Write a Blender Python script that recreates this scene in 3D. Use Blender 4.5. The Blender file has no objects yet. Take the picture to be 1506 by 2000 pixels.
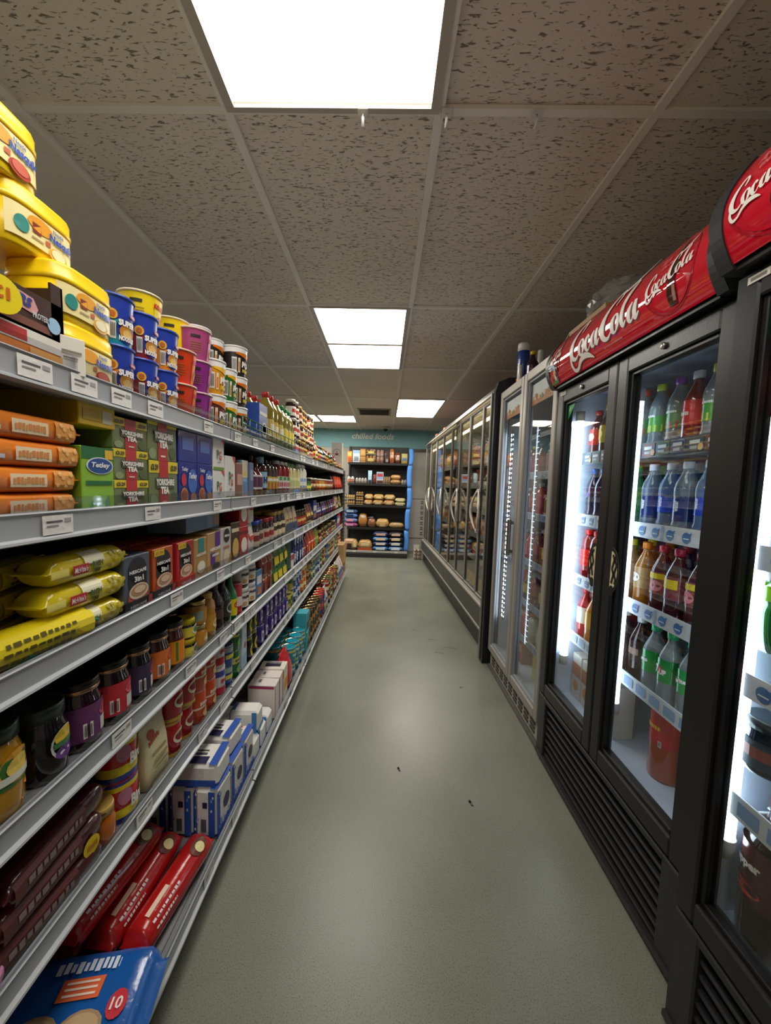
import bpy, math, random
from mathutils import Matrix, Vector, Euler

SC = bpy.context.scene
COL = SC.collection
RND = random.Random(11)
PI = math.pi

# ------------------------------------------------------------------ camera
H_CAM, F_PX = 1.25, 757.02
pitch, yaw, roll = 0.085389, -0.019422, -0.027096
cd = bpy.data.cameras.new('camera')
cam = bpy.data.objects.new('camera', cd)
COL.objects.link(cam)
cp, sp, cy, sy = math.cos(pitch), math.sin(pitch), math.cos(yaw), math.sin(yaw)
fwd = Vector((sy * cp, cy * cp, -sp))
rgt = Vector((cy, -sy, 0))
dwn = fwd.cross(rgt)
r2 = math.cos(roll) * rgt + math.sin(roll) * dwn
d2 = -math.sin(roll) * rgt + math.cos(roll) * dwn
m = Matrix((r2, -d2, -fwd)).transposed().to_4x4()
m.translation = (0, 0, H_CAM)
cam.matrix_world = m
cd.sensor_fit = 'HORIZONTAL'
cd.sensor_width = 36
cd.lens = 36 * F_PX / 1506
cd.shift_x = (753 - 734.31) / 1506
cd.shift_y = (1013.28 - 1000) / 1506
cd.clip_start = 0.02
SC.camera = cam

# ------------------------------------------------------------------ world, exposure
LAMP = 5.5            # ceiling panels
TUBE = 4.2            # cooler tubes
LED = 28.0            # dotted strips
EXPOSURE = 1.3
world = bpy.data.worlds.new('world')
SC.world = world
world.use_nodes = True
world.node_tree.nodes['Background'].inputs['Color'].default_value = (0.9, 0.95, 1, 1)
world.node_tree.nodes['Background'].inputs['Strength'].default_value = 0.05
vs = SC.view_settings
vs.view_transform = 'Standard'
vs.look = 'None'
vs.exposure = EXPOSURE
vs.gamma = 1
vs.use_curve_mapping = False
cyc = SC.cycles
cyc.max_bounces = 8
cyc.diffuse_bounces = 6
cyc.glossy_bounces = 4
cyc.transmission_bounces = 6
cyc.transparent_max_bounces = 24
cyc.sample_clamp_indirect = 4
cyc.use_denoising = True
cyc.caustics_reflective = False
cyc.caustics_refractive = False


# ------------------------------------------------------------------ helpers
def K(h):
    """hex colour to linear rgb"""
    o = []
    for i in (0, 2, 4):
        c = int(h[i:i + 2], 16) / 255
        o.append(c / 12.92 if c <= .04045 else ((c + .055) / 1.055) ** 2.4)
    return tuple(o)


def new_mat(name):
    m = bpy.data.materials.new(name)
    m.use_nodes = True
    nt = m.node_tree
    return m, nt, nt.nodes['Principled BSDF'], nt.nodes['Material Output']


def attr_mat(name, rough=.45, metallic=0., coat=0., bump=None, var=.0, spec=.5):
    """surface whose colour is printed on the faces; optional noise bump"""
    m, nt, b, out = new_mat(name)
    a = nt.nodes.new('ShaderNodeAttribute')
    a.attribute_name = 'Col'
    tc = nt.nodes.new('ShaderNodeTexCoord')
    nz = nt.nodes.new('ShaderNodeTexNoise')
    nz.inputs['Scale'].default_value = bump[0] if bump else 40
    nz.inputs['Detail'].default_value = 3
    nt.links.new(tc.outputs['Object'], nz.inputs['Vector'])
    mr = nt.nodes.new('ShaderNodeMapRange')
    mr.inputs['To Min'].default_value = rough * .75
    mr.inputs['To Max'].default_value = min(1, rough * 1.3)
    nt.links.new(nz.outputs['Fac'], mr.inputs['Value'])
    nt.links.new(mr.outputs['Result'], b.inputs['Roughness'])
    nt.links.new(a.outputs['Color'], b.inputs['Base Color'])
    b.inputs['Metallic'].default_value = metallic
    b.inputs['Coat Weight'].default_value = coat
    b.inputs['Specular IOR Level'].default_value = spec
    if bump:
        bp = nt.nodes.new('ShaderNodeBump')
        bp.inputs['Strength'].default_value = bump[1]
        bp.inputs['Distance'].default_value = bump[2]
        nt.links.new(nz.outputs['Fac'], bp.inputs['Height'])
        nt.links.new(bp.outputs['Normal'], b.inputs['Normal'])
    return m


def solid_mat(name, col, rough=.5, metallic=0., bump=None, spec=.5, vary=.08, coat=0.):
    m, nt, b, out = new_mat(name)
    tc = nt.nodes.new('ShaderNodeTexCoord')
    nz = nt.nodes.new('ShaderNodeTexNoise')
    nz.inputs['Scale'].default_value = bump[0] if bump else 9
    nz.inputs['Detail'].default_value = 4
    nt.links.new(tc.outputs['Object'], nz.inputs['Vector'])
    mx = nt.nodes.new('ShaderNodeMix')
    mx.data_type = 'RGBA'
    mx.inputs[6].default_value = (*[c * (1 - vary) for c in col], 1)
    mx.inputs[7].default_value = (*[min(1, c * (1 + vary)) for c in col], 1)
    nt.links.new(nz.outputs['Fac'], mx.inputs[0])
    nt.links.new(mx.outputs[2], b.inputs['Base Color'])
    b.inputs['Roughness'].default_value = rough
    b.inputs['Metallic'].default_value = metallic
    b.inputs['Specular IOR Level'].default_value = spec
    b.inputs['Coat Weight'].default_value = coat
    if bump:
        bp = nt.nodes.new('ShaderNodeBump')
        bp.inputs['Strength'].default_value = bump[1]
        bp.inputs['Distance'].default_value = bump[2]
        nt.links.new(nz.outputs['Fac'], bp.inputs['Height'])
        nt.links.new(bp.outputs['Normal'], b.inputs['Normal'])
    return m


def clear_mat(name, tint=(.93, .95, .95), rough=0., attr=False, ior=1.5, body=0.):
    """thin clear sheet: fresnel mix of transparency and mirror gloss"""
    m, nt, b, out = new_mat(name)
    nt.nodes.remove(b)
    tr = nt.nodes.new('ShaderNodeBsdfTransparent')
    tr.inputs['Color'].default_value = (*tint, 1)
    gl = nt.nodes.new('ShaderNodeBsdfGlossy')
    gl.inputs['Roughness'].default_value = rough
    ge = nt.nodes.new('ShaderNodeNewGeometry')
    io = nt.nodes.new('ShaderNodeMapRange')
    io.inputs['To Min'].default_value = ior
    io.inputs['To Max'].default_value = 1 / ior
    nt.links.new(ge.outputs['Backfacing'], io.inputs['Value'])
    fr = nt.nodes.new('ShaderNodeFresnel')
    nt.links.new(io.outputs['Result'], fr.inputs['IOR'])
    base = tr
    if attr:
        a = nt.nodes.new('ShaderNodeAttribute')
        a.attribute_name = 'Col'
        nt.links.new(a.outputs['Color'], tr.inputs['Color'])
    if body:
        di = nt.nodes.new('ShaderNodeBsdfDiffuse')
        if attr:
            nt.links.new(a.outputs['Color'], di.inputs['Color'])
        mb = nt.nodes.new('ShaderNodeMixShader')
        mb.inputs[0].default_value = body
        nt.links.new(tr.outputs[0], mb.inputs[1])
        nt.links.new(di.outputs[0], mb.inputs[2])
        base = mb
    mx = nt.nodes.new('ShaderNodeMixShader')
    nt.links.new(fr.outputs[0], mx.inputs[0])
    nt.links.new(base.outputs[0], mx.inputs[1])
    nt.links.new(gl.outputs[0], mx.inputs[2])
    nt.links.new(mx.outputs[0], out.inputs['Surface'])
    return m


def lamp_mat(name, col, strength):
    m, nt, b, out = new_mat(name)
    nt.nodes.remove(b)
    e = nt.nodes.new('ShaderNodeEmission')
    e.inputs['Color'].default_value = (*col, 1)
    e.inputs['Strength'].default_value = strength
    nt.links.new(e.outputs[0], out.inputs['Surface'])
    return m


M = {
    'card': attr_mat('printed_card', .42),
    'plastic': attr_mat('moulded_plastic', .3),
    'film': attr_mat('shiny_film', .2, bump=(38, .3, .005), coat=.3),
    'paper': attr_mat('matt_paper', .65, bump=(60, .35, .004)),
    'metal': attr_mat('bare_metal', .28, metallic=1.),
    'gloss': attr_mat('glossy_filled_glass', .06, coat=.6),
    'acrylic': attr_mat('glossy_acrylic', .07, coat=.8),
    'food': attr_mat('baked_food', .6, bump=(45, .6, .006)),
    'pet': clear_mat('clear_bottle_plastic', attr=True, rough=.03, body=.35),
    'pane': clear_mat('cooler_glass', (.95, .97, .96)),
    'film_clear': clear_mat('crinkled_clear_film', (.9, .9, .88), rough=.12, attr=True, body=.3),
    'pane_double': clear_mat('double_glazing', (.93, .95, .94), ior=2.0),
    'riser': clear_mat('clear_shelf_riser', (.86, .87, .9), rough=.05),
    'black': attr_mat('black_powder_coat', .38),
    'steel': attr_mat('brushed_steel', .34, metallic=.85, bump=(160, .08, .001)),
    'lamp': lamp_mat('lamp_diffuser', (1, .95, .85), LAMP),
    'lamp_far': lamp_mat('bright_lamp_diffuser', (1, .935, .81), LAMP * 1.55),  # far panels set stronger and warmer to lift the back of the aisle
    'lamp_near': lamp_mat('dimmed_near_lamp_diffuser', (1, .955, .87), LAMP * .64),  # near panels set weaker so the near floor stays darker
    'tube': lamp_mat('cool_white_tube', (.72, .88, 1), TUBE),
    'tube_soft': lamp_mat('dim_cool_tube', (.66, .82, 1), TUBE * .5),
    'tube_dim': lamp_mat('faint_cool_strip', (.8, .9, 1), .7),
    'led': lamp_mat('led_dot', (.85, .93, 1), LED),
    'warm': lamp_mat('warm_case_lamp', (1, .78, .42), 3.0),
}


class G:
    """polygon collector: vertices, faces, printed face colours, material slots"""

    def __init__(s):
        s.v, s.f, s.c, s.m, s.sm, s.T = [], [], [], [], [], None
        s.nv = 1

    def add(s, vs, fs, col, mat='card', smooth=False):
        o = len(s.v)
        T = s.T
        for p in vs:
            s.v.append(tuple(T @ Vector(p)) if T else tuple(p))
        multi = isinstance(col, list)
        for i, f in enumerate(fs):
            s.f.append([o + k for k in f])
            s.c.append(col[i] if multi else col)
            s.m.append(mat)
            s.sm.append(smooth)
        return s

    def box(s, c, d, col, mat='card', bev=0.):
        x, y, z = c
        a, b, e = d[0] / 2, d[1] / 2, d[2] / 2
        if bev <= 0:
            vs = [(x + i * a, y + j * b, z + k * e) for k in (-1, 1) for j in (-1, 1) for i in (-1, 1)]
            fs = [(0, 2, 3, 1), (4, 5, 7, 6), (0, 1, 5, 4), (2, 6, 7, 3), (0, 4, 6, 2), (1, 3, 7, 5)]
            return s.add(vs, fs, col, mat)
        r = min(bev, a * .95, b * .95, e * .95)
        vs, idx = [], {}
        for i in (-1, 1):
            for j in (-1, 1):
                for k in (-1, 1):
                    for ax in range(3):
                        p = [x + i * (a - r), y + j * (b - r), z + k * (e - r)]
                        p[ax] += (i, j, k)[ax] * r
                        idx[i, j, k, ax] = len(vs)
                        vs.append(tuple(p))
        fs = []
        for ax in range(3):
            for sgn in (-1, 1):
                q = []
                for (u, w) in ((-1, -1), (1, -1), (1, 1), (-1, 1)):
                    t = [0, 0, 0]
                    t[ax] = sgn
                    t[(ax + 1) % 3] = u
                    t[(ax + 2) % 3] = w
                    q.append(idx[t[0], t[1], t[2], ax])
                fs.append(q if sgn > 0 else q[::-1])
        for ax in range(3):
            b1, b2 = (ax + 1) % 3, (ax + 2) % 3
            for u in (-1, 1):
                for w in (-1, 1):
                    q = []
                    for (t0, wh) in ((-1, b1), (1, b1), (1, b2), (-1, b2)):
                        t = [0, 0, 0]
                        t[ax] = t0
                        t[b1] = u
                        t[b2] = w
                        q.append(idx[t[0], t[1], t[2], wh])
                    fs.append(q if u * w > 0 else q[::-1])
        for i in (-1, 1):
            for j in (-1, 1):
                for k in (-1, 1):
                    q = [idx[i, j, k, 0], idx[i, j, k, 1], idx[i, j, k, 2]]
                    fs.append(q if i * j * k > 0 else q[::-1])
        return s.add(vs, fs, col, mat, False)

    def loft(s, rings, col, mat='card', cap0=True, cap1=True, smooth=True, closed=True):
        n = len(rings[0])
        vs = [p for r in rings for p in r]
        fs, cs = [], []
        for k in range(len(rings) - 1):
            c = col[k] if isinstance(col, list) else col
            for i in range(n if closed else n - 1):
                j = (i + 1) % n
                fs.append((k * n + i, k * n + j, (k + 1) * n + j, (k + 1) * n + i))
                cs.append(c)
        o = len(s.v)
        s.add(vs, fs, cs, mat, smooth)
        for which, k in ((cap0, 0), (cap1, len(rings) - 1)):
            if which:
                q = [o + k * n + i for i in range(n)]
                s.f.append(q[::-1] if k == 0 else q)
                s.c.append((col[0] if k == 0 else col[-1]) if isinstance(col, list) else col)
                s.m.append(mat)
                s.sm.append(False)
        return s

    def lathe(s, prof, col, mat='plastic', n=18, at=(0, 0, 0), cap0=True, cap1=True):
        rings = [[(at[0] + r * math.cos(2 * PI * i / n), at[1] + r * math.sin(2 * PI * i / n), at[2] + z) for i in range(n)] for r, z in prof]
        return s.loft(rings, col, mat, cap0, cap1)

    def tube(s, pts, r, col, mat='metal', n=8):
        rings = []
        pts = [Vector(p) for p in pts]
        for i, p in enumerate(pts):
            t = (pts[min(i + 1, len(pts) - 1)] - pts[max(i - 1, 0)]).normalized()
            a = t.cross(Vector((0, 0, 1)))
            if a.length < .05:
                a = t.cross(Vector((0, 1, 0)))
            a.normalize()
            b = t.cross(a)
            rr = r[i] if isinstance(r, list) else r
            rings.append([tuple(p - rr * (math.cos(2 * PI * k / n) * a + math.sin(2 * PI * k / n) * b)) for k in range(n)])
        return s.loft(rings, col, mat)

    # ---- printing on a surface S(u, v, o): u to the right, v up, o outwards
    def rect(s, S, u0, u1, v0, v1, col, o=.0006, n=1, mat='card'):
        if s.nv > 1 or n > 1:
            return s.grid(S, u0, u1, v0, v1, n, s.nv, col, o, mat, False)
        vs, fs = [], []
        for k in range(n + 1):
            u = u0 + (u1 - u0) * k / n
            vs += [S(u, v0, o), S(u, v1, o)]
        for k in range(n):
            fs.append((2 * k, 2 * k + 2, 2 * k + 3, 2 * k + 1))
        return s.add(vs, fs, col, mat)

    def grid(s, S, u0, u1, v0, v1, nu, nv, col, o=.0006, mat='card', smooth=True):
        vs = [S(u0 + (u1 - u0) * i / nu, v0 + (v1 - v0) * j / nv, o) for j in range(nv + 1) for i in range(nu + 1)]
        w = nu + 1
        fs = [(j * w + i, j * w + i + 1, (j + 1) * w + i + 1, (j + 1) * w + i) for j in range(nv) for i in range(nu)]
        return s.add(vs, fs, col, mat, smooth)

    def disc(s, S, u, v, ru, rv, col, o=.001, n=18, mat='card', a0=0, a1=2 * PI):
        full = abs(a1 - a0 - 2 * PI) < 1e-6
        k = n if full else n + 1
        vs = [S(u, v, o)] + [S(u + ru * math.cos(a0 + (a1 - a0) * i / n), v + rv * math.sin(a0 + (a1 - a0) * i / n), o) for i in range(k)]
        fs = [(0, 1 + i, 1 + (i + 1) % k) for i in range(n if full else n)]
        return s.add(vs, fs, col, mat)

    def ring(s, S, u, v, r0, r1, col, o=.001, n=24, asp=1., a0=0, a1=2 * PI, mat='card'):
        vs, fs = [], []
        for i in range(n + 1):
            a = a0 + (a1 - a0) * i / n
            vs += [S(u + r0 * math.cos(a), v + r0 * asp * math.sin(a), o), S(u + r1 * math.cos(a), v + r1 * asp * math.sin(a), o)]
        for i in range(n):
            fs.append((2 * i, 2 * i + 1, 2 * i + 3, 2 * i + 2))
        return s.add(vs, fs, col, mat)

    def poly(s, S, pts, col, o=.001, mat='card'):
        return s.add([S(u, v, o) for u, v in pts], [tuple(range(len(pts)))], col, mat)

    def stroke(s, S, pts, col, o=.0014, sub=6, mat='card', k=1., at=(0, 0)):
        """ribbon of varying width through (u, v, half-width) points"""
        P = []
        for i in range(len(pts) - 1):
            p0, p1, p2, p3 = pts[max(i - 1, 0)], pts[i], pts[i + 1], pts[min(i + 2, len(pts) - 1)]
            for q in range(sub):
                t = q / sub
                P.append([.5 * (2 * p1[d] + (p2[d] - p0[d]) * t + (2 * p0[d] - 5 * p1[d] + 4 * p2[d] - p3[d]) * t * t + (3 * p1[d] - p0[d] - 3 * p2[d] + p3[d]) * t ** 3) for d in range(3)])
        P.append(list(pts[-1]))
        vs, fs = [], []
        for i, p in enumerate(P):
            a, b = P[max(i - 1, 0)], P[min(i + 1, len(P) - 1)]
            dx, dy = b[0] - a[0], b[1] - a[1]
            L = math.hypot(dx, dy) or 1
            nx, ny = -dy / L * max(p[2], .005), dx / L * max(p[2], .005)
            vs += [S(at[0] + k * (p[0] - nx), at[1] + k * (p[1] - ny), o), S(at[0] + k * (p[0] + nx), at[1] + k * (p[1] + ny), o)]
        for i in range(len(P) - 1):
            fs.append((2 * i, 2 * i + 2, 2 * i + 3, 2 * i + 1))
        return s.add(vs, fs, col, mat)

    def text(s, S, txt, u, v, h, col, w=None, o=.0012, bold=.02, shear=0., rot=0., mat='card'):
        vs, fs, bw, bh = glyphs(txt, bold, shear)
        ky = h / bh
        kx = (w / bw) if w else ky
        ca, sa = math.cos(rot), math.sin(rot)
        pts = []
        for x, y in vs:
            x, y = x * kx, y * ky
            pts.append(S(u + ca * x - sa * y, v + sa * x + ca * y, o))
        return s.add(pts, fs, col, mat)

    def mesh(s, name):
        me = bpy.data.meshes.new(name)
        me.from_pydata(s.v, [], s.f)
        slots = list(dict.fromkeys(s.m))
        for k in slots:
            me.materials.append(M[k])
        me.polygons.foreach_set('material_index', [slots.index(k) for k in s.m])
        me.polygons.foreach_set('use_smooth', s.sm)
        at = me.color_attributes.new('Col', 'FLOAT_COLOR', 'CORNER')
        buf = []
        for f, c in zip(s.f, s.c):
            buf += [c[0], c[1], c[2], 1.] * len(f)
        at.data.foreach_set('color', buf)
        me.update()
        return me


_GL = {}


def glyphs(txt, bold, shear):
    key = (txt, bold, shear)
    if key not in _GL:
        cu = bpy.data.curves.new('lettering', 'FONT')
        cu.body = txt
        cu.resolution_u = 2
        cu.offset = bold
        cu.shear = shear
        ob = bpy.data.objects.new('lettering', cu)
        me = ob.to_mesh()
        vs = [(p.co.x, p.co.y) for p in me.vertices]
        fs = [tuple(p.vertices) for p in me.polygons]
        # keep every face turned outwards
        fx = []
        for f in fs:
            a, b, c = vs[f[0]], vs[f[1]], vs[f[2]]
            fx.append(f if (b[0] - a[0]) * (c[1] - a[1]) - (b[1] - a[1]) * (c[0] - a[0]) > 0 else f[::-1])
        ob.to_mesh_clear()
        bpy.data.objects.remove(ob)
        bpy.data.curves.remove(cu)
        x0, x1 = min(p[0] for p in vs), max(p[0] for p in vs)
        y0, y1 = min(p[1] for p in vs), max(p[1] for p in vs)
        _GL[key] = ([(x - (x0 + x1) / 2, y - (y0 + y1) / 2) for x, y in vs], fx, x1 - x0, y1 - y0)
    return _GL[key]


def S_front(y):
    return lambda u, v, o: (u, y - o, v)


def S_left(x):
    return lambda u, v, o: (x - o, -u, v)


def S_right(x):
    return lambda u, v, o: (x + o, u, v)


def S_top(z):
    return lambda u, v, o: (u, v, z + o)


def S_cyl(r, cx=0, cy=0):
    def f(u, v, o):
        q = r(v) if callable(r) else r
        q0 = r(0.05) if callable(r) else r
        return (cx + (q + o) * math.sin(u / q0), cy - (q + o) * math.cos(u / q0), v)
    return f


def S_sup(w, d, e):
    def f(u, v, o):
        q = max(0., 1 - abs(min(1, abs(2 * u / w))) ** e) ** (1 / e)
        t = abs(2 * u / w) ** 6
        return (u + o * t * (1 if u > 0 else -1), -d / 2 * q - o * (1 - .5 * t), v)
    return f


def sup(w, d, z, e=4., n=24, cx=0., cy=0.):
    o = []
    for i in range(n):
        a = 2 * PI * i / n
        c, q = math.cos(a), math.sin(a)
        o.append((cx + w / 2 * math.copysign(abs(c) ** (2 / e), c), cy + d / 2 * math.copysign(abs(q) ** (2 / e), q), z))
    return o


def link(name, g, parent=None, loc=None, rotz=None):
    me = g.mesh(name) if isinstance(g, G) else g
    o = bpy.data.objects.new(name, me)
    COL.objects.link(o)
    if parent:
        o.parent = parent
    if loc:
        o.location = loc
    if rotz is not None:
        o.rotation_euler = (0, 0, rotz)
    return o


_SEEN = {}


def tag(o, label, cat, group=None):
    n = len(label.replace(',', ' ').split())
    if n > 16 or n < 4:
        print('LABEL LENGTH', n, label)
    if label in _SEEN:
        print('LABEL TWICE', label)
    _SEEN[label] = 1
    o['label'] = label
    o['category'] = cat
    if group:
        o['group'] = group
    return o


def empty(name, loc=(0, 0, 0), rotz=0., label=None, cat=None, group=None):
    o = bpy.data.objects.new(name, None)
    o.empty_display_size = .05
    COL.objects.link(o)
    o.location = loc
    o.rotation_euler = (0, 0, rotz)
    if label:
        tag(o, label, cat, group)
    return o


def struct(name, g, parent=None):
    o = link(name, g, parent)
    o['kind'] = 'structure'
    return o


class Kind:
    """one kind of goods: a body mesh plus part meshes, copied for every piece on the shelves"""

    def __init__(s, name, desc, cat, body, parts=(), size=(.08, .08, .1)):
        s.name, s.desc, s.cat, s.size = name, desc, cat, size
        s.body = body.mesh(name)
        s.parts = [(n, g.mesh(n)) for n, g in parts]

    def put(s, loc, rotz, label, group=None, tilt=None):
        o = bpy.data.objects.new(s.name, s.body)
        COL.objects.link(o)
        o.location = loc
        o.rotation_euler = (tilt[0], tilt[1], rotz) if tilt else (0, 0, rotz)
        for n, me in s.parts:
            c = bpy.data.objects.new(n, me)
            COL.objects.link(c)
            c.parent = o
        return tag(o, label, s.cat, group)


ORD = ['nearest', 'second', 'third', 'fourth', 'fifth', 'sixth', 'seventh', 'eighth', 'ninth', 'tenth', 'eleventh', 'twelfth', 'thirteenth', 'fourteenth', 'fifteenth', 'sixteenth', 'seventeenth', 'eighteenth', 'nineteenth', 'twentieth']
TIERS = {1: [''], 2: ['lower', 'upper'], 3: ['bottom', 'middle', 'top'], 4: ['lowest', 'second up', 'third up', 'topmost']}
ROWS = ['front row', 'second row', 'third row']

# ================================================================== the room
CEIL = 2.306
GX0, GY0, TW, TL = -1.0755, 1.183, .6, 1.2      # ceiling grid origin and tile size
XL, XR, YF, YB = -3.4755, 1.62, -2.417, 7.5

# floor: grey-green safety vinyl
m, nt, b, out = new_mat('safety_vinyl')
tc = nt.nodes.new('ShaderNodeTexCoord')
n1 = nt.nodes.new('ShaderNodeTexNoise'); n1.inputs['Scale'].default_value = 300; n1.inputs['Detail'].default_value = 2
n2 = nt.nodes.new('ShaderNodeTexNoise'); n2.inputs['Scale'].default_value = 2.2; n2.inputs['Detail'].default_value = 5
n3 = nt.nodes.new('ShaderNodeTexNoise'); n3.inputs['Scale'].default_value = 160; n3.inputs['Detail'].default_value = 3
for n in (n1, n2, n3):
    nt.links.new(tc.outputs['Object'], n.inputs['Vector'])
cr = nt.nodes.new('ShaderNodeValToRGB')
cr.color_ramp.elements[0].position = .3
cr.color_ramp.elements[0].color = (*K('74776b'), 1)
cr.color_ramp.elements[1].position = .72
cr.color_ramp.elements[1].color = (*K('828579'), 1)
nt.links.new(n2.outputs['Fac'], cr.inputs['Fac'])
c2 = nt.nodes.new('ShaderNodeValToRGB')
c2.color_ramp.elements[0].position = .34
c2.color_ramp.elements[0].color = (.42, .42, .40, 1)
c2.color_ramp.elements[1].position = .46
c2.color_ramp.elements[1].color = (1, 1, 1, 1)
nt.links.new(n1.outputs['Fac'], c2.inputs['Fac'])
mx = nt.nodes.new('ShaderNodeMix'); mx.data_type = 'RGBA'; mx.blend_type = 'MULTIPLY'; mx.inputs[0].default_value = .75
nt.links.new(cr.outputs[0], mx.inputs[6]); nt.links.new(c2.outputs[0], mx.inputs[7])
nt.links.new(mx.outputs[2], b.inputs['Base Color'])
mr = nt.nodes.new('ShaderNodeMapRange'); mr.inputs['To Min'].default_value = .26; mr.inputs['To Max'].default_value = .42
nt.links.new(n2.outputs['Fac'], mr.inputs['Value']); nt.links.new(mr.outputs[0], b.inputs['Roughness'])
bp = nt.nodes.new('ShaderNodeBump'); bp.inputs['Strength'].default_value = .2; bp.inputs['Distance'].default_value = .001
nt.links.new(n3.outputs['Fac'], bp.inputs['Height']); nt.links.new(bp.outputs[0], b.inputs['Normal'])
b.inputs['Specular IOR Level'].default_value = .38
M['vinyl'] = m

# ceiling tiles: fissured and plain
def tile_mat(name, fiss):
    m, nt, b, out = new_mat(name)
    tc = nt.nodes.new('ShaderNodeTexCoord')
    mp = nt.nodes.new('ShaderNodeMapping')
    mp.inputs['Scale'].default_value = (46, 150, 40)
    nt.links.new(tc.outputs['Object'], mp.inputs['Vector'])
    nz = nt.nodes.new('ShaderNodeTexNoise'); nz.inputs['Scale'].default_value = 1.
    nz.inputs['Detail'].default_value = 2.5; nz.inputs['Distortion'].default_value = .55
    nt.links.new(mp.outputs[0], nz.inputs['Vector'])
    cr = nt.nodes.new('ShaderNodeValToRGB')
    cr.color_ramp.elements[0].position = .60
    cr.color_ramp.elements[0].color = (1, 1, 1, 1)
    cr.color_ramp.elements[1].position = .68
    cr.color_ramp.elements[1].color = (.34, .3, .27, 1)
    nt.links.new(nz.outputs['Fac'], cr.inputs['Fac'])
    n2 = nt.nodes.new('ShaderNodeTexNoise'); n2.inputs['Scale'].default_value = 1.3; n2.inputs['Detail'].default_value = 6
    nt.links.new(tc.outputs['Object'], n2.inputs['Vector'])
    c2 = nt.nodes.new('ShaderNodeValToRGB')
    c2.color_ramp.elements[0].position = .3; c2.color_ramp.elements[0].color = (*K('e2d9ce'), 1)
    c2.color_ramp.elements[1].position = .75; c2.color_ramp.elements[1].color = (*K('ede6dc'), 1)
    nt.links.new(n2.outputs['Fac'], c2.inputs['Fac'])
    mx = nt.nodes.new('ShaderNodeMix'); mx.data_type = 'RGBA'; mx.blend_type = 'MULTIPLY'; mx.inputs[0].default_value = fiss
    nt.links.new(c2.outputs[0], mx.inputs[6]); nt.links.new(cr.outputs[0], mx.inputs[7])
    nt.links.new(mx.outputs[2], b.inputs['Base Color'])
    b.inputs['Roughness'].default_value = .9
    b.inputs['Specular IOR Level'].default_value = .15
    bp = nt.nodes.new('ShaderNodeBump'); bp.inputs['Strength'].default_value = fiss; bp.inputs['Distance'].default_value = .004
    nt.links.new(cr.outputs[0], bp.inputs['Height']); nt.links.new(bp.outputs[0], b.inputs['Normal'])
    return m


M['tile_fissured'] = tile_mat('fissured_ceiling_tile', 1.)
M['tile_plain'] = tile_mat('plain_ceiling_tile', .12)
M['grid'] = solid_mat('painted_grid_bar', K('f0ece6'), .5)
M['wall_grey'] = solid_mat('grey_wall_panel', K('bab6b0'), .6)
M['wall_teal'] = solid_mat('teal_painted_band', K('86bcc4'), .55)
M['wall_dark'] = solid_mat('shop_wall_paint', K('c4bfb6'), .7)

g = G(); g.add([(XL, YF, 0), (XR, YF, 0), (XR, YB, 0), (XL, YB, 0)], [(0, 1, 2, 3)], K('888888'), 'vinyl')
floor = struct('floor', g)

LAMPS = []   # (x0, y0) of each 600 mm lamp panel
for cx, cy in ((1, .583), (1, -.017), (1, 2.383), (1, 2.983), (2, 4.783), (2, 5.383), (0, 5.983), (-1, 5.983), (-3, .583), (-3, -.017), (-3, -1.217), (1, -1.817)):  # last four are unseen extras, added for more light on the ceiling
    LAMPS.append((GX0 + .6 * cx, cy))


def is_lamp(x, y):
    return any(abs(x - a - .3) < .2 and abs(y - c - .3) < .2 for a, c in LAMPS)


g = G()
ix0, ix1 = round((XL - GX0) / TW), 5
for i in range(ix0, ix1):
    for j in range(-6, 11):      # half tiles of 600 mm
        x0, x1 = GX0 + TW * i, min(GX0 + TW * (i + 1), XR)
        y0, y1 = GY0 + .6 * j, min(GY0 + .6 * (j + 1), YB)
        if x1 <= x0 or y1 <= y0 or is_lamp((x0 + x1) / 2, (y0 + y1) / 2):
            continue
        kind = 'tile_plain' if (y0 > 3.5 or (i < 0 and y0 > 1.1)) else 'tile_fissured'
        dz = .002 * ((i * 7 + (j // 2) * 3) % 3)
        z = CEIL + dz
        g.add([(x0, y0, z), (x0, y1, z), (x1, y1, z), (x1, y0, z)], [(0, 1, 2, 3)], K('aaaaaa'), kind)
g.box(((XL + XR) / 2, (YF + YB) / 2, CEIL + .13), (XR - XL, YB - YF, .04), K('404040'), 'wall_dark')
ceiling = struct('ceiling', g)
g = G()
for i in range(ix0, ix1):
    g.box((GX0 + TW * i, (YF + YB) / 2, CEIL - .004), (.026, YB - YF, .012), K('cccccc'), 'grid')
j = -3
while GY0 + 1.2 * j < YB:
    g.box(((XL + XR) / 2, GY0 + 1.2 * j, CEIL - .003), (XR - XL, .024, .011), K('cccccc'), 'grid')
    j += 1
struct('ceiling_grid_trim', g, ceiling)

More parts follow.
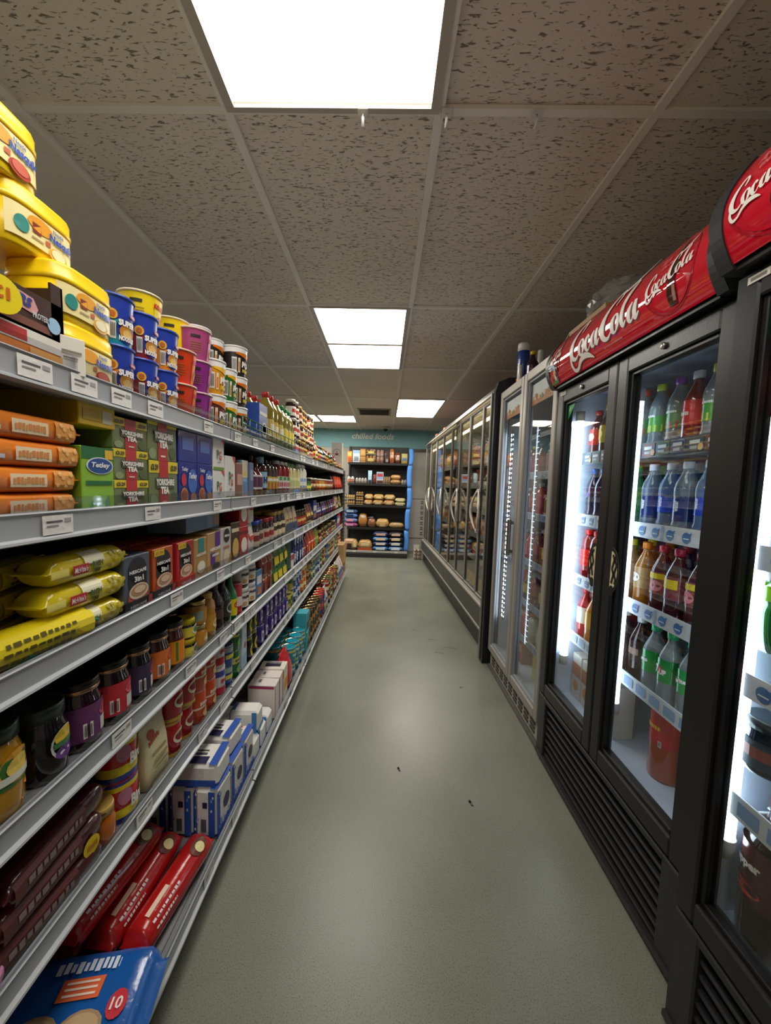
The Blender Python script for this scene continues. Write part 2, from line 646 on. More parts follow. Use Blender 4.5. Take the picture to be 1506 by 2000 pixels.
LB = ['nearest lamp panel in the suspended ceiling, above the aisle',
      'lamp panel directly overhead, behind the nearest one',
      'middle pair of lamp panels, its larger nearer square',
      'middle pair of lamp panels, its farther square with a dim corner',
      'right-hand lamp pair near the freezers, its nearer square',
      'right-hand lamp pair near the freezers, its farther square',
      'far lamp panel beyond the shelves, next to the teal wall and the vent',
      'far lamp panel partly hidden behind the oil bottles',
      'added unseen lamp panel over the neighbouring aisle, beyond the left frame edge', 'second added unseen lamp panel over the neighbouring aisle to the left', 'third added unseen lamp panel over the neighbouring aisle, behind the camera', 'added unseen lamp panel in the ceiling well behind the camera']
for (x0, y0), lb in zip(LAMPS, LB):
    o = empty('ceiling_light', (x0 + .3, y0 + .3, CEIL - .008), 0, lb, 'ceiling light', 'square lamp panels in the ceiling')
    g = G()
    for sx, sy2, w, d in ((0, -.2925, .6, .016), (0, .2925, .6, .016), (-.2875, 0, .025, .568), (.2875, 0, .025, .568)):
        g.box((sx, sy2, .004), (w, d, .02), K('b8b2a8'), 'plastic')
    link('frame', g, o)
    g = G(); g.add([(-.275, -.28, .006), (-.275, .28, .006), (.275, .28, .006), (.275, -.28, .006)], [(0, 1, 2, 3)], K('ffffff'), 'lamp' if x0 < -2 or y0 < -1 else 'lamp_near' if y0 < 1 else ('lamp' if y0 < 4 else 'lamp_far'))
    link('diffuser', g, o)

# walls
def wall_box(name, x0, x1, y0, y1, z0, z1, mat):
    g = G(); g.box(((x0 + x1) / 2, (y0 + y1) / 2, (z0 + z1) / 2), (x1 - x0, y1 - y0, z1 - z0), K('888888'), mat)
    return struct(name, g)


wb = wall_box('wall_back', XL, XR, YB, YB + .1, 0, CEIL + .1, 'wall_grey')
g = G(); g.box(((XL + XR) / 2, YB - .006, (1.965 + CEIL) / 2), (XR - XL, .012, CEIL - 1.965), K('6f9c9e'), 'wall_teal')
struct('teal_wall_panel', g, wb)
g = G(); g.box((.85, YB - .012, 1.935), (.76, .024, .05), K('4a3a2c'), 'black')
struct('picture_rail_trim', g, wb)
g = G()
g.box((.62, YB - .01, 1.45), (.34, .02, .86), K('cdc8c0'), 'wall_grey', .003)
g.box((.62, YB - .012, .62), (.34, .02, .72), K('b4afa8'), 'wall_grey', .003)
for i in range(7):
    for q in (0, .035):
        g.box((.735, YB - .024, .33 + i * .1 + q), (.05, .004, .012), K('111111'), 'black')
struct('slotted_wall_panel', g, wb)
g = G(); S = lambda u, v, o: (u, YB - .014 - o, v)
g.text(S, 'chilled foods', -.245, 2.185, .112, K('f6f1e6'), w=.80, bold=.016, shear=.22, o=.002)
link('sign_lettering', g, wb)
wall_box('wall_left', XL - .1, XL, YF, YB, 0, CEIL + .1, 'wall_dark')
wall_box('wall_right', XR, XR + .1, YF, YB, 0, CEIL + .1, 'wall_dark')
wall_box('wall_front', XL, XR, YF - .1, YF, 0, CEIL + .1, 'wall_dark')

# vent, dome camera, hooks
o = empty('air_vent', (-.175, 5.68, CEIL - .004), 0, 'dark grille air vent in the ceiling before the teal wall', 'vent')
g = G()
for sx, sy2, w, d in ((0, -.22, .46, .025), (0, .22, .46, .025), (-.22, 0, .025, .44), (.22, 0, .025, .44)):
    g.box((sx, sy2, 0), (w, d, .012), K('8d857b'), 'plastic', .003)
link('frame', g, o)
g = G(); g.box((0, 0, .001), (.42, .42, .004), K('1a1613'), 'black')
for i in range(12):
    g.box((0, -.19 + i * .0345, -.002), (.42, .006, .008), K('4b4239'), 'plastic')
link('grille', g, o)
o = empty('dome_camera', (-.01, 7.12, CEIL - .002), 0, 'small dome security camera on the ceiling above the sign', 'camera')
g = G(); g.lathe([(.0, -.035), (.055, -.03), (.062, 0)], K('cfcac0'), 'plastic', 20); link('housing', g, o)
g = G(); g.lathe([(.0, -.075), (.025, -.07), (.042, -.05), (.048, -.032)], K('15130f'), 'gloss', 20); link('dome', g, o)
for hx, lb in ((-.09, 'white plastic sign hook on the ceiling bar under the nearest lamp'),
               (.144, 'white plastic sign hook where two ceiling bars cross'),
               (.394, 'small clear hook on the ceiling bar, third from the left')):
    g = G()
    g.box((0, 0, -.004), (.03, .03, .006), K('d9d6d0'), 'plastic', .002)
    g.tube([(0, 0, -.005), (0, -.004, -.02), (0, .006, -.034), (0, .016, -.03), (0, .014, -.02)], .0035, K('e6e3dc'), 'plastic', 8)
    tag(link('ceiling_hook', g, None, (hx, 1.18, CEIL - .009)), lb, 'hook', 'hooks on the ceiling grid')

# ================================================================== kinds of goods
# every kind: front faces -Y, width along X, origin at the middle of its base
W_, BK = K('f4f2ec'), K('141210')


def carton(name, desc, cat, w, d, h, col, deco=None, side=None, top=None, bev=.0015, mat='card'):
    g = G()
    g.box((0, 0, h / 2), (w, d, h), col, mat, bev)
    F = S_front(-d / 2)
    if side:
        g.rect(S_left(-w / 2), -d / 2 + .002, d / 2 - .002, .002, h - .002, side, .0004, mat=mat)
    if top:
        g.rect(S_top(h), -w / 2 + .002, w / 2 - .002, -d / 2 + .002, d / 2 - .002, top, .0004, mat=mat)
    if deco:
        deco(g, F, w, h, d)
    return Kind(name, desc, cat, g, (), (w, d, h))


def pot(name, desc, cat, rb, rt, h, col, band=None, deco=None, lid='e8e6e0', rim='ececec', body_top=None):
    g = G()
    prof = [(rb * .96, 0), (rb, .004)]
    cols = [col]
    zs = [.06, .55, .8, .93]
    for k, t in enumerate(zs):
        prof.append((rb + (rt - rb) * t, h * t))
        cols.append(col if (not body_top or t < .85) else body_top)
    prof += [(rt * 1.0, h * .955), (rt * 1.045, h * .962), (rt * 1.045, h * .99), (rt * 1.02, h)]
    cols += [body_top or col, K(rim), K(rim), K(rim)]
    g.lathe(prof, cols, 'plastic', 22)
    S = S_cyl(lambda v: rb + (rt - rb) * v / h)
    if band:
        for (v0, v1, c) in band:
            g.grid(S, -PI * rb * .98, PI * rb * .98, v0 * h, v1 * h, 22, 1, c, .0005, 'plastic')
    if deco:
        deco(g, S, rb, h)
    l = G()
    l.lathe([(0, h + .0008), (rt * 1.03, h + .0008), (rt * 1.05, h - .002)], K(lid), 'metal' if lid == 'c9c9c9' else 'plastic', 22, cap1=False)
    return Kind(name, desc, cat, g, (('lid', l),), (rt * 2.1, rt * 2.1, h))


def jar(name, desc, cat, r, h, body, lid, lab=None, deco=None, lid_h=.018, neck=.86, v0=.12, v1=.62, lid_mat='plastic'):
    g = G()
    hb = h - lid_h
    g.lathe([(r * .85, 0), (r * .97, .004), (r, .012), (r, hb * .72), (r * .97, hb * .8), (r * neck, hb * .93), (r * neck, hb)], body, 'gloss', 22)
    l = G()
    rl = r * (neck + .06)
    l.lathe([(rl, hb - .001), (rl, h - .004), (rl * .97, h), (rl * .9, h), (rl * .85, h - .001), (0, h - .001)], [lid, lid, lid, lid, lid], lid_mat, 22)
    parts = [('lid', l)]
    if lab:
        t = G()
        S = S_cyl(r)
        t.grid(S, -PI * r * .8, PI * r * .8, v0 * h, v1 * h, 20, 1, lab, .0006, 'paper')
        if deco:
            deco(t, S, r, h)
        parts.append(('label', t))
    return Kind(name, desc, cat, g, parts, (2 * r, 2 * r, h))


def bottle(name, desc, cat, r, h, body, cap, lab=None, deco=None, mat='gloss', shape='slim', capr=.36, v0=.2, v1=.55, cap_h=.1):
    g = G()
    P = {'slim': [(.8, 0), (.98, .012), (1, .03), (1, .56), (.94, .64), (.62, .76), (.38, .84), (.36, .9)],
         'wide': [(.82, 0), (.98, .012), (1, .03), (1, .62), (.95, .7), (.7, .8), (.42, .87), (.4, .9)],
         'waist': [(.82, 0), (1, .02), (1, .16), (.93, .2), (.93, .5), (1, .54), (1, .62), (.9, .7), (.55, .82), (.4, .88), (.4, .9)],
         'long': [(.8, 0), (1, .02), (1, .48), (.9, .55), (.5, .66), (.34, .74), (.32, .9)],
         'squeeze': [(.8, 0), (1, .02), (1, .5), (.92, .6), (.98, .7), (.85, .82), (.6, .88), (.5, .9)]}[shape]
    k = 1 - cap_h
    g.lathe([(r * a, h * b * k / .9) for a, b in P], body, mat, 18)
    c = G()
    rc = r * capr * 1.12
    c.lathe([(rc, h * k - .002), (rc, h - .003), (rc * .92, h), (0, h)], cap, 'plastic', 14)
    parts = [('cap', c)]
    if lab:
        t = G()
        q = .94 if shape == 'waist' else 1.
        S = S_cyl(r * q)
        t.grid(S, -PI * r * q, PI * r * q, v0 * h, v1 * h, 18, 1, lab, .0008, 'film')
        if deco:
            deco(t, S, r, h)
        parts.append(('label', t))
    return Kind(name, desc, cat, g, parts, (2 * r, 2 * r, h))


def can(name, desc, cat, r, h, col, deco=None, band=None, lid='b9b7b0'):
    g = G()
    g.lathe([(r * .94, 0), (r, .003), (r, h - .004), (r * .96, h - .001)], col, 'film', 20)
    S = S_cyl(r)
    for (a, b2, c) in band or ():
        g.grid(S, -PI * r, PI * r, a * h, b2 * h, 20, 1, c, .0005, 'film')
    if deco:
        deco(g, S, r, h)
    l = G()
    l.lathe([(r * .97, h - .002), (r * .99, h + .001), (r * .93, h + .001), (r * .9, h - .002), (r * .5, h - .0015), (0, h - .0015)], K(lid), 'metal', 20, cap0=False)
    return Kind(name, desc, cat, g, (('lid', l),), (2 * r, 2 * r, h))


def flowpack(name, desc, cat, w, d, h, col, deco=None, mat='film', end=None, e=3.2, ends=.018, lump=0, axis='x'):
    """sealed film pack lying down: rounded body between two crimped end fins"""
    g = G()
    n, K_ = 20, 9
    rings, cols = [], []
    rn = random.Random(sum(map(ord, desc)))
    xs = [-w / 2, -w / 2 + ends * .6, -w / 2 + ends, -w / 2 + ends * 1.7] + [-w / 2 + ends * 1.7 + (w - ends * 3.4) * t / K_ for t in range(1, K_)] + [w / 2 - ends * 1.7, w / 2 - ends, w / 2 - ends * .6, w / 2]
    for k, x in enumerate(xs):
        q = min(k, len(xs) - 1 - k)
        hh = h * (.04, .05, .72, .97)[q] if q < 4 else h * (1 + lump * (rn.random() - .5))
        dd = d * (.9, .88, .93, .99)[q] if q < 4 else d
        if q < 2:
            hh = .004
        ring = sup(dd, hh, 0, e, n)
        rings.append([(x, p[0], p[1] + h / 2) for p in ring])
    for k in range(len(xs) - 1):
        q = min(k, len(xs) - 2 - k)
        cols.append((end or col) if q < 2 else col)
    g.loft(rings, cols, mat)
    if deco:
        g.nv = 4
        deco(g, lambda u, v, o: (u, -d / 2 * max(0., 1 - min(1, abs(2 * v / h - 1)) ** e) ** (1 / e) - .0012 - o, v), w, h, d)
    return Kind(name, desc, cat, g, (), (w, d, h))


def pouch(name, desc, cat, w, d, h, col, deco=None, mat='film', topc=None):
    """standing bag: full at the base, pinched flat at the top seam"""
    g = G()
    rings, cols = [], []
    for t, kw, kd in ((0, .92, .8), (.03, 1, 1), (.3, 1, 1), (.6, .98, .8), (.82, .97, .35), (.9, .98, .08), (1, .98, .05)):
        rings.append(sup(w * kw, d * kd, h * t, 3.5, 20))
        cols.append(topc if (topc and t > .75) else col)
    g.loft(rings, cols[1:], mat)
    if deco:
        S = lambda u, v, o: (u, -d / 2 * (1 if v < h * .35 else max(.1, 1 - (v / h - .35) * 1.6)) - .002 - o, v)
        deco(g, S, w, h, d)
    return Kind(name, desc, cat, g, (), (w, d, h))


def loaf(name, desc, cat, w, d, h, col, film=None, deco=None, e=2.6):
    """rounded loaf in a bag"""
    g = G()
    rn = random.Random(len(desc) * 7)
    rings = []
    K_ = 9
    for k in range(K_ + 1):
        t = k / K_
        s = (max(0., 1 - abs(2 * t - 1) ** 5)) ** .45
        s = max(s, .25)
        ring = sup(d * (.82 + .18 * s), h * s * (1 + .08 * (rn.random() - .5)), 0, e, 18)
        rings.append([(-w / 2 + w * t, p[0], p[1] + h / 2) for p in ring])
    g.loft(rings, col, 'film')
    if deco:
        deco(g, S_front(-d / 2 - .001), w, h, d)
    return Kind(name, desc, cat, g, (), (w, d, h))


# ---- printed fronts
def blocks(*bs):
    """coloured rectangles (u0, u1, v0, v1 as shares of width and height)"""
    def f(g, F, w, h, d=0):
        for i, (a, b2, c, e, col) in enumerate(bs):
            g.rect(F, (a - .5) * w, (b2 - .5) * w, c * h, e * h, K(col), .0006 + .0003 * i)
    return f


def wrap_blocks(*bs):
    """the same on round ware; u as share of the visible half turn"""
    def f(g, S, r, h, d=0):
        for i, (a, b2, c, e, col) in enumerate(bs):
            g.rect(S, (a - .5) * PI * r, (b2 - .5) * PI * r, c * h, e * h, K(col), .0011 + .0004 * i, 6)
    return f


def both(*fs):
    def f(*a):
        for q in fs:
            q(*a)
    return f


def words(txt, u, v, hh, col, ww=None, rot=0., shear=0., bold=.03, o=.002):
    """lettering at a share of the front"""
    def f(g, F, w, h, d=0):
        g.text(F, txt, u * w, v * h, hh * h, K(col), w=ww * w if ww else None, bold=bold, shear=shear, rot=rot, o=o)
    return f


def scrib(u, v, hh, col, ww, rot=0., lines=1):
    """print too small to read: a row of short marks"""
    def f(g, F, w, h, d=0):
        rn = random.Random(int(abs(u * 991 + v * 313 + hh * 77 + ww * 41)) + 3)
        x = -ww / 2
        while x < ww / 2:
            q = ww * rn.uniform(.05, .11)
            dz = rot * x * w / h
            g.rect(F, (u + x) * w, (u + min(x + q, ww / 2)) * w, (v + dz - hh * rn.uniform(.3, .5)) * h, (v + dz + hh * rn.uniform(.25, .5)) * h, K(col), .002)
            x += q + ww * .03
    return f


def wscrib(u, v, hh, col, ww):
    def f(g, S, r, h, d=0):
        scrib(u, v, hh, col, ww)(g, S, r, h)
    return f


def dot(u, v, ru, rv, col, o=.0012):
    def f(g, F, w, h, d=0):
        g.disc(F, u * w, v * h, ru * w, rv * h, K(col), o)
    return f


def wwords(txt, u, v, hh, col, ww, rot=0., shear=0., bold=.03, o=.0022):
    def f(g, S, r, h, d=0):
        g.text(S, txt, u * r, v * h, hh * h, K(col), w=ww * r, bold=bold, shear=shear, rot=rot, o=o)
    return f


def wdot(u, v, ru, rv, col, o=.0016):
    def f(g, S, r, h, d=0):
        g.disc(S, u * r, v * h, ru * r, rv * h, K(col), o)
    return f


def barcode(u, v, w2, h2, o=.0018, round_=False):
    def f(g, F, w, h, d=0):
        k = w
        g.rect(F, (u - w2 / 2) * k, (u + w2 / 2) * k, (v - h2 / 2) * h, (v + h2 / 2) * h, K('e9e6e0'), o)
        n = 9
        for i in range(n):
            x = u - w2 * .42 + w2 * .84 * i / n
            g.rect(F, x * k, (x + w2 * .84 / n * (.3 + .35 * ((i * 5) % 3) / 2)) * k, (v - h2 * .38) * h, (v + h2 * .38) * h, K('1b1a1a'), o + .0004)
    return f

# ================================================================== the long gondola on the left
M['rail'] = attr_mat('ticket_rail_plastic', .3, bump=(6, .03, .002))
M['steelpaint'] = attr_mat('painted_steel', .5)
XU, XB0 = -.55, -.47              # fronts of the upper shelves and of the base shelf
SZ = {1: 1.440, 2: 1.193, 3: .956, 4: .725, 5: .479, 6: .150}
SHELF = {1: 'top shelf', 2: 'second shelf', 3: 'third shelf', 4: 'fourth shelf', 5: 'fifth shelf', 6: 'bottom shelf'}
BAY0, BAYW, NB = .435, .955, 5
BAYN = ['nearest visible bay', 'second bay', 'third bay', 'fourth bay', 'farthest bay', 'bay beside the camera']
RAILC, DECKC = K('a9adb1'), K('85878a')
TICK = random.Random(5)
for b in (0, 1, 2, 3, 4, -1):
    y0 = BAY0 + BAYW * b
    yc, w = y0 + BAYW / 2, BAYW - .006
    o = empty('gondola_bay', (XU - .42, yc, 0), PI / 2, 'steel shelving %s of the long left-hand gondola' % BAYN[b], 'shelving', 'bays of the long gondola')
    g = G(); g.box((0, .005, .77), (w, .012, 1.36), K('3a3b3d'), 'steelpaint'); link('back_panel', g, o)
    g = G(); g.box((0, -.22, .05), (w, .43, .095), K('232323'), 'steelpaint'); link('plinth', g, o)
    for sx in ((-1, 1) if b == -1 else (1,)):
        g = G(); g.box((sx * BAYW / 2, -.02, .72), (.03, .05, 1.43), K('4c4c4c'), 'steelpaint', .003)
        for k in range(26):
            g.box((sx * BAYW / 2, -.046, .1 + k * .05), (.008, .002, .025), K('0c0c0c'), 'steelpaint')
        link('upright_post', g, o)
    for lv in range(1, 7):
        zt = SZ[lv]
        xf = XB0 if lv == 6 else XU
        dep = xf - (XU - .42)
        s = empty('gondola_shelf', (xf, yc, zt), PI / 2, '%s of the long gondola, %s' % (SHELF[lv], BAYN[b]), 'shelf', 'steel shelves of the long gondola')
        g = G()
        g.box((0, dep / 2 + .01, -.022), (w, dep - .03, .02), DECKC, 'steelpaint', .002)
        g.box((0, .03, -.034), (w, .02, .03), DECKC, 'steelpaint')
        link('deck', g, s)
        for q in (-1, 1):
            if lv < 6:
                g = G()
                g.add([(q * (w / 2 - .02), dep - .02, -.03), (q * (w / 2 - .02), .05, -.034), (q * (w / 2 - .02), .05, -.046), (q * (w / 2 - .02), dep - .02, -.11),
                       (q * (w / 2 - .016), dep - .02, -.03), (q * (w / 2 - .016), .05, -.034), (q * (w / 2 - .016), .05, -.046), (q * (w / 2 - .016), dep - .02, -.11)],
                      [(0, 1, 2, 3), (7, 6, 5, 4), (0, 4, 5, 1), (1, 5, 6, 2), (2, 6, 7, 3), (3, 7, 4, 0)], K('55575a'), 'steelpaint')
                link('bracket', g, s)
        # ticket rail: shallow channel with a rolled upper and lower lip
        g = G()
        prof = [(.012, 0), (.004, .001), (0, -.002), (.003, -.006), (.004, -.040), (-.004, -.043), (-.005, -.047), (.004, -.05), (.012, -.05)]
        rings = [[(x, p[0], p[1]) for p in prof] for x in (-w / 2, w / 2)]
        g.loft(rings, RAILC, 'rail', False, False, False)
        for x in (-w / 2, w / 2):
            g.add([(x, p[0], p[1]) for p in prof], [tuple(range(len(prof)))], K('6f7275'), 'rail')
        rl = link('ticket_rail', g, s)
        # clear riser along the top edge
        if lv in (1, 2, 3, 6) or b == 0:
            g = G(); g.box((0, .003, .011), (w, .0016, .024), K('dddddd'), 'riser'); link('clear_riser', g, s)
        # paper tickets in the rail
        n = {0: 2, 1: 4}.get(b, 6)
        if lv == 6:
            n = 3
        xs = sorted(TICK.uniform(-w / 2 + .05, w / 2 - .05) for _ in range(n))
        if b == 0:
            xs = {1: [-.30, -.20, -.10, .02, .3], 2: [-.27, .0, .36], 3: [.10, .38], 4: [-.13, .17, .40], 5: [-.06, .24, .4], 6: [.1, .3]}[lv]
        lastx = -9
        for x in xs:
            if x - lastx < .068:
                continue
            lastx = x
            g = G(); S = lambda u, v, o2: (u, .0015 - o2, v)
            g.rect(S, x - .031, x + .031, -.039, -.007, K('e6e4df'), .001, mat='paper')
            g.rect(S, x - .024, x + .008, -.019, -.016, K('5a5658'), .0016, mat='paper')
            g.rect(S, x - .024, x + .0, -.026, -.0235, K('8b8789'), .0016, mat='paper')
            g.rect(S, x + .012, x + .026, -.02, -.013, K('a09c9e'), .0016, mat='paper')
            link('price_ticket', g, s)
# end frame of the gondola
ye = BAY0 + BAYW * NB
o = empty('gondola_end_frame', (XU - .2, ye + .035, 0), PI / 2, 'slotted dark end post of the long gondola beside the bread shelves', 'shelving')
g = G(); g.box((0, 0, .72), (.012, .42, 1.44), K('3b3b3b'), 'steelpaint'); link('end_panel', g, o)
g = G(); g.box((0, -.20, .72), (.06, .035, 1.44), K('5b5b5b'), 'steelpaint', .003)
for k in range(28):
    for q in (-.012, .012):
        g.box((q, -.2185, .08 + k * .048), (.008, .003, .026), K('0a0a0a'), 'steelpaint')
    g.box((-.0305, -.2, .08 + k * .048), (.003, .012, .026), K('0a0a0a'), 'steelpaint')
link('slotted_post', g, o)
for z in (1.20, 1.05):
    g = G(); g.box((.034, -.19, z), (.003, .05, .1), K('e6d92a'), 'card'); link('yellow_ticket', g, o)


def deck(lv):
    return SZ[lv] - .011


def place(lv, y, kd, x=None, z=0., label=None, rot=0., group=None, tilt=None):
    xf = (XB0 if lv == 6 else XU) - .014
    xx = xf - kd.size[1] / 2 if x is None else x
    return kd.put((xx, y, deck(lv) + z), PI / 2 + rot, label or '%s on the %s' % (kd.desc, SHELF[lv]), group, tilt)


def run(lv, y0, kd, n=1, tiers=1, rows=1, gap=.004, xoff=0., jit=.004, step=None, tag2=None, th=None, rj=.06, skip=None, xrow=None):
    """n pieces along the shelf from y0, stacked and ranked behind one another"""
    w, d, h = kd.size
    st = step or (w + gap)
    shelf = tag2 or SHELF[lv]
    grp = 'row of %ss' % kd.desc if n * tiers * rows > 1 else None
    for r in range(rows):
        for k in range(n):
            for t in range(tiers):
                if skip and (r, k, t) in skip:
                    continue
                bits = [kd.desc]
                if tiers > 1:
                    bits.append(TIERS[tiers][t])
                if rows > 1:
                    bits.append(ROWS[r])
                if n > 1:
                    bits.append(ORD[k] + (' along' if k else ''))
                bits.append(shelf)
                xf = (XB0 if lv == 6 else XU) - .014 - xoff - r * (xrow or (d + .006))
                kd.put((xf - d / 2 - abs(RND.gauss(0, jit)), y0 + w / 2 + k * st + RND.uniform(-.001, .001), deck(lv) + t * (th or h) + .0005),
                       PI / 2 + RND.uniform(-rj, rj), ', '.join(bits), grp)
    return y0 + n * st


def mix(lv, y0, y1, kinds, tiers=1, rows=1, gap=.003, xoff=0., seed=1, run_len=(1, 3)):
    """a crowded stretch: short runs of different goods until y1"""
    rn = random.Random(seed)
    cnt = {}
    y, kd, left = y0, None, 0
    while True:
        if left <= 0:
            kd = rn.choice([q for q in kinds if q is not kd] or kinds)
            left = rn.randint(*run_len)
        left -= 1
        w, d, h = kd.size
        if y + w > y1:
            return y
        n = cnt[kd.desc] = cnt.get(kd.desc, 0) + 1
        tt = tiers if h < .13 else max(1, tiers - 1)
        for r in range(rows):
            for t in range(tt):
                bits = [kd.desc]
                if tt > 1:
                    bits.append(TIERS[tt][t])
                if rows > 1:
                    bits.append(ROWS[r])
                bits += ['%s along' % (ORD[n - 1] if n > 1 else 'first'), SHELF[lv]]
                xf = (XB0 if lv == 6 else XU) - .014 - xoff - r * (d + .006)
                kd.put((xf - d / 2 - abs(rn.gauss(0, .006)), y + w / 2, deck(lv) + t * (h + .0005) + .0005), PI / 2 + rn.uniform(-.12, .12), ', '.join(bits), 'row of %ss' % kd.desc)
        y += w + gap

# ================================================================== goods on the left: TOP SHELF
YEL, BLU = K('f3cf12'), K('1d3f9e')


def choc_tub(name, desc, cat, variant):
    w, d, h = .15, .115, .097
    g = G()
    g.loft([sup(w * .92, d * .9, 0), sup(w * .95, d * .93, .004), sup(w * .975, d * .96, h * .7)], YEL, 'plastic')
    F = S_sup(w * .97, d * .96, 4.)
    cream = K('f7e9a6')
    g.grid(F, -w * .43, w * .44, .014, h * .66, 16, 1, cream, .0012)
    if variant:
        g.disc(F, -.045, .036, .011, .013, K('2f8f86'), .0026)
        g.rect(F, -.028, -.012, .034, .05, K('8a2f1c'), .0024)
        g.rect(F, -.03, -.008, .024, .027, K('b09a78'), .0024)
    g.disc(F, -.012, .05, .024, .012, K('efa62a'), .0024, 14)
    g.disc(F, .022, .018, .02, .012, K('e9b64a') if variant else K('b83a22'), .0024, 14)
    g.disc(F, .022, .02, .015, .009, K('f8ecc4') if variant else K('d86a52'), .003, 14)
    g.rect(F, -.004, .006, .026, .034, K('c9653a'), .0024)
    g.text(F, 'Nesquik', .030, .042, .017, K('2c52b8'), w=.052, bold=.05, o=.0036)
    g.text(F, 'Nestlé', .022, .056, .007, K('2c52b8'), w=.022, o=.0036)
    l = G()
    l.loft([sup(w * .985, d * .975, h * .68), sup(w * 1.0, d, h * .70), sup(w * 1.0, d, h * .77), sup(w * .98, d * .97, h * .785), sup(w * .985, d * .975, h * .94), sup(w * .96, d * .95, h * .99), sup(w * .9, d * .86, h * .985)], K('f5d013'), 'plastic')
    return Kind(name, desc, cat, g, (('lid', l),), (w, d, h))


tubA = choc_tub('cocoa_tub', 'yellow drinking-powder tub', 'tub', True)
tubB = choc_tub('cocoa_tub', 'yellow drinking-powder tub', 'tub', False)
grp = 'yellow drinking-powder tubs'
H1 = .0971
place(1, .757, tubB, None, 0, 'yellow powder tub at the bottom of the front stack, beside blue noodle pots', group=grp)
place(1, .755, tubA, None, H1, 'yellow powder tub on top of the front two-high stack beside blue noodle pots', group=grp)
place(1, .60, tubA, -.705, 0, 'yellow powder tub on the shelf behind the brown bar tray', group=grp)
place(1, .60, tubB, -.705, H1, 'yellow powder tub second up behind the brown bar tray', group=grp)
place(1, .70, tubA, -.655, 2 * H1, 'yellow powder tub straddling two stacks, with teal seal and brown square', group=grp)
place(1, .632, tubB, -.655, 3 * H1, 'topmost yellow powder tub, almost touching the upper left frame edge', group=grp)

cb = carton('biscuit_carton', 'low orange and white carton under the brown tray', 'carton', .19, .1, .05, K('e8873c'), blocks((0, 1, .55, 1, 'e9e4da'), (.3, .6, .6, .95, 'c23a34'), (.62, .95, .1, .5, 'f0b060')))
place(1, .595, cb)
g = G()
tw, td, th = .16, .075, .092
for x, w2 in ((-tw / 2 + .002, .004), (tw / 2 - .002, .004)):
    g.box((x, 0, th / 2), (w2, td, th), K('3b231b'), 'card')
g.box((0, td / 2 - .002, th / 2), (tw, .004, th), K('c9a77a'), 'card')
g.box((0, 0, .002), (tw, td, .004), K('8b6a48'), 'card')
g.box((0, -td / 2 + .002, .03), (tw, .004, .06), K('3b231b'), 'card')
g.box((tw / 2 - .012, -td / 2 + .002, th / 2), (.024, .004, th), K('3b231b'), 'card')
F = S_front(-td / 2)
g.poly(F, [(-.07, .036), (.025, .026), (.03, .036), (.022, .05), (-.07, .06)], K('d9a0a0'), .001)
g.text(F, 'SNICKERS', -.024, .044, .016, K('233a8c'), w=.085, bold=.05, rot=-.1, shear=.2, o=.002)
g.text(F, 'PROTEIN', .034, .026, .009, K('cfd4d8'), w=.03, o=.002)
g.disc(F, .058, .022, .013, .013, K('9dc4e6'), .002)
g.rect(F, -.06, .05, .004, .016, K('7c4a3c'), .001)
tag(link('bar_tray', g, None, (XU - .014 - td / 2, .606, deck(1) + .0505), PI / 2), 'dark brown open bar tray printed with white and blue lettering', 'tray')
bars = carton('snack_bar', 'brown wrapped snack bar', 'snack bar', .03, .062, .05, K('4a2a20'), None)
for k in range(4):
    bars.put((XU - .055, .55 + k * .034, deck(1) + .055), PI / 2, 'brown snack bar in the brown tray, %s from its near end' % (ORD[k] if k else 'first'), 'snack bars in the brown tray')
g = G(); S = S_front(0)
g.disc(S, 0, 0, .027, .027, K('f2dc1c'), .001, 24)
g.text(S, '£1', 0, .003, .018, K('d06a1c'), w=.022, bold=.05, o=.002)
g.disc(lambda u, v, o: (-u, o, v), 0, 0, .027, .027, K('f2dc1c'), .001, 24)
tag(link('price_disc', g, None, (XU - .006, .567, deck(1) + .08), PI / 2 - .25), 'round yellow price disc hanging at the front of the top shelf', 'price tag')
g = G(); S = S_front(0)
g.box((0, .003, .032), (.045, .004, .064), K('e8e4d8'), 'card', .001)
g.rect(S, -.014, .016, .036, .04, K('8b8478'), .001); g.rect(S, -.012, .01, .026, .029, K('8b8478'), .001)
g.box((-.026, .01, .022), (.012, .016, .05), K('d7d4cc'), 'plastic', .001)
tag(link('card_holder', g, None, (XU - .006, .69, deck(1) + .002), PI / 2 - .5), 'white price card in a clear holder beside the brown tray', 'price tag')


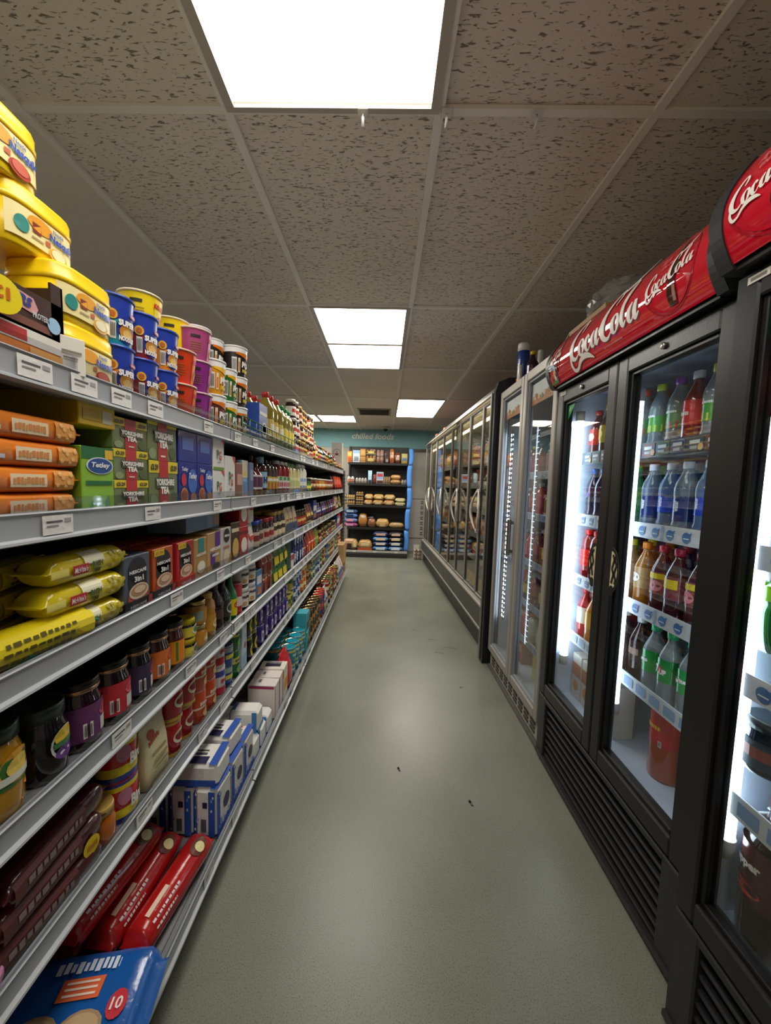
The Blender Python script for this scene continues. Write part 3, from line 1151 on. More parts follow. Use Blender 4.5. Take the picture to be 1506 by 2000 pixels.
def noodle(desc, low, badge):
    def deco(g, S, r, h):
        g.disc(S, -.2 * r, .34 * h, .62 * r, .27 * h, K('20368c'), .0018, 20)
        g.disc(S, -.2 * r, .30 * h, .46 * r, .15 * h, K('c98a34'), .0024, 16)
        g.disc(S, -.2 * r, .27 * h, .3 * r, .08 * h, K('e9c070'), .003, 12)
        g.text(S, 'SUPER', -.2 * r, .47 * h, .125 * h, K('f4f4f0'), w=1.05 * r, bold=.06, o=.0034)
        g.text(S, 'NOODLES', -.2 * r, .17 * h, .1 * h, K('f4f4f0'), w=1.0 * r, bold=.06, o=.0034)
        g.rect(S, -.05 * r, .5 * r, .62 * h, .7 * h, K('c22a3a'), .0024, 3)
        g.text(S, 'Batchelors', .22 * r, .66 * h, .04 * h, K('f4f4f0'), w=.5 * r, o=.0034)
        g.disc(S, -1.0 * r, .6 * h, .26 * r, .1 * h, K('efb03c'), .0022, 14)
        g.disc(S, -1.0 * r, .6 * h, .15 * r, .06 * h, K('c06a20'), .003, 12)
        barcode(-.62 * 1.6, .3, .32, .34, .0016)(g, S, r * 1.0, h)
    return pot('noodle_pot', desc, 'noodle pot', .037, .0445, .105, K('2440a8'), [(0, .52, K(low))], deco, lid='2a46a8', rim='2f4cb4')


nk_teal = noodle('blue noodle pot with teal lower half', '1f97ad', 0)
nk_org = noodle('blue noodle pot with orange lower half', 'e58a2c', 0)
nk_red = noodle('blue noodle pot with maroon lower half', '8c2430', 0)
grp = 'blue instant noodle pots'
t = .1055
for y, lo, up, nm in ((.870, nk_org, nk_teal, 'first'), (.962, nk_red, nk_red, 'second'), (1.056, nk_org, nk_org, 'third')):
    place(1, y, lo, None, .0005, '%s, lower one in the %s front column, top shelf' % (lo.desc, nm), RND.uniform(-.1, .1), grp)
    place(1, y + .002, up, None, t, '%s, upper one in the %s front column, top shelf' % (up.desc, nm), RND.uniform(-.1, .1), grp)
for k, y in enumerate((.93, 1.03, 1.13, 1.23)):
    for q in (0, 1):
        place(1, y, nk_red if k % 2 else nk_org, -.675, q * t + .0005, '%s, %s in the second row, %s, top shelf' % ((nk_red if k % 2 else nk_org).desc, ('lower', 'upper')[q], ORD[k]), 0, grp)


def kolee(desc, col, col2, lid='e9dcc0'):
    def deco(g, S, r, h):
        g.rect(S, .15 * r, 1.15 * r, .08 * h, .9 * h, K(col2), .0016, 6)
        g.text(S, 'KO-LEE', .55 * r, .72 * h, .13 * h, K('c8202c'), w=.95 * r, bold=.06, o=.0026)
        g.disc(S, .7 * r, .3 * h, .45 * r, .2 * h, K('c8823a'), .0022, 14)
        g.disc(S, .7 * r, .3 * h, .3 * r, .12 * h, K('e8c07a'), .003, 12)
        for i in range(5):
            g.rect(S, -1.3 * r, -.5 * r, (.55 - i * .07) * h, (.57 - i * .07) * h, K('8a6a20'), .0016, 4)
        g.rect(S, -1.25 * r, -.6 * r, .7 * h, .78 * h, K('2a2420'), .0016, 4)
    return pot('noodle_cup', desc, 'noodle cup', .04, .053, .096, K(col), None, deco, lid=lid, rim='e6d9ae')


ky = kolee('yellow noodle cup with red lettering', 'f0d21a', 'f4dc4a')
ko_ = kolee('red-orange noodle cup', 'd8401a', 'f0742c', 'e8b0a0')
kp = kolee('purple noodle cup', '8c2a86', 'b44a9a', 'd8a8c8')
kk = kolee('pink noodle cup', 'a8487a', 'd888b0', 'e8c0d0')
grp = 'noodle cups with red lettering'
place(1, 1.075, ky, -.672, 2 * t, 'yellow noodle cup standing highest, on the blue noodle pots', -.4, grp)
place(1, 1.235, ky, -.675, 2 * t, 'yellow noodle cup second highest, above the third blue noodle column', -.4, grp)
for q, kd in enumerate((ko_, ko_)):
    place(1, 1.158, kd, None, q * .0965 + .0005, '%s beside the blue pots, %s of two' % (kd.desc, ('lower', 'upper')[q]), -.2, grp)
for q, kd in enumerate((kp, kp, kk)):
    place(1, 1.262, kd, None, q * .0965 + .0005, '%s, %s of its column, next to the red cups' % (kd.desc, ('bottom', 'middle', 'top')[q]), -.2, grp)


def potnoodle(desc, col, wedge='f0b41c'):
    def deco(g, S, r, h):
        pts = [(-1.0 * r + 2.2 * r * k / 8, (.80 - .0 * k) * h) for k in range(9)]
        low = [(-1.0 * r + 2.2 * r * k / 8, (.74 - .26 * (k / 8) ** 1.2) * h) for k in range(9)]
        for k in range(8):
            g.add([S(*low[k], .0018), S(*low[k + 1], .0018), S(*pts[k + 1], .0018), S(*pts[k], .0018)], [(0, 1, 2, 3)], K(wedge), 'plastic')
        g.text(S, 'POT', .15 * r, .42 * h, .2 * h, K('f6f4ee'), w=1.25 * r, bold=.08, rot=-.06, o=.0028)
        g.text(S, 'NOODLE', .25 * r, .22 * h, .12 * h, K('e8d43c'), w=1.3 * r, bold=.07, rot=-.06, o=.0028)
        barcode(-1.15, .4, .42, .46, .0018)(g, S, r, h)
        g.rect(S, -.82 * r, -.62 * r, .15 * h, .62 * h, K('e6d8b8'), .002, 2)
        g.rect(S, -.78 * r, -.66 * r, .2 * h, .5 * h, K('d07a3a'), .0026, 1)
    return pot('noodle_pot', desc, 'noodle pot', .042, .0505, .116, K(col), [(.79, .93, K('f2f1ee'))], deco, lid='e9e9e6', rim='f4f4f2', body_top=K('f2f1ee'))


pg = potnoodle('green-labelled white instant noodle pot', '1f6a2c')
pb = potnoodle('brown-labelled white instant noodle pot', '5e2a1c', 'e0761c')
po = potnoodle('amber-labelled white instant noodle pot', 'd9941c', 'f3c43c')
pk = potnoodle('black-labelled white instant noodle pot', '26221f', 'e0761c')
grp = 'white-rimmed instant noodle pots'
q = .1165
for y, stack in ((1.375, (pb, po)), (1.480, (pg, pg)), (1.590, (pk, pk, pk))):
    for i, kd in enumerate(stack):
        nm = ('bottom', 'second up', 'third up')[i]
        place(1, y, kd, None, i * q + .0005, '%s, %s in the column at %s' % (kd.desc, nm, {1.375: 'the purple cups', 1.480: 'the middle', 1.590: 'the far end'}[y]), RND.uniform(-.15, .15), grp)
for k, y in enumerate((1.40, 1.51, 1.62)):
    for i in range(3):
        kd = (pg, pk, pk)[k]
        place(1, y, kd, -.68, i * q + .0005, '%s, second row, %s up, %s column' % (kd.desc, ('lowest', 'middle', 'highest')[i], ORD[k]), 0, grp)

# far part of the top shelf
bx = carton('stock_box', 'blue carton with a white bowl picture', 'carton', .12, .1, .175, K('21489c'), both(dot(.1, .35, .3, .2, 'e8dcc0'), dot(.1, .37, .22, .14, 'd89a40'), blocks((.05, .95, .72, .8, 'c7c4b0'))))
place(1, 1.80, bx)
oil = bottle('oil_bottle', 'clear bottle of golden cooking oil with red cap', 'bottle', .042, .27, K('8d7c30'), K('c22a28'), K('e8dca0'), wrap_blocks((.1, .9, .25, .5, 'd9b52a'), (.3, .7, .3, .42, 'f3eeda')), shape='wide', v0=.18, v1=.5)
oil2 = bottle('oil_bottle', 'clear bottle of pale cooking oil with green cap', 'bottle', .042, .26, K('857c3c'), K('2a8a4a'), K('ddd6a8'), wrap_blocks((.2, .8, .25, .48, 'e6d24a')), shape='wide', v0=.18, v1=.5)
run(1, 1.93, oil, 3, 1, 2, .006)
run(1, 2.21, oil2, 3, 1, 1, .006)
# wire fence along the shelf edge
g = G()
for z in (.012, .045, .075):
    g.tube([(-.44, 0, z), (.44, 0, z)], .003, K('3f6a4a'), 'plastic', 6)
for k in range(12):
    g.tube([(-.44 + .08 * k, 0, 0), (-.44 + .08 * k, 0, .075)], .0025, K('3f6a4a'), 'plastic', 6)
tag(link('wire_fence', g, None, (XU - .004, 1.95, deck(1)), PI / 2), 'green wire shelf fence in front of the oil bottles', 'shelf fence')


def pal_jar(desc, r, h, body, lid, lab, a1, **k):
    return jar('sauce_jar', desc, 'jar', r, h, K(body), K(lid), K(lab), wrap_blocks((.15, .85, .3, .5, a1), (.3, .7, .18, .26, 'eee8d8')), **k)


mix(1, 2.46, 3.10, [pal_jar('brown pickle jar with gold lid', .034, .11, '3a1a10', 'c2a050', 'd9c9a0', '9c2a20'), pal_jar('dark sauce jar with white lid', .034, .115, '2c1410', 'd8d2c8', 'f0e8dc', 'b8342c'),
     pal_jar('black bean jar with silver lid', .034, .11, '1c1210', 'c8c8c4', 'b8342c', 'e8d8a0'), pal_jar('chutney jar with gold lid', .034, .11, '5a2410', 'b8964a', 'e0b84a', '3a2214')], 3, 1, seed=4, run_len=(1, 2))
BT = [bottle('sauce_bottle', 'yellow squeezy mustard bottle', 'bottle', .03, .18, K('c8a81c'), K('b88a1c'), K('e8dc9a'), wrap_blocks((.2, .8, .3, .45, '8a2a20')), shape='squeeze'),
      bottle('sauce_bottle', 'small brown sauce bottle with yellow label', 'bottle', .026, .15, K('2a120c'), K('c22a20'), K('e8b83a'), wrap_blocks((.2, .8, .3, .45, 'b82a20'))),
      bottle('sauce_bottle', 'dark soy bottle with white label', 'bottle', .026, .15, K('1c1210'), K('1a1a1a'), K('e8e4dc'), wrap_blocks((.2, .8, .3, .45, '3a2a60'))),
      pal_jar('olive jar with green lid', .03, .11, '4a541c', '3f7a34', 'e8d44a', '3f6a24'),
      bottle('sauce_bottle', 'amber dressing bottle', 'bottle', .028, .17, K('9a6a1c'), K('d8c48a'), K('f0e4c0'), wrap_blocks((.2, .8, .3, .4, '3a6a2c'))),
      bottle('sauce_bottle', 'orange chilli bottle with red cap', 'bottle', .025, .14, K('a8381c'), K('d8281c'), K('f0dcc0'), wrap_blocks((.2, .8, .3, .4, 'c8281c'))),
      pal_jar('small pale garlic jar with silver lid', .028, .08, '8a7a58', 'c8c8c4', 'efe8da', 'a83a2a'),
      bottle('sauce_bottle', 'black vinegar bottle with gold cap', 'bottle', .025, .16, K('140e0c'), K('c8a44a'), K('c8b890'), wrap_blocks((.2, .8, .3, .42, '5a1c18')))]
mix(1, 3.12, 4.62, BT, 1, 2, seed=6)
mix(1, 4.63, 5.16, [pouch('snack_pouch', 'orange and yellow snack pouch', 'pouch', .08, .05, .1, K('c87a28'), blocks((.1, .9, .5, .7, 'f0d23a'), (.2, .8, .15, .4, 'b83a1c'))), BT[6], pouch('snack_pouch', 'brown nut pouch', 'pouch', .07, .04, .09, K('6a3a20'), blocks((.1, .9, .5, .8, 'd8c08a')))], 1, 1, seed=7)
# upper layer carton, blue board and the white box
kd = carton('card_box', 'plain bright blue card box on the top shelf', 'carton', .46, .1, .23, K('1f6fd0'), None)
place(1, 3.52, kd, -.79, 0)
g = G(); bw, bd, bh = .10, .135, .36
g.box((0, 0, bh / 2), (bw, bd, bh), K('dcd8d0'), 'card', .002)
S = S_left(-bw / 2)
for k in range(14):
    a = math.radians(-50 + k * 280 / 13)
    u, v = .045 * math.cos(a), .23 + .045 * math.sin(a)
    g.rect(S, u - .005, u + .005, v - .004, v + .004, K('4a4a44' if k % 3 else '7a3a2a'), .001)
g.add([S(.024 * math.cos(a), .225 + .03 * math.sin(a), .0012) for a in [PI + PI * i / 10 for i in range(11)]], [tuple(range(11))], K('a8242a'))
g.disc(S, 0, .242, .006, .013, K('a8242a'), .0012, 10)
g.rect(S, -.03, .03, .08, .083, K('b8b2a8'), .001); g.rect(S, -.03, .03, .095, .098, K('b8b2a8'), .001)
for i, c in enumerate(('e9e4da', 'c8d23a', 'e9e4da')):
    g.rect(S_front(-bd / 2), -.05 + i * .033, -.02 + i * .033, .01, bh - .01, K(c), .0008)
tag(link('gift_box', g, None, (-.627, 5.10, deck(1)), PI / 2), 'tall white box with a red bowl emblem at the far end of the top shelf', 'box')

# ================================================================== SECOND SHELF
def hob(i):
    def deco(g, F, w, h, d=0):
        g.disc(F, -.32 * w, .5 * h, .05 * w, .42 * h, K('9a2a5c'), .0016, 14)
        g.rect(F, -.44 * w, -.3 * w, .12 * h, .5 * h, K('e0c04a'), .0014)
        g.rect(F, -.22 * w, -.08 * w, .5 * h, .72 * h, K('b82434'), .0016)
        g.text(F, "McVitie's", -.15 * w, .61 * h, .14 * h, K('f4efe6'), w=.12 * w, o=.0026)
        g.rect(F, -.14 * w, -.04 * w, .25 * h, .4 * h, K('c8ccdc'), .0014)
        g.rect(F, .02 * w, .24 * w, .22 * h, .72 * h, K('f0dcb4'), .0014)
        scrib(.13, .46, .3, 'd8883c', .19)(g, F, w, h)
        g.rect(F, .29 * w, .43 * w, .12 * h, .88 * h, K('e09a48'), .0012)
        for a, b2 in ((.31, .3), (.35, .6), (.39, .4), (.33, .75), (.41, .72), (.37, .22)):
            g.disc(F, a * w, b2 * h, .014 * w, .1 * h, K('ecb96c'), .002, 8)
    return deco


hk = flowpack('biscuit_pack', 'orange oat biscuit pack', 'biscuits', .29, .075, .0415, K('e8852c'), hob(0), e=4.5, ends=.012)
for i, (y, nm) in enumerate(((.565, 'lowest'), (.567, 'second from bottom'), (.578, 'third from bottom'), (.574, 'topmost'))):
    place(2, y, hk, None, i * .0418, 'long orange oat biscuit pack, %s of the stack of four' % nm, 0, 'orange oat biscuit packs')
    place(2, y + .006, hk, -.685, i * .0418, 'long orange oat biscuit pack behind the front stack, %s' % nm, 0, 'orange oat biscuit packs')
yt = carton('tea_carton', 'large yellow tea carton on the orange biscuits', 'carton', .095, .17, .088, K('d8b414'),
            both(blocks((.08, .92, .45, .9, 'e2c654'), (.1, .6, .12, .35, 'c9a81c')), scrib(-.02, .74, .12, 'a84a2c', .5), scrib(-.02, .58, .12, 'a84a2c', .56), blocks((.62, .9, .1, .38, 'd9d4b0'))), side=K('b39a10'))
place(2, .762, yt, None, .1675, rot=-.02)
g = G(); S = S_left(-.0475)


def tetley(g, F, w, h, d=0):
    g.rect(F, -.5 * w, .5 * w, .82 * h, h, K('1c6a34'), .0008)
    g.rect(F, .2 * w, .46 * w, .83 * h, .97 * h, K('e8b92a'), .0014)
    g.disc(F, .04 * w, .72 * h, .42 * w, .13 * h, K('e8eef0'), .0014, 22)
    g.disc(F, .04 * w, .72 * h, .38 * w, .115 * h, K('1c4a94'), .002, 22)
    g.text(F, 'Tetley', .04 * w, .72 * h, .1 * h, K('f4f4f0'), w=.58 * w, shear=.2, bold=.03, o=.003)
    g.rect(F, -.4 * w, .42 * w, .43 * h, .49 * h, K('1c6a34'), .0014)
    for a in (-.2, .0, .22):
        g.poly(F, [(a * w, .02 * h), ((a + .12) * w, .14 * h), ((a + .06) * w, .26 * h), ((a - .08) * w, .16 * h)], K('4f9a24'), .0014)


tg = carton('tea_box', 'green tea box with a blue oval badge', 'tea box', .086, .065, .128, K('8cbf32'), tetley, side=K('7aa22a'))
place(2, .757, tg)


def yorks(g, F, w, h, d=0):
    g.rect(F, -.5 * w, .5 * w, .74 * h, h, K('e6cf1c'), .0008)
    g.rect(F, -.18 * w, .14 * w, 0, h, K('b8242c'), .0012)
    g.text(F, '£3.29', -.34 * w, .86 * h, .13 * h, K('2a2620'), w=.24 * w, bold=.05, o=.0022)
    g.text(F, '£3.29', .33 * w, .86 * h, .13 * h, K('2a2620'), w=.24 * w, bold=.05, o=.0022)
    g.rect(F, -.3 * w, .34 * w, .4 * h, .64 * h, K('4a4a3c'), .0018)
    g.text(F, 'YORKSHIRE', .02 * w, .54 * h, .15 * h, K('f2efe4'), w=.64 * w, bold=.05, o=.0026)
    g.text(F, 'TEA', .0 * w, .36 * h, .17 * h, K('f2efe4'), w=.3 * w, bold=.06, o=.0026)
    g.rect(F, -.1 * w, .06 * w, .08 * h, .12 * h, K('e8d8c8'), .0022)
    g.disc(F, -.36 * w, .14 * h, .12 * w, .12 * h, K('8a9a6c'), .0012, 10)
    g.disc(F, .34 * w, .18 * h, .13 * w, .14 * h, K('4f5f34'), .0012, 10)


ys = carton('tea_box', 'film-wrapped red-striped green tea box', 'tea box', .116, .075, .0655, K('6e7a4c'), yorks, mat='film')
for i in range(3):
    place(2, .858, ys, None, i * .066, 'small red-striped olive tea box in shiny film, %s of three' % ('bottom', 'middle', 'top')[i], 0, 'red-striped tea boxes')
yb_ = carton('tea_box', 'larger red-striped olive tea box', 'tea box', .128, .08, .115, K('6e7a4c'), yorks)
place(2, .985, yb_, None, 0, 'larger red-striped olive tea box with yellow price band', 0, 'red-striped tea boxes')
place(2, .982, yb_, None, .1155, 'larger red-striped olive tea box lying in shade on top', 0, 'red-striped tea boxes')


def tetblue(g, F, w, h, d=0):
    g.text(F, 'Tetley', -.2 * w, .82 * h, .12 * h, K('e8ecf4'), w=.32 * w, shear=.2, o=.002)
    g.disc(F, -.26 * w, .58 * h, .13 * w, .15 * h, K('c8283c'), .0016, 16)
    g.disc(F, -.24 * w, .2 * h, .2 * w, .2 * h, K('c87a4a'), .0016, 18)
    g.disc(F, -.24 * w, .22 * h, .15 * w, .13 * h, K('9c4a24'), .0022, 18)
    g.disc(F, .22 * w, .55 * h, .26 * w, .3 * h, K('3a6cc0'), .0014, 18)
    g.text(F, 'Tetley', .22 * w, .66 * h, .18 * h, K('f0f4f8'), w=.44 * w, shear=.2, bold=.03, o=.0026)
    g.disc(F, .26 * w, .14 * h, .17 * w, .14 * h, K('b07a50'), .002, 16)


tb = carton('tea_box', 'deep blue tea box with cup picture', 'tea box', .104, .07, .12, K('20368e'), tetblue, mat='film')
for k in range(2):
    place(2, 1.108 + k * .106, tb, None, 0, 'deep blue tea box with cup picture, %s on the shelf' % ('near one', 'far one')[k], 0, 'deep blue tea boxes')
tb2 = carton('tea_box', 'deep blue tea box in shade', 'tea box', .104, .07, .085, K('243c98'), blocks((.2, .8, .4, .8, '4a6cc0')), mat='film')
for k in range(2):
    place(2, 1.108 + k * .106, tb2, None, .1205, 'small deep blue tea box stacked above, %s' % ('nearer', 'farther')[k], 0, 'deep blue tea boxes')


def pgbox(g, F, w, h, d=0):
    g.poly(F, [(.2 * w, h), (.5 * w, h), (.5 * w, .8 * h)], K('d8443a'), .001)
    g.rect(F, -.5 * w, .5 * w, .0, .1 * h, K('6a9a34'), .001)
    g.text(F, 'P', -.1 * w, .5 * h, .3 * h, K('2a7a44'), w=.2 * w, bold=.03, o=.0016)
    g.text(F, 'G', .1 * w, .47 * h, .3 * h, K('c8443a'), w=.22 * w, bold=.03, o=.0022)
    g.text(F, 'tips', .0 * w, .25 * h, .06 * h, K('6a6a64'), w=.3 * w, o=.0016)


p1 = carton('tea_box', 'white tea box with green and red initials', 'tea box', .086, .07, .105, K('e9e7e1'), pgbox)
p2 = carton('tea_box', 'tall white tea box with green base', 'tea box', .086, .07, .16, K('e9e7e1'), pgbox)
place(2, 1.315, p1, None, 0, 'short white tea box with initials, on the shelf', 0, 'white tea boxes')
place(2, 1.315, p1, None, .1055, 'short white tea box with initials, stacked on another', 0, 'white tea boxes')
place(2, 1.415, p2, None, 0, 'tall white tea box with green base beside the stacked pair', 0, 'white tea boxes')

y = 1.475
y = run(2, y, carton('drink_carton', 'brown and pink powder carton', 'carton', .06, .06, .14, K('8a5a50'), blocks((.1, .9, .4, .7, 'd0a090'))), 1)
y = run(2, y, carton('milk_carton', 'light blue carton with cream upper half', 'carton', .075, .07, .155, K('8fb4d0'), both(blocks((0, 1, .55, 1, 'd8d4b8'), (.3, .7, .6, .72, 'e8c83a'), (.25, .75, .1, .45, '5a8ab8')))), 1)
y = run(2, y, carton('milk_carton', 'slate blue powder carton', 'carton', .06, .06, .15, K('5c6c94'), blocks((.1, .9, .5, .8, '8a98b8'))), 1)
y = run(2, y, bottle('sauce_bottle', 'red sauce bottle with white label strip', 'bottle', .033, .185, K('6a1618'), K('1f1a1a'), K('d8d4d8'), wrap_blocks((.2, .8, .25, .5, '5a2a4a')), shape='long'), 2)
y = run(2, y, bottle('sauce_bottle', 'brown sauce bottle with light blue label and cap', 'bottle', .036, .19, K('3a1812'), K('8ab4cc'), K('9cc4dc'), both(wwords('HP', -.2, .42, .16, '1c2a5c', 1.1, bold=.06)), shape='squeeze', capr=.5, cap_h=.16, v0=.22, v1=.62), 1)
y = run(2, y, bottle('sauce_bottle', 'dark sauce bottle with yellow and red label', 'bottle', .034, .18, K('2a1410'), K('1a1614'), K('c8a82c'), wrap_blocks((0, 1, .2, .38, 'b8242c'), (.2, .8, .42, .5, 'f0e8d8')), shape='squeeze'), 3)
y = run(2, y, bottle('ketchup_bottle', 'tomato ketchup bottle with green and white label', 'bottle', .036, .19, K('8e1a18'), K('e8e4dc'), K('e6e2d8'), wrap_blocks((.1, .9, .25, .38, 'b81c24'), (.3, .7, .44, .54, '3a8a3c')), shape='squeeze', capr=.55), 3)
y = run(2, y, bottle('mayonnaise_bottle', 'pale yellow salad cream bottle', 'bottle', .036, .19, K('d9cf8c'), K('7c9a68'), K('e8e0b0'), wrap_blocks((.1, .9, .25, .45, 'a8b464')), shape='squeeze', capr=.5), 4)
y = run(2, y, bottle('mayonnaise_bottle', 'white mayonnaise bottle with blue label', 'bottle', .038, .2, K('e4dfce'), K('d8d8d0'), K('e0dcd0'), wrap_blocks((.1, .9, .4, .52, '5a8ac0'), (0, 1, .2, .27, '2c4a80')), shape='squeeze', capr=.55), 3)
y = run(2, y, pal_jar('green pesto jar', .033, .11, '2f5a24', '2a2a2a', '3f7a44', 'e0d44a'), 2)
CU = [jar('curry_jar', nm + ' with white lid', 'jar', .033, .115, K(b1), K('e8e0d0'), K(l1), both(wrap_blocks((.1, .9, .42, .6, a1), (.25, .75, .2, .35, a2)), wdot(.1, .4, .35, .12, a2)), lid_h=.014)
      for nm, b1, l1, a1, a2 in (('orange curry jar', 'a8440f', 'd86a1c', 'e8d8a0', '8a2414'), ('red curry jar', '8a2414', 'c8341c', 'f0d0c0', 'e8b03a'), ('yellow korma jar', 'b8862c', 'e0b83a', 'f4ecd0', 'a83a20'),
                                 ('brown masala jar', '5a2410', '9a4a24', 'e8c890', '2c4a2a'), ('tomato sauce jar', '9a1f14', 'd8402c', 'f0e4d4', '3a7a34'))]
y = mix(2, y, 4.32, CU, 1, 2, seed=9, run_len=(2, 4))
y = run(2, y, pouch('rice_pouch', 'plum coloured rice pouch', 'pouch', .1, .05, .155, K('6a2a44'), blocks((.2, .8, .5, .7, 'd8a0b0'), (.1, .4, .1, .4, '2a1a2a'))), 2)
y = run(2, y, pouch('pasta_pouch', 'bright orange pouch at the far end', 'pouch', .11, .05, .165, K('e0481c'), blocks((.15, .85, .55, .75, 'f4d0a0'), (.3, .9, .15, .4, 'b82c14'))), 6)

# ================================================================== THIRD SHELF
def teal_end(g, F, w, h, d=0):
    g.rect(F, -.3 * w, .44 * w, .1 * h, .9 * h, K('e8d21c'), .001)
    for j in range(3):
        scrib(.04 + .02 * j, .26 + j * .23, .13, '5a521c', .44)(g, F, w, h)


yr = flowpack('biscuit_roll', 'yellow biscuit roll with teal end', 'biscuits', .27, .062, .06, K('e6cf1a'), teal_end, e=2.2, ends=.012, end=K('1c8a84'))
g = G(); g.lathe([(.031, 0), (.031, .035), (.02, .045)], K('1c8a84'), 'film', 18)
yr.parts.append(('teal_end_cap', g.mesh('teal_end_cap')))
place(3, .60, yr, None, 0, 'yellow biscuit roll with a teal wrapper end, at the left frame edge', -.12)


def richtea(g, F, w, h, d=0):
    g.rect(F, -.12 * w, .12 * w, .58 * h, .98 * h, K('f0eccc'), .0012)
    g.rect(F, -.26 * w, -.08 * w, .28 * h, .62 * h, K('b8202c'), .0018)
    g.text(F, "McVitie's", -.17 * w, .45 * h, .2 * h, K('f6f0ea'), w=.15 * w, shear=.15, o=.0026)
    g.text(F, 'RICH', .03 * w, .52 * h, .22 * h, K('4a5a1c'), w=.13 * w, bold=.05, o=.002)
    g.text(F, 'TEA', .03 * w, .26 * h, .22 * h, K('4a5a1c'), w=.11 * w, bold=.05, o=.002)
    for a, b2 in ((.2, .3), (.25, .6), (.3, .35), (.34, .7), (.38, .4), (.28, .8), (.4, .65), (.22, .78)):
        g.disc(F, a * w, b2 * h, .022 * w, .08 * h, K('a89c2c'), .0016, 8)
    g.rect(F, -.48 * w, -.3 * w, .35 * h, .6 * h, K('f0e26a'), .0012)


rt = flowpack('biscuit_pack', 'yellow biscuit pack with red badge', 'biscuits', .215, .07, .054, K('dcc81c'), richtea, e=2.6, ends=.016, lump=.06)
for i, nm in enumerate(('bottom', 'second', 'third')):
    place(3, .725 + .006 * i, rt, None, .055 * i, 'yellow biscuit pack with red badge, %s of the stack of three' % nm, RND.uniform(-.03, .03), 'yellow biscuit packs with a red badge')
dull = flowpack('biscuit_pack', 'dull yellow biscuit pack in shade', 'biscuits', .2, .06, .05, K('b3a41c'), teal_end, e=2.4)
for i in range(3):
    place(3, .68, dull, -.69, .051 * i, 'dull yellow biscuit pack in the shade behind, %s' % ('lowest', 'middle', 'highest')[i], .3, 'yellow biscuit packs in shade')


def nesc(c1, mug='e2c8a8', three=True, red=True):
    def f(g, F, w, h, d=0):
        g.disc(F, 0, .72 * h, .36 * w, .24 * h, K('1f1716'), .001, 18)
        g.rect(F, -.36 * w, .36 * w, .45 * h, .72 * h, K('1f1716'), .001)
        g.text(F, 'NESCAFÉ', 0, .72 * h, .075 * h, K('f2f0ea'), w=.66 * w, bold=.04, o=.002)
        if three:
            g.text(F, '3in1', .03 * w, .58 * h, .1 * h, K('f2f0ea'), w=.36 * w, bold=.04, o=.002)
        if red:
            g.disc(F, .02 * w, .26 * h, .42 * w, .2 * h, K('b8403a'), .0014, 16)
        g.disc(F, .02 * w, .36 * h, .38 * w, .14 * h, K(mug), .002, 18)
        g.disc(F, .02 * w, .38 * h, .31 * w, .10 * h, K('b98a60'), .0026, 18)
        g.disc(F, .04 * w, .39 * h, .22 * w, .065 * h, K('dcc0a0'), .0032, 14)
        if c1:
            g.rect(F, -.46 * w, .02 * w, .86 * h, .98 * h, K('e8c61c'), .0018)
            g.text(F, '£1.50', -.22 * w, .92 * h, .06 * h, K('a8641c'), w=.36 * w, o=.0026)
    return f


def trayed(kd, col, txt, col2=None):
    w, d, h = kd.size
    g = G()
    hh = h * .22
    g.box((0, -d / 2 - .003, hh / 2), (w + .008, .003, hh), K(col), 'card')
    g.box((-w / 2 - .003, 0, hh / 2), (.003, d + .006, hh), K(col), 'card')
    g.box((w / 2 + .003, 0, hh / 2), (.003, d + .006, hh), K(col), 'card')
    F = S_front(-d / 2 - .0045)
    g.text(F, txt, -.06 * w, hh * .6, hh * .26, K('e8e4de'), w=w * .62, bold=.03)
    if col2:
        g.poly(F, [(w * .28, 0), (w * .5, 0), (w * .5, hh), (w * .36, hh)], K(col2), .001)
    kd.parts.append(('display_tray', g.mesh('display_tray')))
    return kd


cats = 'coffee sachet boxes'
n1 = trayed(carton('coffee_box', 'grey coffee sachet box with mug picture', 'coffee box', .09, .085, .132, K('4f5666'), nesc(False)), '2a2628', 'NESCAFÉ', 'd04a44')
n2 = trayed(carton('coffee_box', 'orange coffee sachet box with yellow price flash', 'coffee box', .088, .085, .132, K('c0541c'), nesc(True)), '2a2628', 'NESCAFÉ', 'd04a44')
n3 = trayed(carton('coffee_box', 'red coffee sachet box with yellow price flash', 'coffee box', .088, .085, .132, K('b8262c'), nesc(True)), 'd0261c', 'NESCAFÉ')
n4 = carton('coffee_box', 'gold and teal coffee sachet box', 'coffee box', .085, .08, .128, K('b08a50'), both(blocks((.3, .75, .66, 1, '2a8a84')), words('NESCAFÉ', 0, .62, .08, 'f2f0ea', .75), dot(0, .3, .34, .15, 'e2d0b4'), dot(0, .32, .27, .11, 'f0e6d4', .002)))
n5 = carton('coffee_box', 'gold and purple coffee sachet box', 'coffee box', .1, .08, .135, K('bd965c'), both(blocks((.55, .95, .62, 1, '5a2a84'), (.2, .55, .2, .5, '5a2a84')), words('NESCAFÉ', .05, .6, .1, 'f4f2ee', .8, bold=.05), scrib(.05, .44, .07, 'f4f2ee', .5), dot(.1, .14, .3, .1, '3a2014')))
n6 = carton('coffee_box', 'white and black coffee sachet box', 'coffee box', .085, .08, .14, K('c9c4bc'), both(dot(.05, .8, .3, .18, '26201e'), scrib(.05, .8, .07, 'f0ece4', .5), scrib(0, .5, .08, 'b85a2c', .6), dot(0, .25, .3, .2, 'e4cda8'), blocks((.6, 1, 0, .3, 'c08a3c'))))
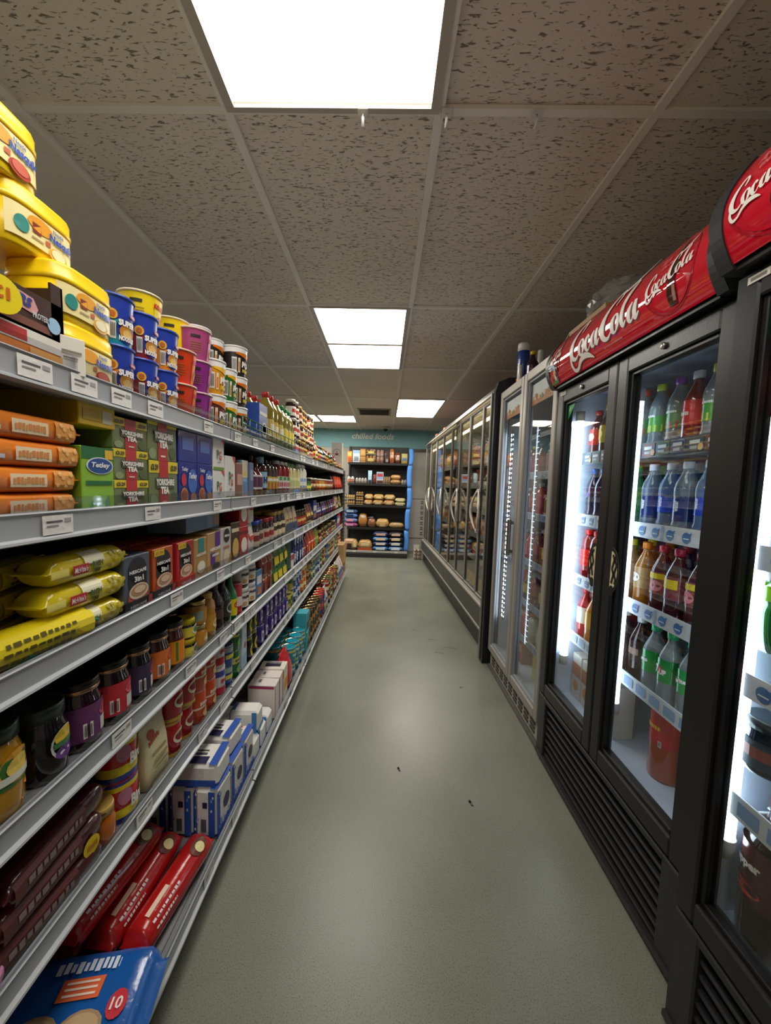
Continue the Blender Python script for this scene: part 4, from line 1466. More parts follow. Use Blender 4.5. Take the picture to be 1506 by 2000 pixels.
for y, kd, lb in ((.870, n1, 'grey coffee sachet box with a mug picture in a black tray'), (.975, n2, 'orange coffee sachet box with yellow flash in a black tray'),
                  (1.085, n3, 'red coffee sachet box with yellow flash in a red tray'), (1.178, n4, 'gold and teal coffee sachet box beside the red one'),
                  (1.275, n5, 'gold and purple coffee sachet box on the third shelf down'), (1.372, n6, 'white and black coffee sachet box at the bay joint')):
    place(3, y, kd, None, 0, lb, RND.uniform(-.03, .03), cats)
for k, kd in enumerate((n2, n2, n3)):
    place(3, .93 + k * .1, kd, -.70, 0, '%s set back in the second row, %s' % (('orange coffee box', 'orange coffee box', 'red coffee box')[k], ORD[k]), 0, cats)
lay = carton('coffee_box', 'pale blue coffee box laid across the others', 'coffee box', .24, .12, .05, K('8aa2b4'), blocks((.0, .6, .1, .9, '6f8aa0'), (.78, .98, .2, .95, 'b89468')))
place(3, 1.28, lay, -.66, .142)

y = 1.425
CJ = 'coffee_jar'
y = run(3, y, carton('coffee_box', 'dark brown coffee box with gold cup', 'coffee box', .085, .07, .15, K('4a321c'), both(dot(0, .35, .35, .25, 'd8b060'), blocks((.1, .9, .75, .85, 'e8d8b0')))), 1)
y = run(3, y, carton('coffee_box', 'red cappuccino box with foam cup', 'coffee box', .085, .07, .125, K('b8242a'), both(dot(0, .4, .35, .25, 'f0e4d4'), blocks((.0, 1, .75, .85, '7a1418')))), 1, tiers=2, th=.126)
kd = pouch('creamer_pack', 'white and red creamer pack', 'creamer', .1, .045, .15, K('e4dcd0'), both(dot(0, .5, .34, .14, 'c02834'), scrib(0, .52, .06, 'f4f0ea', .5), blocks((.1, .9, .7, .95, '9cba9a'))))
y = run(3, y, kd, 1, tiers=2, th=.13)
y = run(3, y, jar(CJ, 'dark coffee jar with blue lid', 'coffee jar', .036, .13, K('2a140c'), K('2a4ab0'), K('c8b8a0'), wrap_blocks((.2, .8, .3, .5, '7a2a20'))), 2, 1, 2)
y = run(3, y, jar(CJ, 'dark coffee jar with red lid', 'coffee jar', .036, .13, K('2a140c'), K('b8242c'), K('d0c0ac'), wrap_blocks((.2, .8, .3, .5, 'a02a2a'))), 2, 1, 2)
y = run(3, y, jar(CJ, 'dark coffee jar with gold lid', 'coffee jar', .038, .15, K('2c160c'), K('c2a050'), K('e8d8b0'), wrap_blocks((.2, .8, .35, .5, '3a2214'))), 3, 1, 2)
y = run(3, y, pouch('coffee_refill', 'cream and blue coffee refill pouch', 'coffee pouch', .09, .04, .16, K('c0ae88'), blocks((0, 1, .1, .4, '3a4a6a'), (.2, .8, .5, .7, '8a2a24'))), 3)
y = run(3, y, jar(CJ, 'brown coffee jar with black lid', 'coffee jar', .036, .125, K('341a10'), K('1c1818'), K('b03024'), wrap_blocks((.2, .8, .35, .5, 'e8c060'))), 4, 1, 2)
y = run(3, y, pouch('coffee_refill', 'brown and gold coffee refill pouch', 'coffee pouch', .085, .04, .15, K('7a4a24'), blocks((.1, .9, .4, .6, 'd8b860'), (.2, .8, .1, .3, '2a1c14'))), 3)
y = run(3, y, carton('cocoa_box', 'blue malt drink box', 'cocoa box', .07, .06, .17, K('24408a'), blocks((.1, .9, .5, .75, 'd8d4cc'), (.2, .8, .15, .4, 'b87a3a'))), 2)
def pz(nm, c, a, b2, w=.07, h=.14):
    return pouch('sweet_pouch', nm, 'pouch', w, .04, h, K(c), blocks((.1, .9, .45, .7, a), (.2, .8, .12, .32, b2), (.05, .4, .76, .86, b2)))


y = mix(3, y, 4.55, [pz('purple drinking-chocolate pouch', '3a2a7a', 'd8c8e0', '7a4a2c'), pz('navy and white sweet pouch', '1f2a5a', 'c8d0e0', 'b83c44'), pz('light blue sweet pouch', '5a7ab0', '24243c', 'd8a0b0'),
                      pz('black and gold sweet pouch', '1c1816', 'c8a04a', '8a3a24'), pz('violet sweet pouch', '5a3a7a', 'e0d0e8', '2a2040'), pz('brown toffee pouch', '5a3420', 'e0c08a', 'b8402c')], 2, 1, seed=31)
y = mix(3, y, 5.16, [pz('pink sweet pouch', 'b86aa0', 'f0d8e8', '8a2a5c', .075, .17), pz('yellow and brown sweet pouch', 'b8922c', '5a2a24', 'e8d8a0', .075, .17), pz('teal mint pouch', '2a6a6a', 'd8e8e0', '1c2a3a', .07, .15)], 1, 1, seed=32)

# ================================================================== FOURTH SHELF
def jamlab(c1, c2, name=None):
    def f(g, S, r, h):
        g.rect(S, .05 * r, 1.2 * r, .2 * h, .4 * h, K('d8d4cc'), .0014, 8)
        g.disc(S, .5 * r, .5 * h, .5 * r, .1 * h, K(c2), .0012, 12)
        barcode(-.55, .3, .42, .22, .0012)(g, S, r, h)
        if name:
            g.text(S, name, .6 * r, .3 * h, .06 * h, K('5a2a2c'), w=.9 * r, o=.0022)
    return f


def rings_lid(kd, col):
    return kd


HJ = .138
jy = jar('mustard_jar', 'large amber curd jar with green and orange label', 'jam jar', .044, .15, K('b8861c'), K('2c3a30'), None, None, lid_h=.022)
t = G(); S = S_cyl(.044)
t.grid(S, -.03, .055, .055, .10, 14, 1, K('3f7a3a'), .0008); t.disc(S, .012, .085, .03, .026, K('e0a83a'), .0014, 16); t.disc(S, .012, .085, .02, .016, K('f0d060'), .002, 14)
t.poly(S, [(.03, .04), (.055, .05), (.055, .075), (-.01, .06)], K('e08a2c'), .0014); t.rect(S, -.02, .05, .064, .076, K('e4e6da'), .0026, 8)
jy.parts.append(('label', t.mesh('label')))
jd = jar('jam_jar', 'black-looking jam jar with round yellow and purple label', 'jam jar', .040, .135, K('140c10'), K('2c3a30'), None, None, lid_h=.022)
t = G(); S = S_cyl(.040)
t.disc(S, .012, .062, .028, .03, K('dfe0d8'), .0008, 18); t.disc(S, .010, .075, .02, .016, K('e0c03a'), .0014, 16); t.disc(S, .012, .046, .022, .013, K('6a3a8a'), .0014, 16); t.rect(S, -.012, .034, .058, .068, K('3f7a44'), .002, 6)
jd.parts.append(('label', t.mesh('label')))
LID = '1d1916'
jp = jar('jam_jar', 'purple-labelled jam jar with black lid', 'jam jar', .042, HJ, K('2a0c18'), K(LID), K('6a3264'), jamlab('6a3264', 'c84a5a'), v0=.15, v1=.66)
jr = jar('jam_jar', 'red-labelled jam jar with black lid', 'jam jar', .044, HJ, K('240a10'), K(LID), K('c02c34'), jamlab('c02c34', 'd85a60'), v0=.15, v1=.66)
jb = jar('jam_jar', 'dark currant jam jar with maroon label', 'jam jar', .039, HJ, K('180a12'), K(LID), K('3a2a4a'), jamlab('3a2a4a', 'b83a54'), v0=.15, v1=.66)
js = jar('jam_jar', 'dark jam jar with orange and red label', 'jam jar', .041, HJ, K('3a140c'), K(LID), K('d8702c'), jamlab('d8702c', 'c82c24'), v0=.15, v1=.66)
jm = jar('jam_jar', 'dark marmalade jar with bright orange label', 'jam jar', .037, HJ, K('4a2008'), K(LID), K('e58a1c'), wrap_blocks((.3, .36, .2, .6, '4a7a2a'), (.7, .76, .2, .6, '4a7a2a')), v0=.15, v1=.62)
grp = 'jam jars on the fourth shelf'
# copper rim on the black lids
for kd in (jp, jr, jb, js, jm):
    r = kd.size[0] / 2
    g = G(); z = kd.size[2] - .018
    g.lathe([(r * .93, z - .003), (r * .945, z - .002), (r * .945, z + .003), (r * .93, z + .004)], K('c89a7a'), 'metal', 22, cap0=False, cap1=False)
    kd.parts.append(('lid_rim', g.mesh('lid_rim')))
JL = 'on the fourth shelf down'
for y, kd, lb in ((.556, jy, 'large amber curd jar with green and orange label, leftmost jar in view'), (.646, jd, 'black jam jar with a round yellow and purple label'),
                  (.732, jp, 'purple-labelled jam jar with black lid between two other jars'), (.82, jr, 'red-labelled jam jar with black lid, front row'),
                  (.904, jb, 'dark currant jam jar squeezed between red and orange labels'), (.985, js, 'jam jar with an orange and red label, front row'), (1.063, jm, 'marmalade jar with bright orange label and green edges')):
    place(4, y, kd, None, 0, lb, RND.uniform(-.1, .1), grp)
for rw, x in ((1, -.665), (2, -.765)):
    for k in range(6):
        kd = (jp, jr, jr, js, jb, jm)[k]
        place(4, .69 + .03 * rw + .09 * k, kd, x, 0, '%s, %s, %s from near end' % (kd.desc, ROWS[rw], ORD[k]), 0, grp)
mm = jar('spread_jar', 'squat black yeast-spread jar with yellow lid', 'spread jar', .033, .06, K('161010'), K('e0c81c'), K('e4d440'), both(wdot(.2, .45, .6, .26, 'e8e4d4'), wdot(.2, .45, .4, .16, '4a7a2c', .002)), lid_h=.016)
for i in range(2):
    place(4, 1.134, mm, None, i * .061, 'squat yeast-spread jar with yellow lid, %s one' % ('lower', 'upper')[i], 0, 'yeast-spread jars')
hn = jar('honey_jar', 'golden honey jar', 'honey jar', .036, .078, K('c0841c'), K('c8b478'), K('c88a2c'), both(wdot(.2, .42, .55, .2, 'e8c85a'), wdot(.2, .42, .38, .13, 'f2e4b0', .002)), lid_h=.014, v0=.15, v1=.7, lid_mat='metal')
hn2 = jar('honey_jar', 'honeycomb-labelled honey jar', 'honey jar', .036, .078, K('b87a1c'), K('c8b478'), K('b8802c'), both(wrap_blocks((.1, .4, .2, .6, '8a9a8a'))), lid_h=.014, v0=.15, v1=.7, lid_mat='metal')
place(4, 1.205, hn, None, 0, 'golden honey jar with round badge, under another honey jar', 0, 'honey jars')
place(4, 1.205, hn2, None, .0785, 'honeycomb-labelled honey jar stacked on a golden one', 0, 'honey jars')
sq = bottle('honey_bottle', 'amber squeezy honey bottle', 'honey bottle', .032, .16, K('b8822c'), K('d8b468'), K('c89238'), both(wdot(.2, .35, .6, .1, 'e8d08a')), shape='squeeze', v0=.2, v1=.55, capr=.6)
place(4, 1.275, sq, None, 0, 'amber squeezy honey bottle beside the stacked honey jars')
db = bottle('syrup_bottle', 'dark chocolate syrup bottle', 'bottle', .032, .17, K('241410'), K('6a4a34'), K('2a1814'), wrap_blocks((.2, .8, .3, .5, '4a3028')), shape='waist')
db2 = bottle('syrup_bottle', 'dark green syrup bottle with oval label', 'bottle', .034, .18, K('1a2418'), K('3a3430'), K('3a3a34'), both(wdot(.1, .38, .7, .12, 'd0c8b8'), wdot(.1, .38, .5, .08, '3a4a34', .002)), shape='slim')
place(4, 1.34, db, None, 0, 'dark chocolate syrup bottle next to the honey bottle')
place(4, 1.407, db2, None, 0, 'dark green syrup bottle with an oval pale label')
for k in range(3):
    place(4, 1.30 + k * .07, db2, -.66, 0, 'dark green syrup bottle in the second row, %s' % ORD[k], 0, 'syrup bottles')
gb = bottle('lemon_bottle', 'tall green glass bottle with yellow label', 'bottle', .027, .2, K('1f7a34'), K('d8c81c'), K('e8cf1c'), both(wdot(.0, .3, .6, .06, 'c02a24'), wwords('3', .0, .3, .07, 'f0e8d0', .4)), shape='long', v0=.1, v1=.42)
place(4, 1.469, gb, None, 0, 'tall green glass bottle with a yellow label at the bay joint')
rc = can('cocoa_tin', 'slim red tin', 'tin', .026, .13, K('b82430'), None, [(.3, .6, K('e0d8d0'))])
place(4, 1.524, rc, None, 0, 'slim red tin beside the tall green glass bottle')
nt_ = jar('spread_tub', 'chocolate spread jar with white lid', 'spread jar', .043, .095, K('2c140c'), K('e8e6e2'), K('e6e0d4'), both(wwords('nutella', -.1, .62, .16, '2a1410', 1.5, bold=.05), wdot(.4, .35, .4, .14, 'd8a03c'), wdot(-.5, .3, .3, .1, 'c89a6a')), lid_h=.02, neck=.92, v0=.16, v1=.78)
for k in range(2):
    for i in range(2):
        place(4, 1.595 + .09 * k, nt_, None, i * .0955, 'chocolate spread jar with white lid, %s of the %s pair' % (('bottom', 'top')[i], ('nearer', 'farther')[k]), 0, 'chocolate spread jars')
y = 1.732
y = run(4, y, carton('gravy_box', 'light blue stuffing box', 'box', .07, .06, .13, K('4a86c0'), blocks((.1, .9, .5, .8, 'e4e8ec'), (.2, .8, .1, .4, 'c87a4a'))), 1)
y = run(4, y, pouch('stuffing_pouch', 'brown and red stuffing pouch', 'pouch', .09, .045, .13, K('9a3a28'), blocks((.1, .9, .5, .7, 'e0c8a0'), (.2, .7, .1, .4, '6a3a20'))), 2, 2, th=.08)
y = run(4, y, pouch('soup_pouch', 'green soup pouch with yellow panel', 'pouch', .09, .05, .12, K('3f7a2c'), blocks((.1, .9, .1, .45, 'e0c82c'), (.2, .8, .55, .75, '7ab04a'))), 3, 2, th=.09)
y = run(4, y, carton('seasoning_box', 'tall dark green powder box', 'box', .1, .07, .19, K('164028'), blocks((.15, .85, .6, .66, '2a5a3c'))), 1)
y = run(4, y, carton('seasoning_card', 'small red and white seasoning carton', 'carton', .07, .06, .09, K('e4dcd4'), blocks((0, 1, .6, 1, 'c02c30'))), 1)


def pjar(desc, ch):
    return can('gravy_drum', desc, 'drum', .036, .11, K('22306e'), both(wwords(ch, -.1, .5, .5, 'e0e4f0', .9, bold=.05), wdot(.8, .4, .3, .2, 'c87a3c')), None, '2a3f8a')


y = run(4, y, pjar('navy gravy drum with big pale letter', 'P'), 4, 2, th=.111)
y = run(4, y, pouch('noodle_bag', 'dark red snack bag', 'pouch', .09, .05, .14, K('8e1f24'), blocks((.2, .8, .45, .65, 'e8b04a'))), 2)
y = run(4, y, pouch('noodle_bag', 'orange and red snack bag with white script', 'pouch', .1, .05, .16, K('d8481c'), both(scrib(0, .5, .1, 'f4e8d4', .8), blocks((.1, .5, .08, .3, 'e8a02c')))), 3)
y = run(4, y, pouch('noodle_bag', 'lime green snack bag', 'pouch', .085, .05, .15, K('8ab02c'), blocks((.2, .8, .45, .65, 'e8e070'))), 2)
def sj(nm, b1, l1, lab, a1, r=.033, h=.115):
    return jar('sauce_jar', nm, 'jar', r, h, K(b1), K(l1), K(lab), both(wrap_blocks((.2, .8, .38, .52, a1)), wdot(.1, .26, .5, .08, a1)))


y = mix(4, y, 4.72, [sj('black sauce jar with white label', '181210', '161414', 'd8d4c8', '3a5a3a'), sj('brown sauce jar with gold lid', '3a1c10', 'b8964a', 'd0844a', '5a1c14'), sj('tan paste jar with black lid', '5a3c1c', '201c1a', 'b89a64', '7a2c1c'),
                      sj('dark red paste jar', '4a140c', 'c8b060', 'a8342c', 'e8d8b0'), sj('green sauce jar with white lid', '2c3a18', 'd8d4cc', '5a8a3a', 'e8e0b8'),
                      bottle('sauce_bottle', 'thin dark marinade bottle', 'bottle', .026, .15, K('1f1210'), K('8a2a20'), K('c8a870'), wrap_blocks((.2, .8, .3, .42, '4a1c14')))], 1, 2, seed=41)
y = run(4, y, carton('cube_box', 'blue and white stock cube box', 'carton', .06, .06, .15, K('3a6ab0'), blocks((.1, .9, .4, .8, 'e4e8ec'))), 2)
y = run(4, y, carton('cube_box', 'bright red stock cube box with white mark', 'carton', .08, .06, .17, K('d01f28'), blocks((.45, .6, .3, .75, 'f0e8e4'), (.3, .75, .45, .58, 'f0e8e4'))), 3)

# ================================================================== FIFTH SHELF
def choco(g, F, w, h, d=0):
    g.rect(F, -.45 * w, .2 * w, .2 * h, .9 * h, K('5a2a28'), .001)
    scrib(-.1, .55, .3, '8a7a78', .5)(g, F, w, h)
    g.rect(F, -.3 * w, .3 * w, .06 * h, .16 * h, K('b83c40'), .0014)


ch = flowpack('chocolate_pack', 'long maroon chocolate pack', 'chocolate', .24, .085, .05, K('4a1c20'), choco, e=4, ends=.014)
for i in range(3):
    place(5, .62 + .012 * i, ch, None, .0505 * i, 'long maroon chocolate pack at the front of the fifth shelf, %s of three' % ('bottom', 'middle', 'top')[i], .06 * (i - 1), 'maroon chocolate packs')
    place(5, .63, ch, -.70, .0505 * i, 'long maroon chocolate pack set back in shade, %s' % ('lowest', 'middle', 'highest')[i], .1, 'maroon chocolate packs')
g = G(); g.disc(S_front(0), 0, 0, .019, .019, K('e0c41c'), .0006, 20); scrib(0, .0, .4, 'b8641c', .8)(g, lambda u, v, o: (u, -o - .0004, v), .03, .03)
tag(link('price_spot', g, None, (XU - .011, .70, deck(5) + .055), PI / 2 - .1), 'round yellow price spot against the maroon chocolate packs', 'price tag')
pkp = flowpack('sweet_pack', 'pink sweet pack', 'sweets', .15, .09, .04, K('c05a94'), blocks((.1, .6, .2, .8, 'd88ab4'), (.65, .9, .1, .6, 'b8c83a')), lump=.1)
place(5, .49, pkp, -.60, .0, 'pink sweet pack at the lower left frame edge', .5)
am = jar('syrup_jar', 'small amber syrup jar', 'jar', .03, .085, K('c0681c'), K('d8b060'), None, None)
place(5, .765, am, None, 0, 'small amber syrup jar in front of the red and yellow tubs')


def bird(g, S, r, h):
    g.text(S, "Bird's", .25 * r, .45 * h, .3 * h, K('f4f0e6'), w=1.15 * r, bold=.05, shear=.15, rot=.05, o=.003)
    g.disc(S, -.55 * r, .62 * h, .36 * r, .2 * h, K('c07a94'), .002, 12)


bt = can('custard_drum', 'red, yellow and blue custard drum', 'drum', .044, .1, K('c8202c'), bird, [(0, .13, K('2c3a9a')), (.13, .34, K('e6d21c')), (.78, .9, K('e6d21c')), (.9, .97, K('2c3a9a'))], 'c83a3a')
for i in range(2):
    place(5, .838, bt, None, .102 * i, 'red, yellow and blue custard drum, %s of two' % ('lower', 'upper')[i], 0, 'custard drums')


def creamp(g, F, w, h, d=0):
    scrib(-.1, .72, .09, 'b0342c', .45, .15)(g, F, w, h)
    g.disc(F, -.16 * w, .8 * h, .14 * w, .07 * h, K('b84a2c'), .0018, 12)
    for i in range(3):
        g.rect(F, -.3 * w, .28 * w, (.5 - i * .1) * h, (.54 - i * .1) * h, K('9c8a5c'), .002)
    g.rect(F, -.42 * w, .42 * w, .06 * h, .12 * h, K('b8a878'), .002)


cp_ = pouch('custard_pouch', 'cream coloured custard pouch', 'pouch', .105, .05, .165, K('d9cfa4'), creamp, 'paper')
place(5, .945, cp_, None, 0, 'cream coloured pouch with red script beside the drums', .0, 'cream pouches')
place(5, .955, cp_, -.665, 0, 'cream coloured pouch standing behind another', .0, 'cream pouches')
y = 1.012
heinz = can('soup_can', 'red soup can with gold and white label', 'can', .0365, .105, K('b4202a'), both(wdot(.1, .5, .75, .2, 'e6d8b8'), wdot(.1, .5, .5, .12, '8e1c24', .002)), [(.0, .1, K('c8a04a')), (.88, .96, K('c8a04a'))])
heinz2 = can('soup_can', 'orange and red soup can', 'can', .0365, .105, K('d0542c'), both(wscrib(.0, .6, .14, 'f0e8d8', 1.1), wdot(.2, .28, .5, .14, 'e8b87a')), [(.44, .5, K('e8dcc0'))])
pwd = can('soup_can', 'red and white striped dessert can', 'can', .034, .11, K('d8d4d0'), wscrib(.0, .55, .14, 'c02430', 1.1), [(.1, .35, K('c0283a')), (.7, .9, K('3a4a9a'))])
y = run(5, y, heinz, 2, 2, 2, .004)
y = run(5, y, heinz2, 2, 2, 1, .004)
y = run(5, y, pwd, 1, 2, 1, .004)
y = run(5, y, can('dessert_can', 'blue and yellow dessert can', 'can', .033, .08, K('2c4a94'), wrap_blocks((.2, .8, .4, .6, 'd8d04a')), [(.7, .95, K('9ab0a0'))]), 1, 2)
y = run(5, y, can('pineapple_can', 'green fruit can with yellow band', 'can', .038, .11, K('1f6a34'), both(wdot(.2, .3, .6, .16, '6ab04a'), wscrib(.0, .63, .11, '1c3a7a', 1.1)), [(.52, .74, K('e0d23a'))]), 1, 2)
y = run(5, y, carton('milk_carton', 'white and pale blue tall milk carton', 'carton', .062, .062, .19, K('c4d4e6'), both(dot(.1, .5, .2, .07, 'c03a44'), blocks((.1, .9, .75, .9, 'e8eef4'), (.1, .9, .1, .3, '9ab8d8')))), 1)
y = run(5, y, can('pineapple_can', 'black and yellow pineapple can', 'can', .038, .11, K('1c1a1c'), both(wdot(.1, .42, .5, .26, 'e4d02c'), wdot(.1, .42, .22, .11, '1c1a1c', .002)), [(.85, .95, K('9a9234'))]), 2, 2)
y = run(5, y, can('custard_can', 'deep purple dessert can', 'can', .038, .1, K('3a2478'), both(wwords('D', -.1, .5, .5, 'cfc4e8', .7, bold=.06), wdot(.8, .3, .3, .15, 'd8c04a')), None), 7, 2, 1, .003)
PAL = [('teal dessert can', '2a7a84', 'e0d8b0'), ('amber fruit can', 'd09028', '8a2c20'), ('orange fruit can', 'd86a20', 'f0dca0'), ('lemon yellow fruit can', 'd8c03c', '3a6a34'), ('green pea can', '3a7a3c', 'd8e0b0'),
       ('blue bean can', '2c5aa0', 'e0e4ea'), ('crimson tomato can', 'a8242c', 'e8d8b8'), ('tan vegetable can', 'b89458', '5a3a20'), ('violet berry can', '5a3a84', 'd8c8e0'), ('pale grey fish can', 'b4b4b0', '3a5a8a'), ('brick red chilli can', '9a3c24', 'e8c87a'), ('olive soup can', '7a7a34', 'e8e0b8')]
FC = [can('food_can', nm, 'can', .037, .108, K(c1), both(wrap_blocks((.1, .9, .35, .6, c2)), wdot(.1, .22, .4, .1, c2), wdot(.9, .7, .25, .08, c2)), [(.86, .96, K(c2))]) for nm, c1, c2 in PAL]
mix(5, y, 3.7, FC[:8], 2, 1, seed=51, run_len=(2, 3))
mix(5, 3.7, 5.16, FC[6:] + [FC[0], FC[4]], 2, 1, seed=52, run_len=(1, 3))

# ================================================================== BOTTOM SHELF
def bluepack(g, F, w, h, d=0):
    pass


def top_deco(kind):
    def f(g, F, w, h, d):
        T = S_top(h + .0008)
        kind(g, T, w, d)
    return f


def bb(g, T, w, d):
    scrib(.02, .30, .12, 'd8e0ec', .4)(g, T, w, d)
    g.rect(T, -.1 * w, .16 * w, .02 * d, .2 * d, K('e0683c'), .002)
    for i in range(3):
        g.rect(T, -.07 * w, .13 * w, (.05 + .05 * i) * d, (.07 + .05 * i) * d, K('f0d8c8'), .003)
    for x in (-.14, .12):
        g.disc(T, x * w, -.2 * d, .13 * w, .14 * d, K('a88a68'), .002, 14)
        g.disc(T, x * w, -.2 * d, .11 * w, .11 * d, K('c0a27c'), .003, 14)
    g.disc(T, .3 * w, -.06 * d, .06 * w, .12 * d, K('c8303c'), .003, 14)
    g.text(T, '10', .3 * w, -.06 * d, .1 * d, K('f0e4e0'), w=.07 * w, o=.005)


bp_ = flowpack('biscuit_multipack', 'blue biscuit multipack', 'biscuits', .30, .2, .085, K('1c5aa8'), top_deco(bb), e=4.5, ends=.02, lump=.05)
bp2 = flowpack('biscuit_multipack', 'dark blue biscuit multipack', 'biscuits', .30, .2, .07, K('1c2c84'), both(top_deco(lambda g, T, w, d: (scrib(.0, .25, .12, 'd0d4e4', .6)(g, T, w, d), g.poly(T, [(.3 * w, .1 * d), (.4 * w, .3 * d), (.46 * w, .1 * d)], K('e4e8f0'), .002)))), e=4.5, ends=.02, lump=.05)
place(6, .66, bp_, -.585, .0, 'blue biscuit multipack with an orange square and a red 10 badge', -PI / 2 + .18)
place(6, .50, bp2, -.60, .0, 'dark blue biscuit multipack at the bottom frame edge', -PI / 2 + .12)


def redp(g, F, w, h, d=0):
    S = lambda u, v, o: (u, -d / 2 * math.sin(v) - o * math.sin(v), h / 2 + h / 2 * math.cos(v) + o * math.cos(v))
    # v: angle over the round top towards the front
    g.disc(lambda u, v, o: S(u, .5 - v / .04, o), .3 * w, 0, .1 * w, .02, K('6a3420'), .003, 16)
    g.disc(lambda u, v, o: S(u, .5 - v / .04, o), .3 * w, -.004, .05 * w, .014, K('e8dc9c'), .004, 14)
    g.nv = 1
    for vv, ww in ((.003, .34), (-.011, .26)):
        scrib(-.2 if ww > .3 else -.24, 0, 1, 'e8e0da', ww)(g, lambda u, v, o: S(u, .8 - (vv + v * .006) / .035, o + .001), w, 1)
    g.rect(lambda u, v, o: S(u, .2 - v / .035, o), -.36 * w, -.1 * w, -.004, .006, K('e8c8b0'), .003)


rp = flowpack('biscuit_roll', 'red chocolate biscuit roll', 'biscuits', .29, .074, .074, K('b41c1c'), redp, e=2.1, ends=.014)
for k, (yy, x, z) in enumerate(((.93, -.53, .0), (.92, -.61, .012), (.91, -.70, .0))):
    place(6, yy, rp, x, z, 'red chocolate biscuit roll, %s from the aisle edge' % ('first', 'second', 'third')[k], .06 * (k - 1) - .05, 'red chocolate biscuit rolls')
for k, (yy, x) in enumerate(((.92, -.58), (.90, -.66))):
    place(6, yy - .04, rp, x - .07, .078, 'red chocolate biscuit roll stacked behind, %s' % ('nearer the aisle', 'farther back')[k], -.1, 'red chocolate biscuit rolls')


def flour(g, F, w, h, d=0):
    g.rect(F, -.5 * w, .5 * w, 0, .2 * h, K('2c54b0'), .001, mat='paper')
    g.rect(F, -.5 * w, -.3 * w, .2 * h, .9 * h, K('2c54b0'), .001, mat='paper')
    g.disc(F, .1 * w, .52 * h, .2 * w, .14 * h, K('1f2450'), .0014, 16)
    rn = random.Random(8)
    for i in range(26):
        u, v = rn.uniform(-.45, .45), rn.choice((rn.uniform(.18, .3), rn.uniform(.7, .95)))
        g.disc(F, u * w, v * h, .05 * w, .025 * h, K(('4a74c8', '6a90d8', 'e4e2dc')[i % 3]), .0014 + .0002 * i, 8)
    for i in range(30):
        u, v = rn.uniform(-.45, .45), rn.uniform(.1, .95)
        if abs(u) > .27:
            g.disc(S_left(-w / 2), u * d, v * h, .04 * d, .03 * h, K(('4a74c8', '88a8e0', 'e4e2dc')[i % 3]), .0012 + .0001 * i, 7)
            g.disc(S_right(w / 2), u * d, v * h, .04 * d, .03 * h, K(('4a74c8', '88a8e0', '2c54b0')[i % 3]), .0012 + .0001 * i, 7)
    T = S_top(h + .001)
    g.rect(T, -.5 * w, .5 * w, -.5 * d, -.2 * d, K('2c54b0'), .0008, mat='paper')
    g.rect(T, -.44 * w, -.14 * w, -.1 * d, .3 * d, K('23234a'), .0012, mat='paper')
    scrib(-.29, .16, .09, 'e8e8ee', .24)(g, T, w, d)
    scrib(-.29, .02, .09, 'e8e8ee', .24)(g, T, w, d)
    for i in range(4):
        g.rect(T, (-.08 + .07 * i) * w, (-.05 + .07 * i) * w, -.1 * d, .3 * d, K('4a4a58'), .0012, mat='paper')
    g.rect(T, .26 * w, .34 * w, -.02 * d, .2 * d, K('b83c44'), .0014, mat='paper')
    g.rect(S_right(w / 2), -d / 2 + .01, d / 2 - .01, .0, .25 * h, K('2c54b0'), .0008, mat='paper')
    L = S_left(-w / 2)
    g.rect(L, .14 * d, d / 2 - .006, .05 * h, .95 * h, K('2c54b0'), .0008, mat='paper')
    g.rect(L, -d / 2 + .006, -.38 * d, .05 * h, .7 * h, K('2c54b0'), .0008, mat='paper')
    g.rect(L, -.18 * d, .05 * d, .15 * h, .4 * h, K('5a5a64'), .002, mat='paper')
    g.rect(L, -.1 * d, .1 * d, .62 * h, .74 * h, K('23234a'), .002, mat='paper')


fl = carton('flour_bag', 'blue and white paper flour bag', 'flour bag', .105, .075, .165, K('e4e2dc'), flour, bev=.013, mat='paper')
grp = 'blue and white flour bags'
k = 0
for i, (yy, z) in enumerate(((1.16, 0), (1.275, 0), (1.385, 0))):
    for j, x in enumerate((-.523, -.603, -.683)):
        place(6, yy, fl, x, 0, 'blue and white flour bag on the base shelf, %s column, %s' % (ORD[i], ROWS[j]), RND.uniform(-.06, .06), grp)
flh = carton('flour_bag', 'flour bag lying flat', 'flour bag', .11, .17, .075, K('e6e3dc'), both(lambda g, F, w, h, d=0: (
    g.rect(S_top(h), -.5 * w, .5 * w, -.48 * d, -.34 * d, K('2c54b0'), .001), g.rect(S_left(-w / 2), -.46 * d, .46 * d, .06 * h, .34 * h, K('2c54b0'), .001, mat='paper'), g.rect(S_top(h), -.45 * w, -.16 * w, -.28 * d, .3 * d, K('23234a'), .001), scrib(-.3, .1, .05, 'e8e8ee', .24)(g, S_top(h), w, d), g.rect(S_top(h), -.1 * w, .0 * w, -.2 * d, .3 * d, K('4a4a58'), .001), g.rect(S_top(h), .06 * w, .12 * w, -.2 * d, .3 * d, K('4a4a58'), .001), g.rect(S_top(h), .22 * w, .3 * w, .0, .16 * d, K('b83c44'), .001), g.rect(S_left(-w / 2), -.3 * d, .25 * d, .42 * h, .84 * h, K('cfcacc'), .001, mat='paper'))), bev=.012, mat='paper')
place(6, 1.165, flh, -.575, .166, 'flour bag lying flat on top, nearest of the pile', .03, grp)
place(6, 1.30, flh, -.585, .166, 'flour bag lying flat on top, second of the pile', -.04, grp)
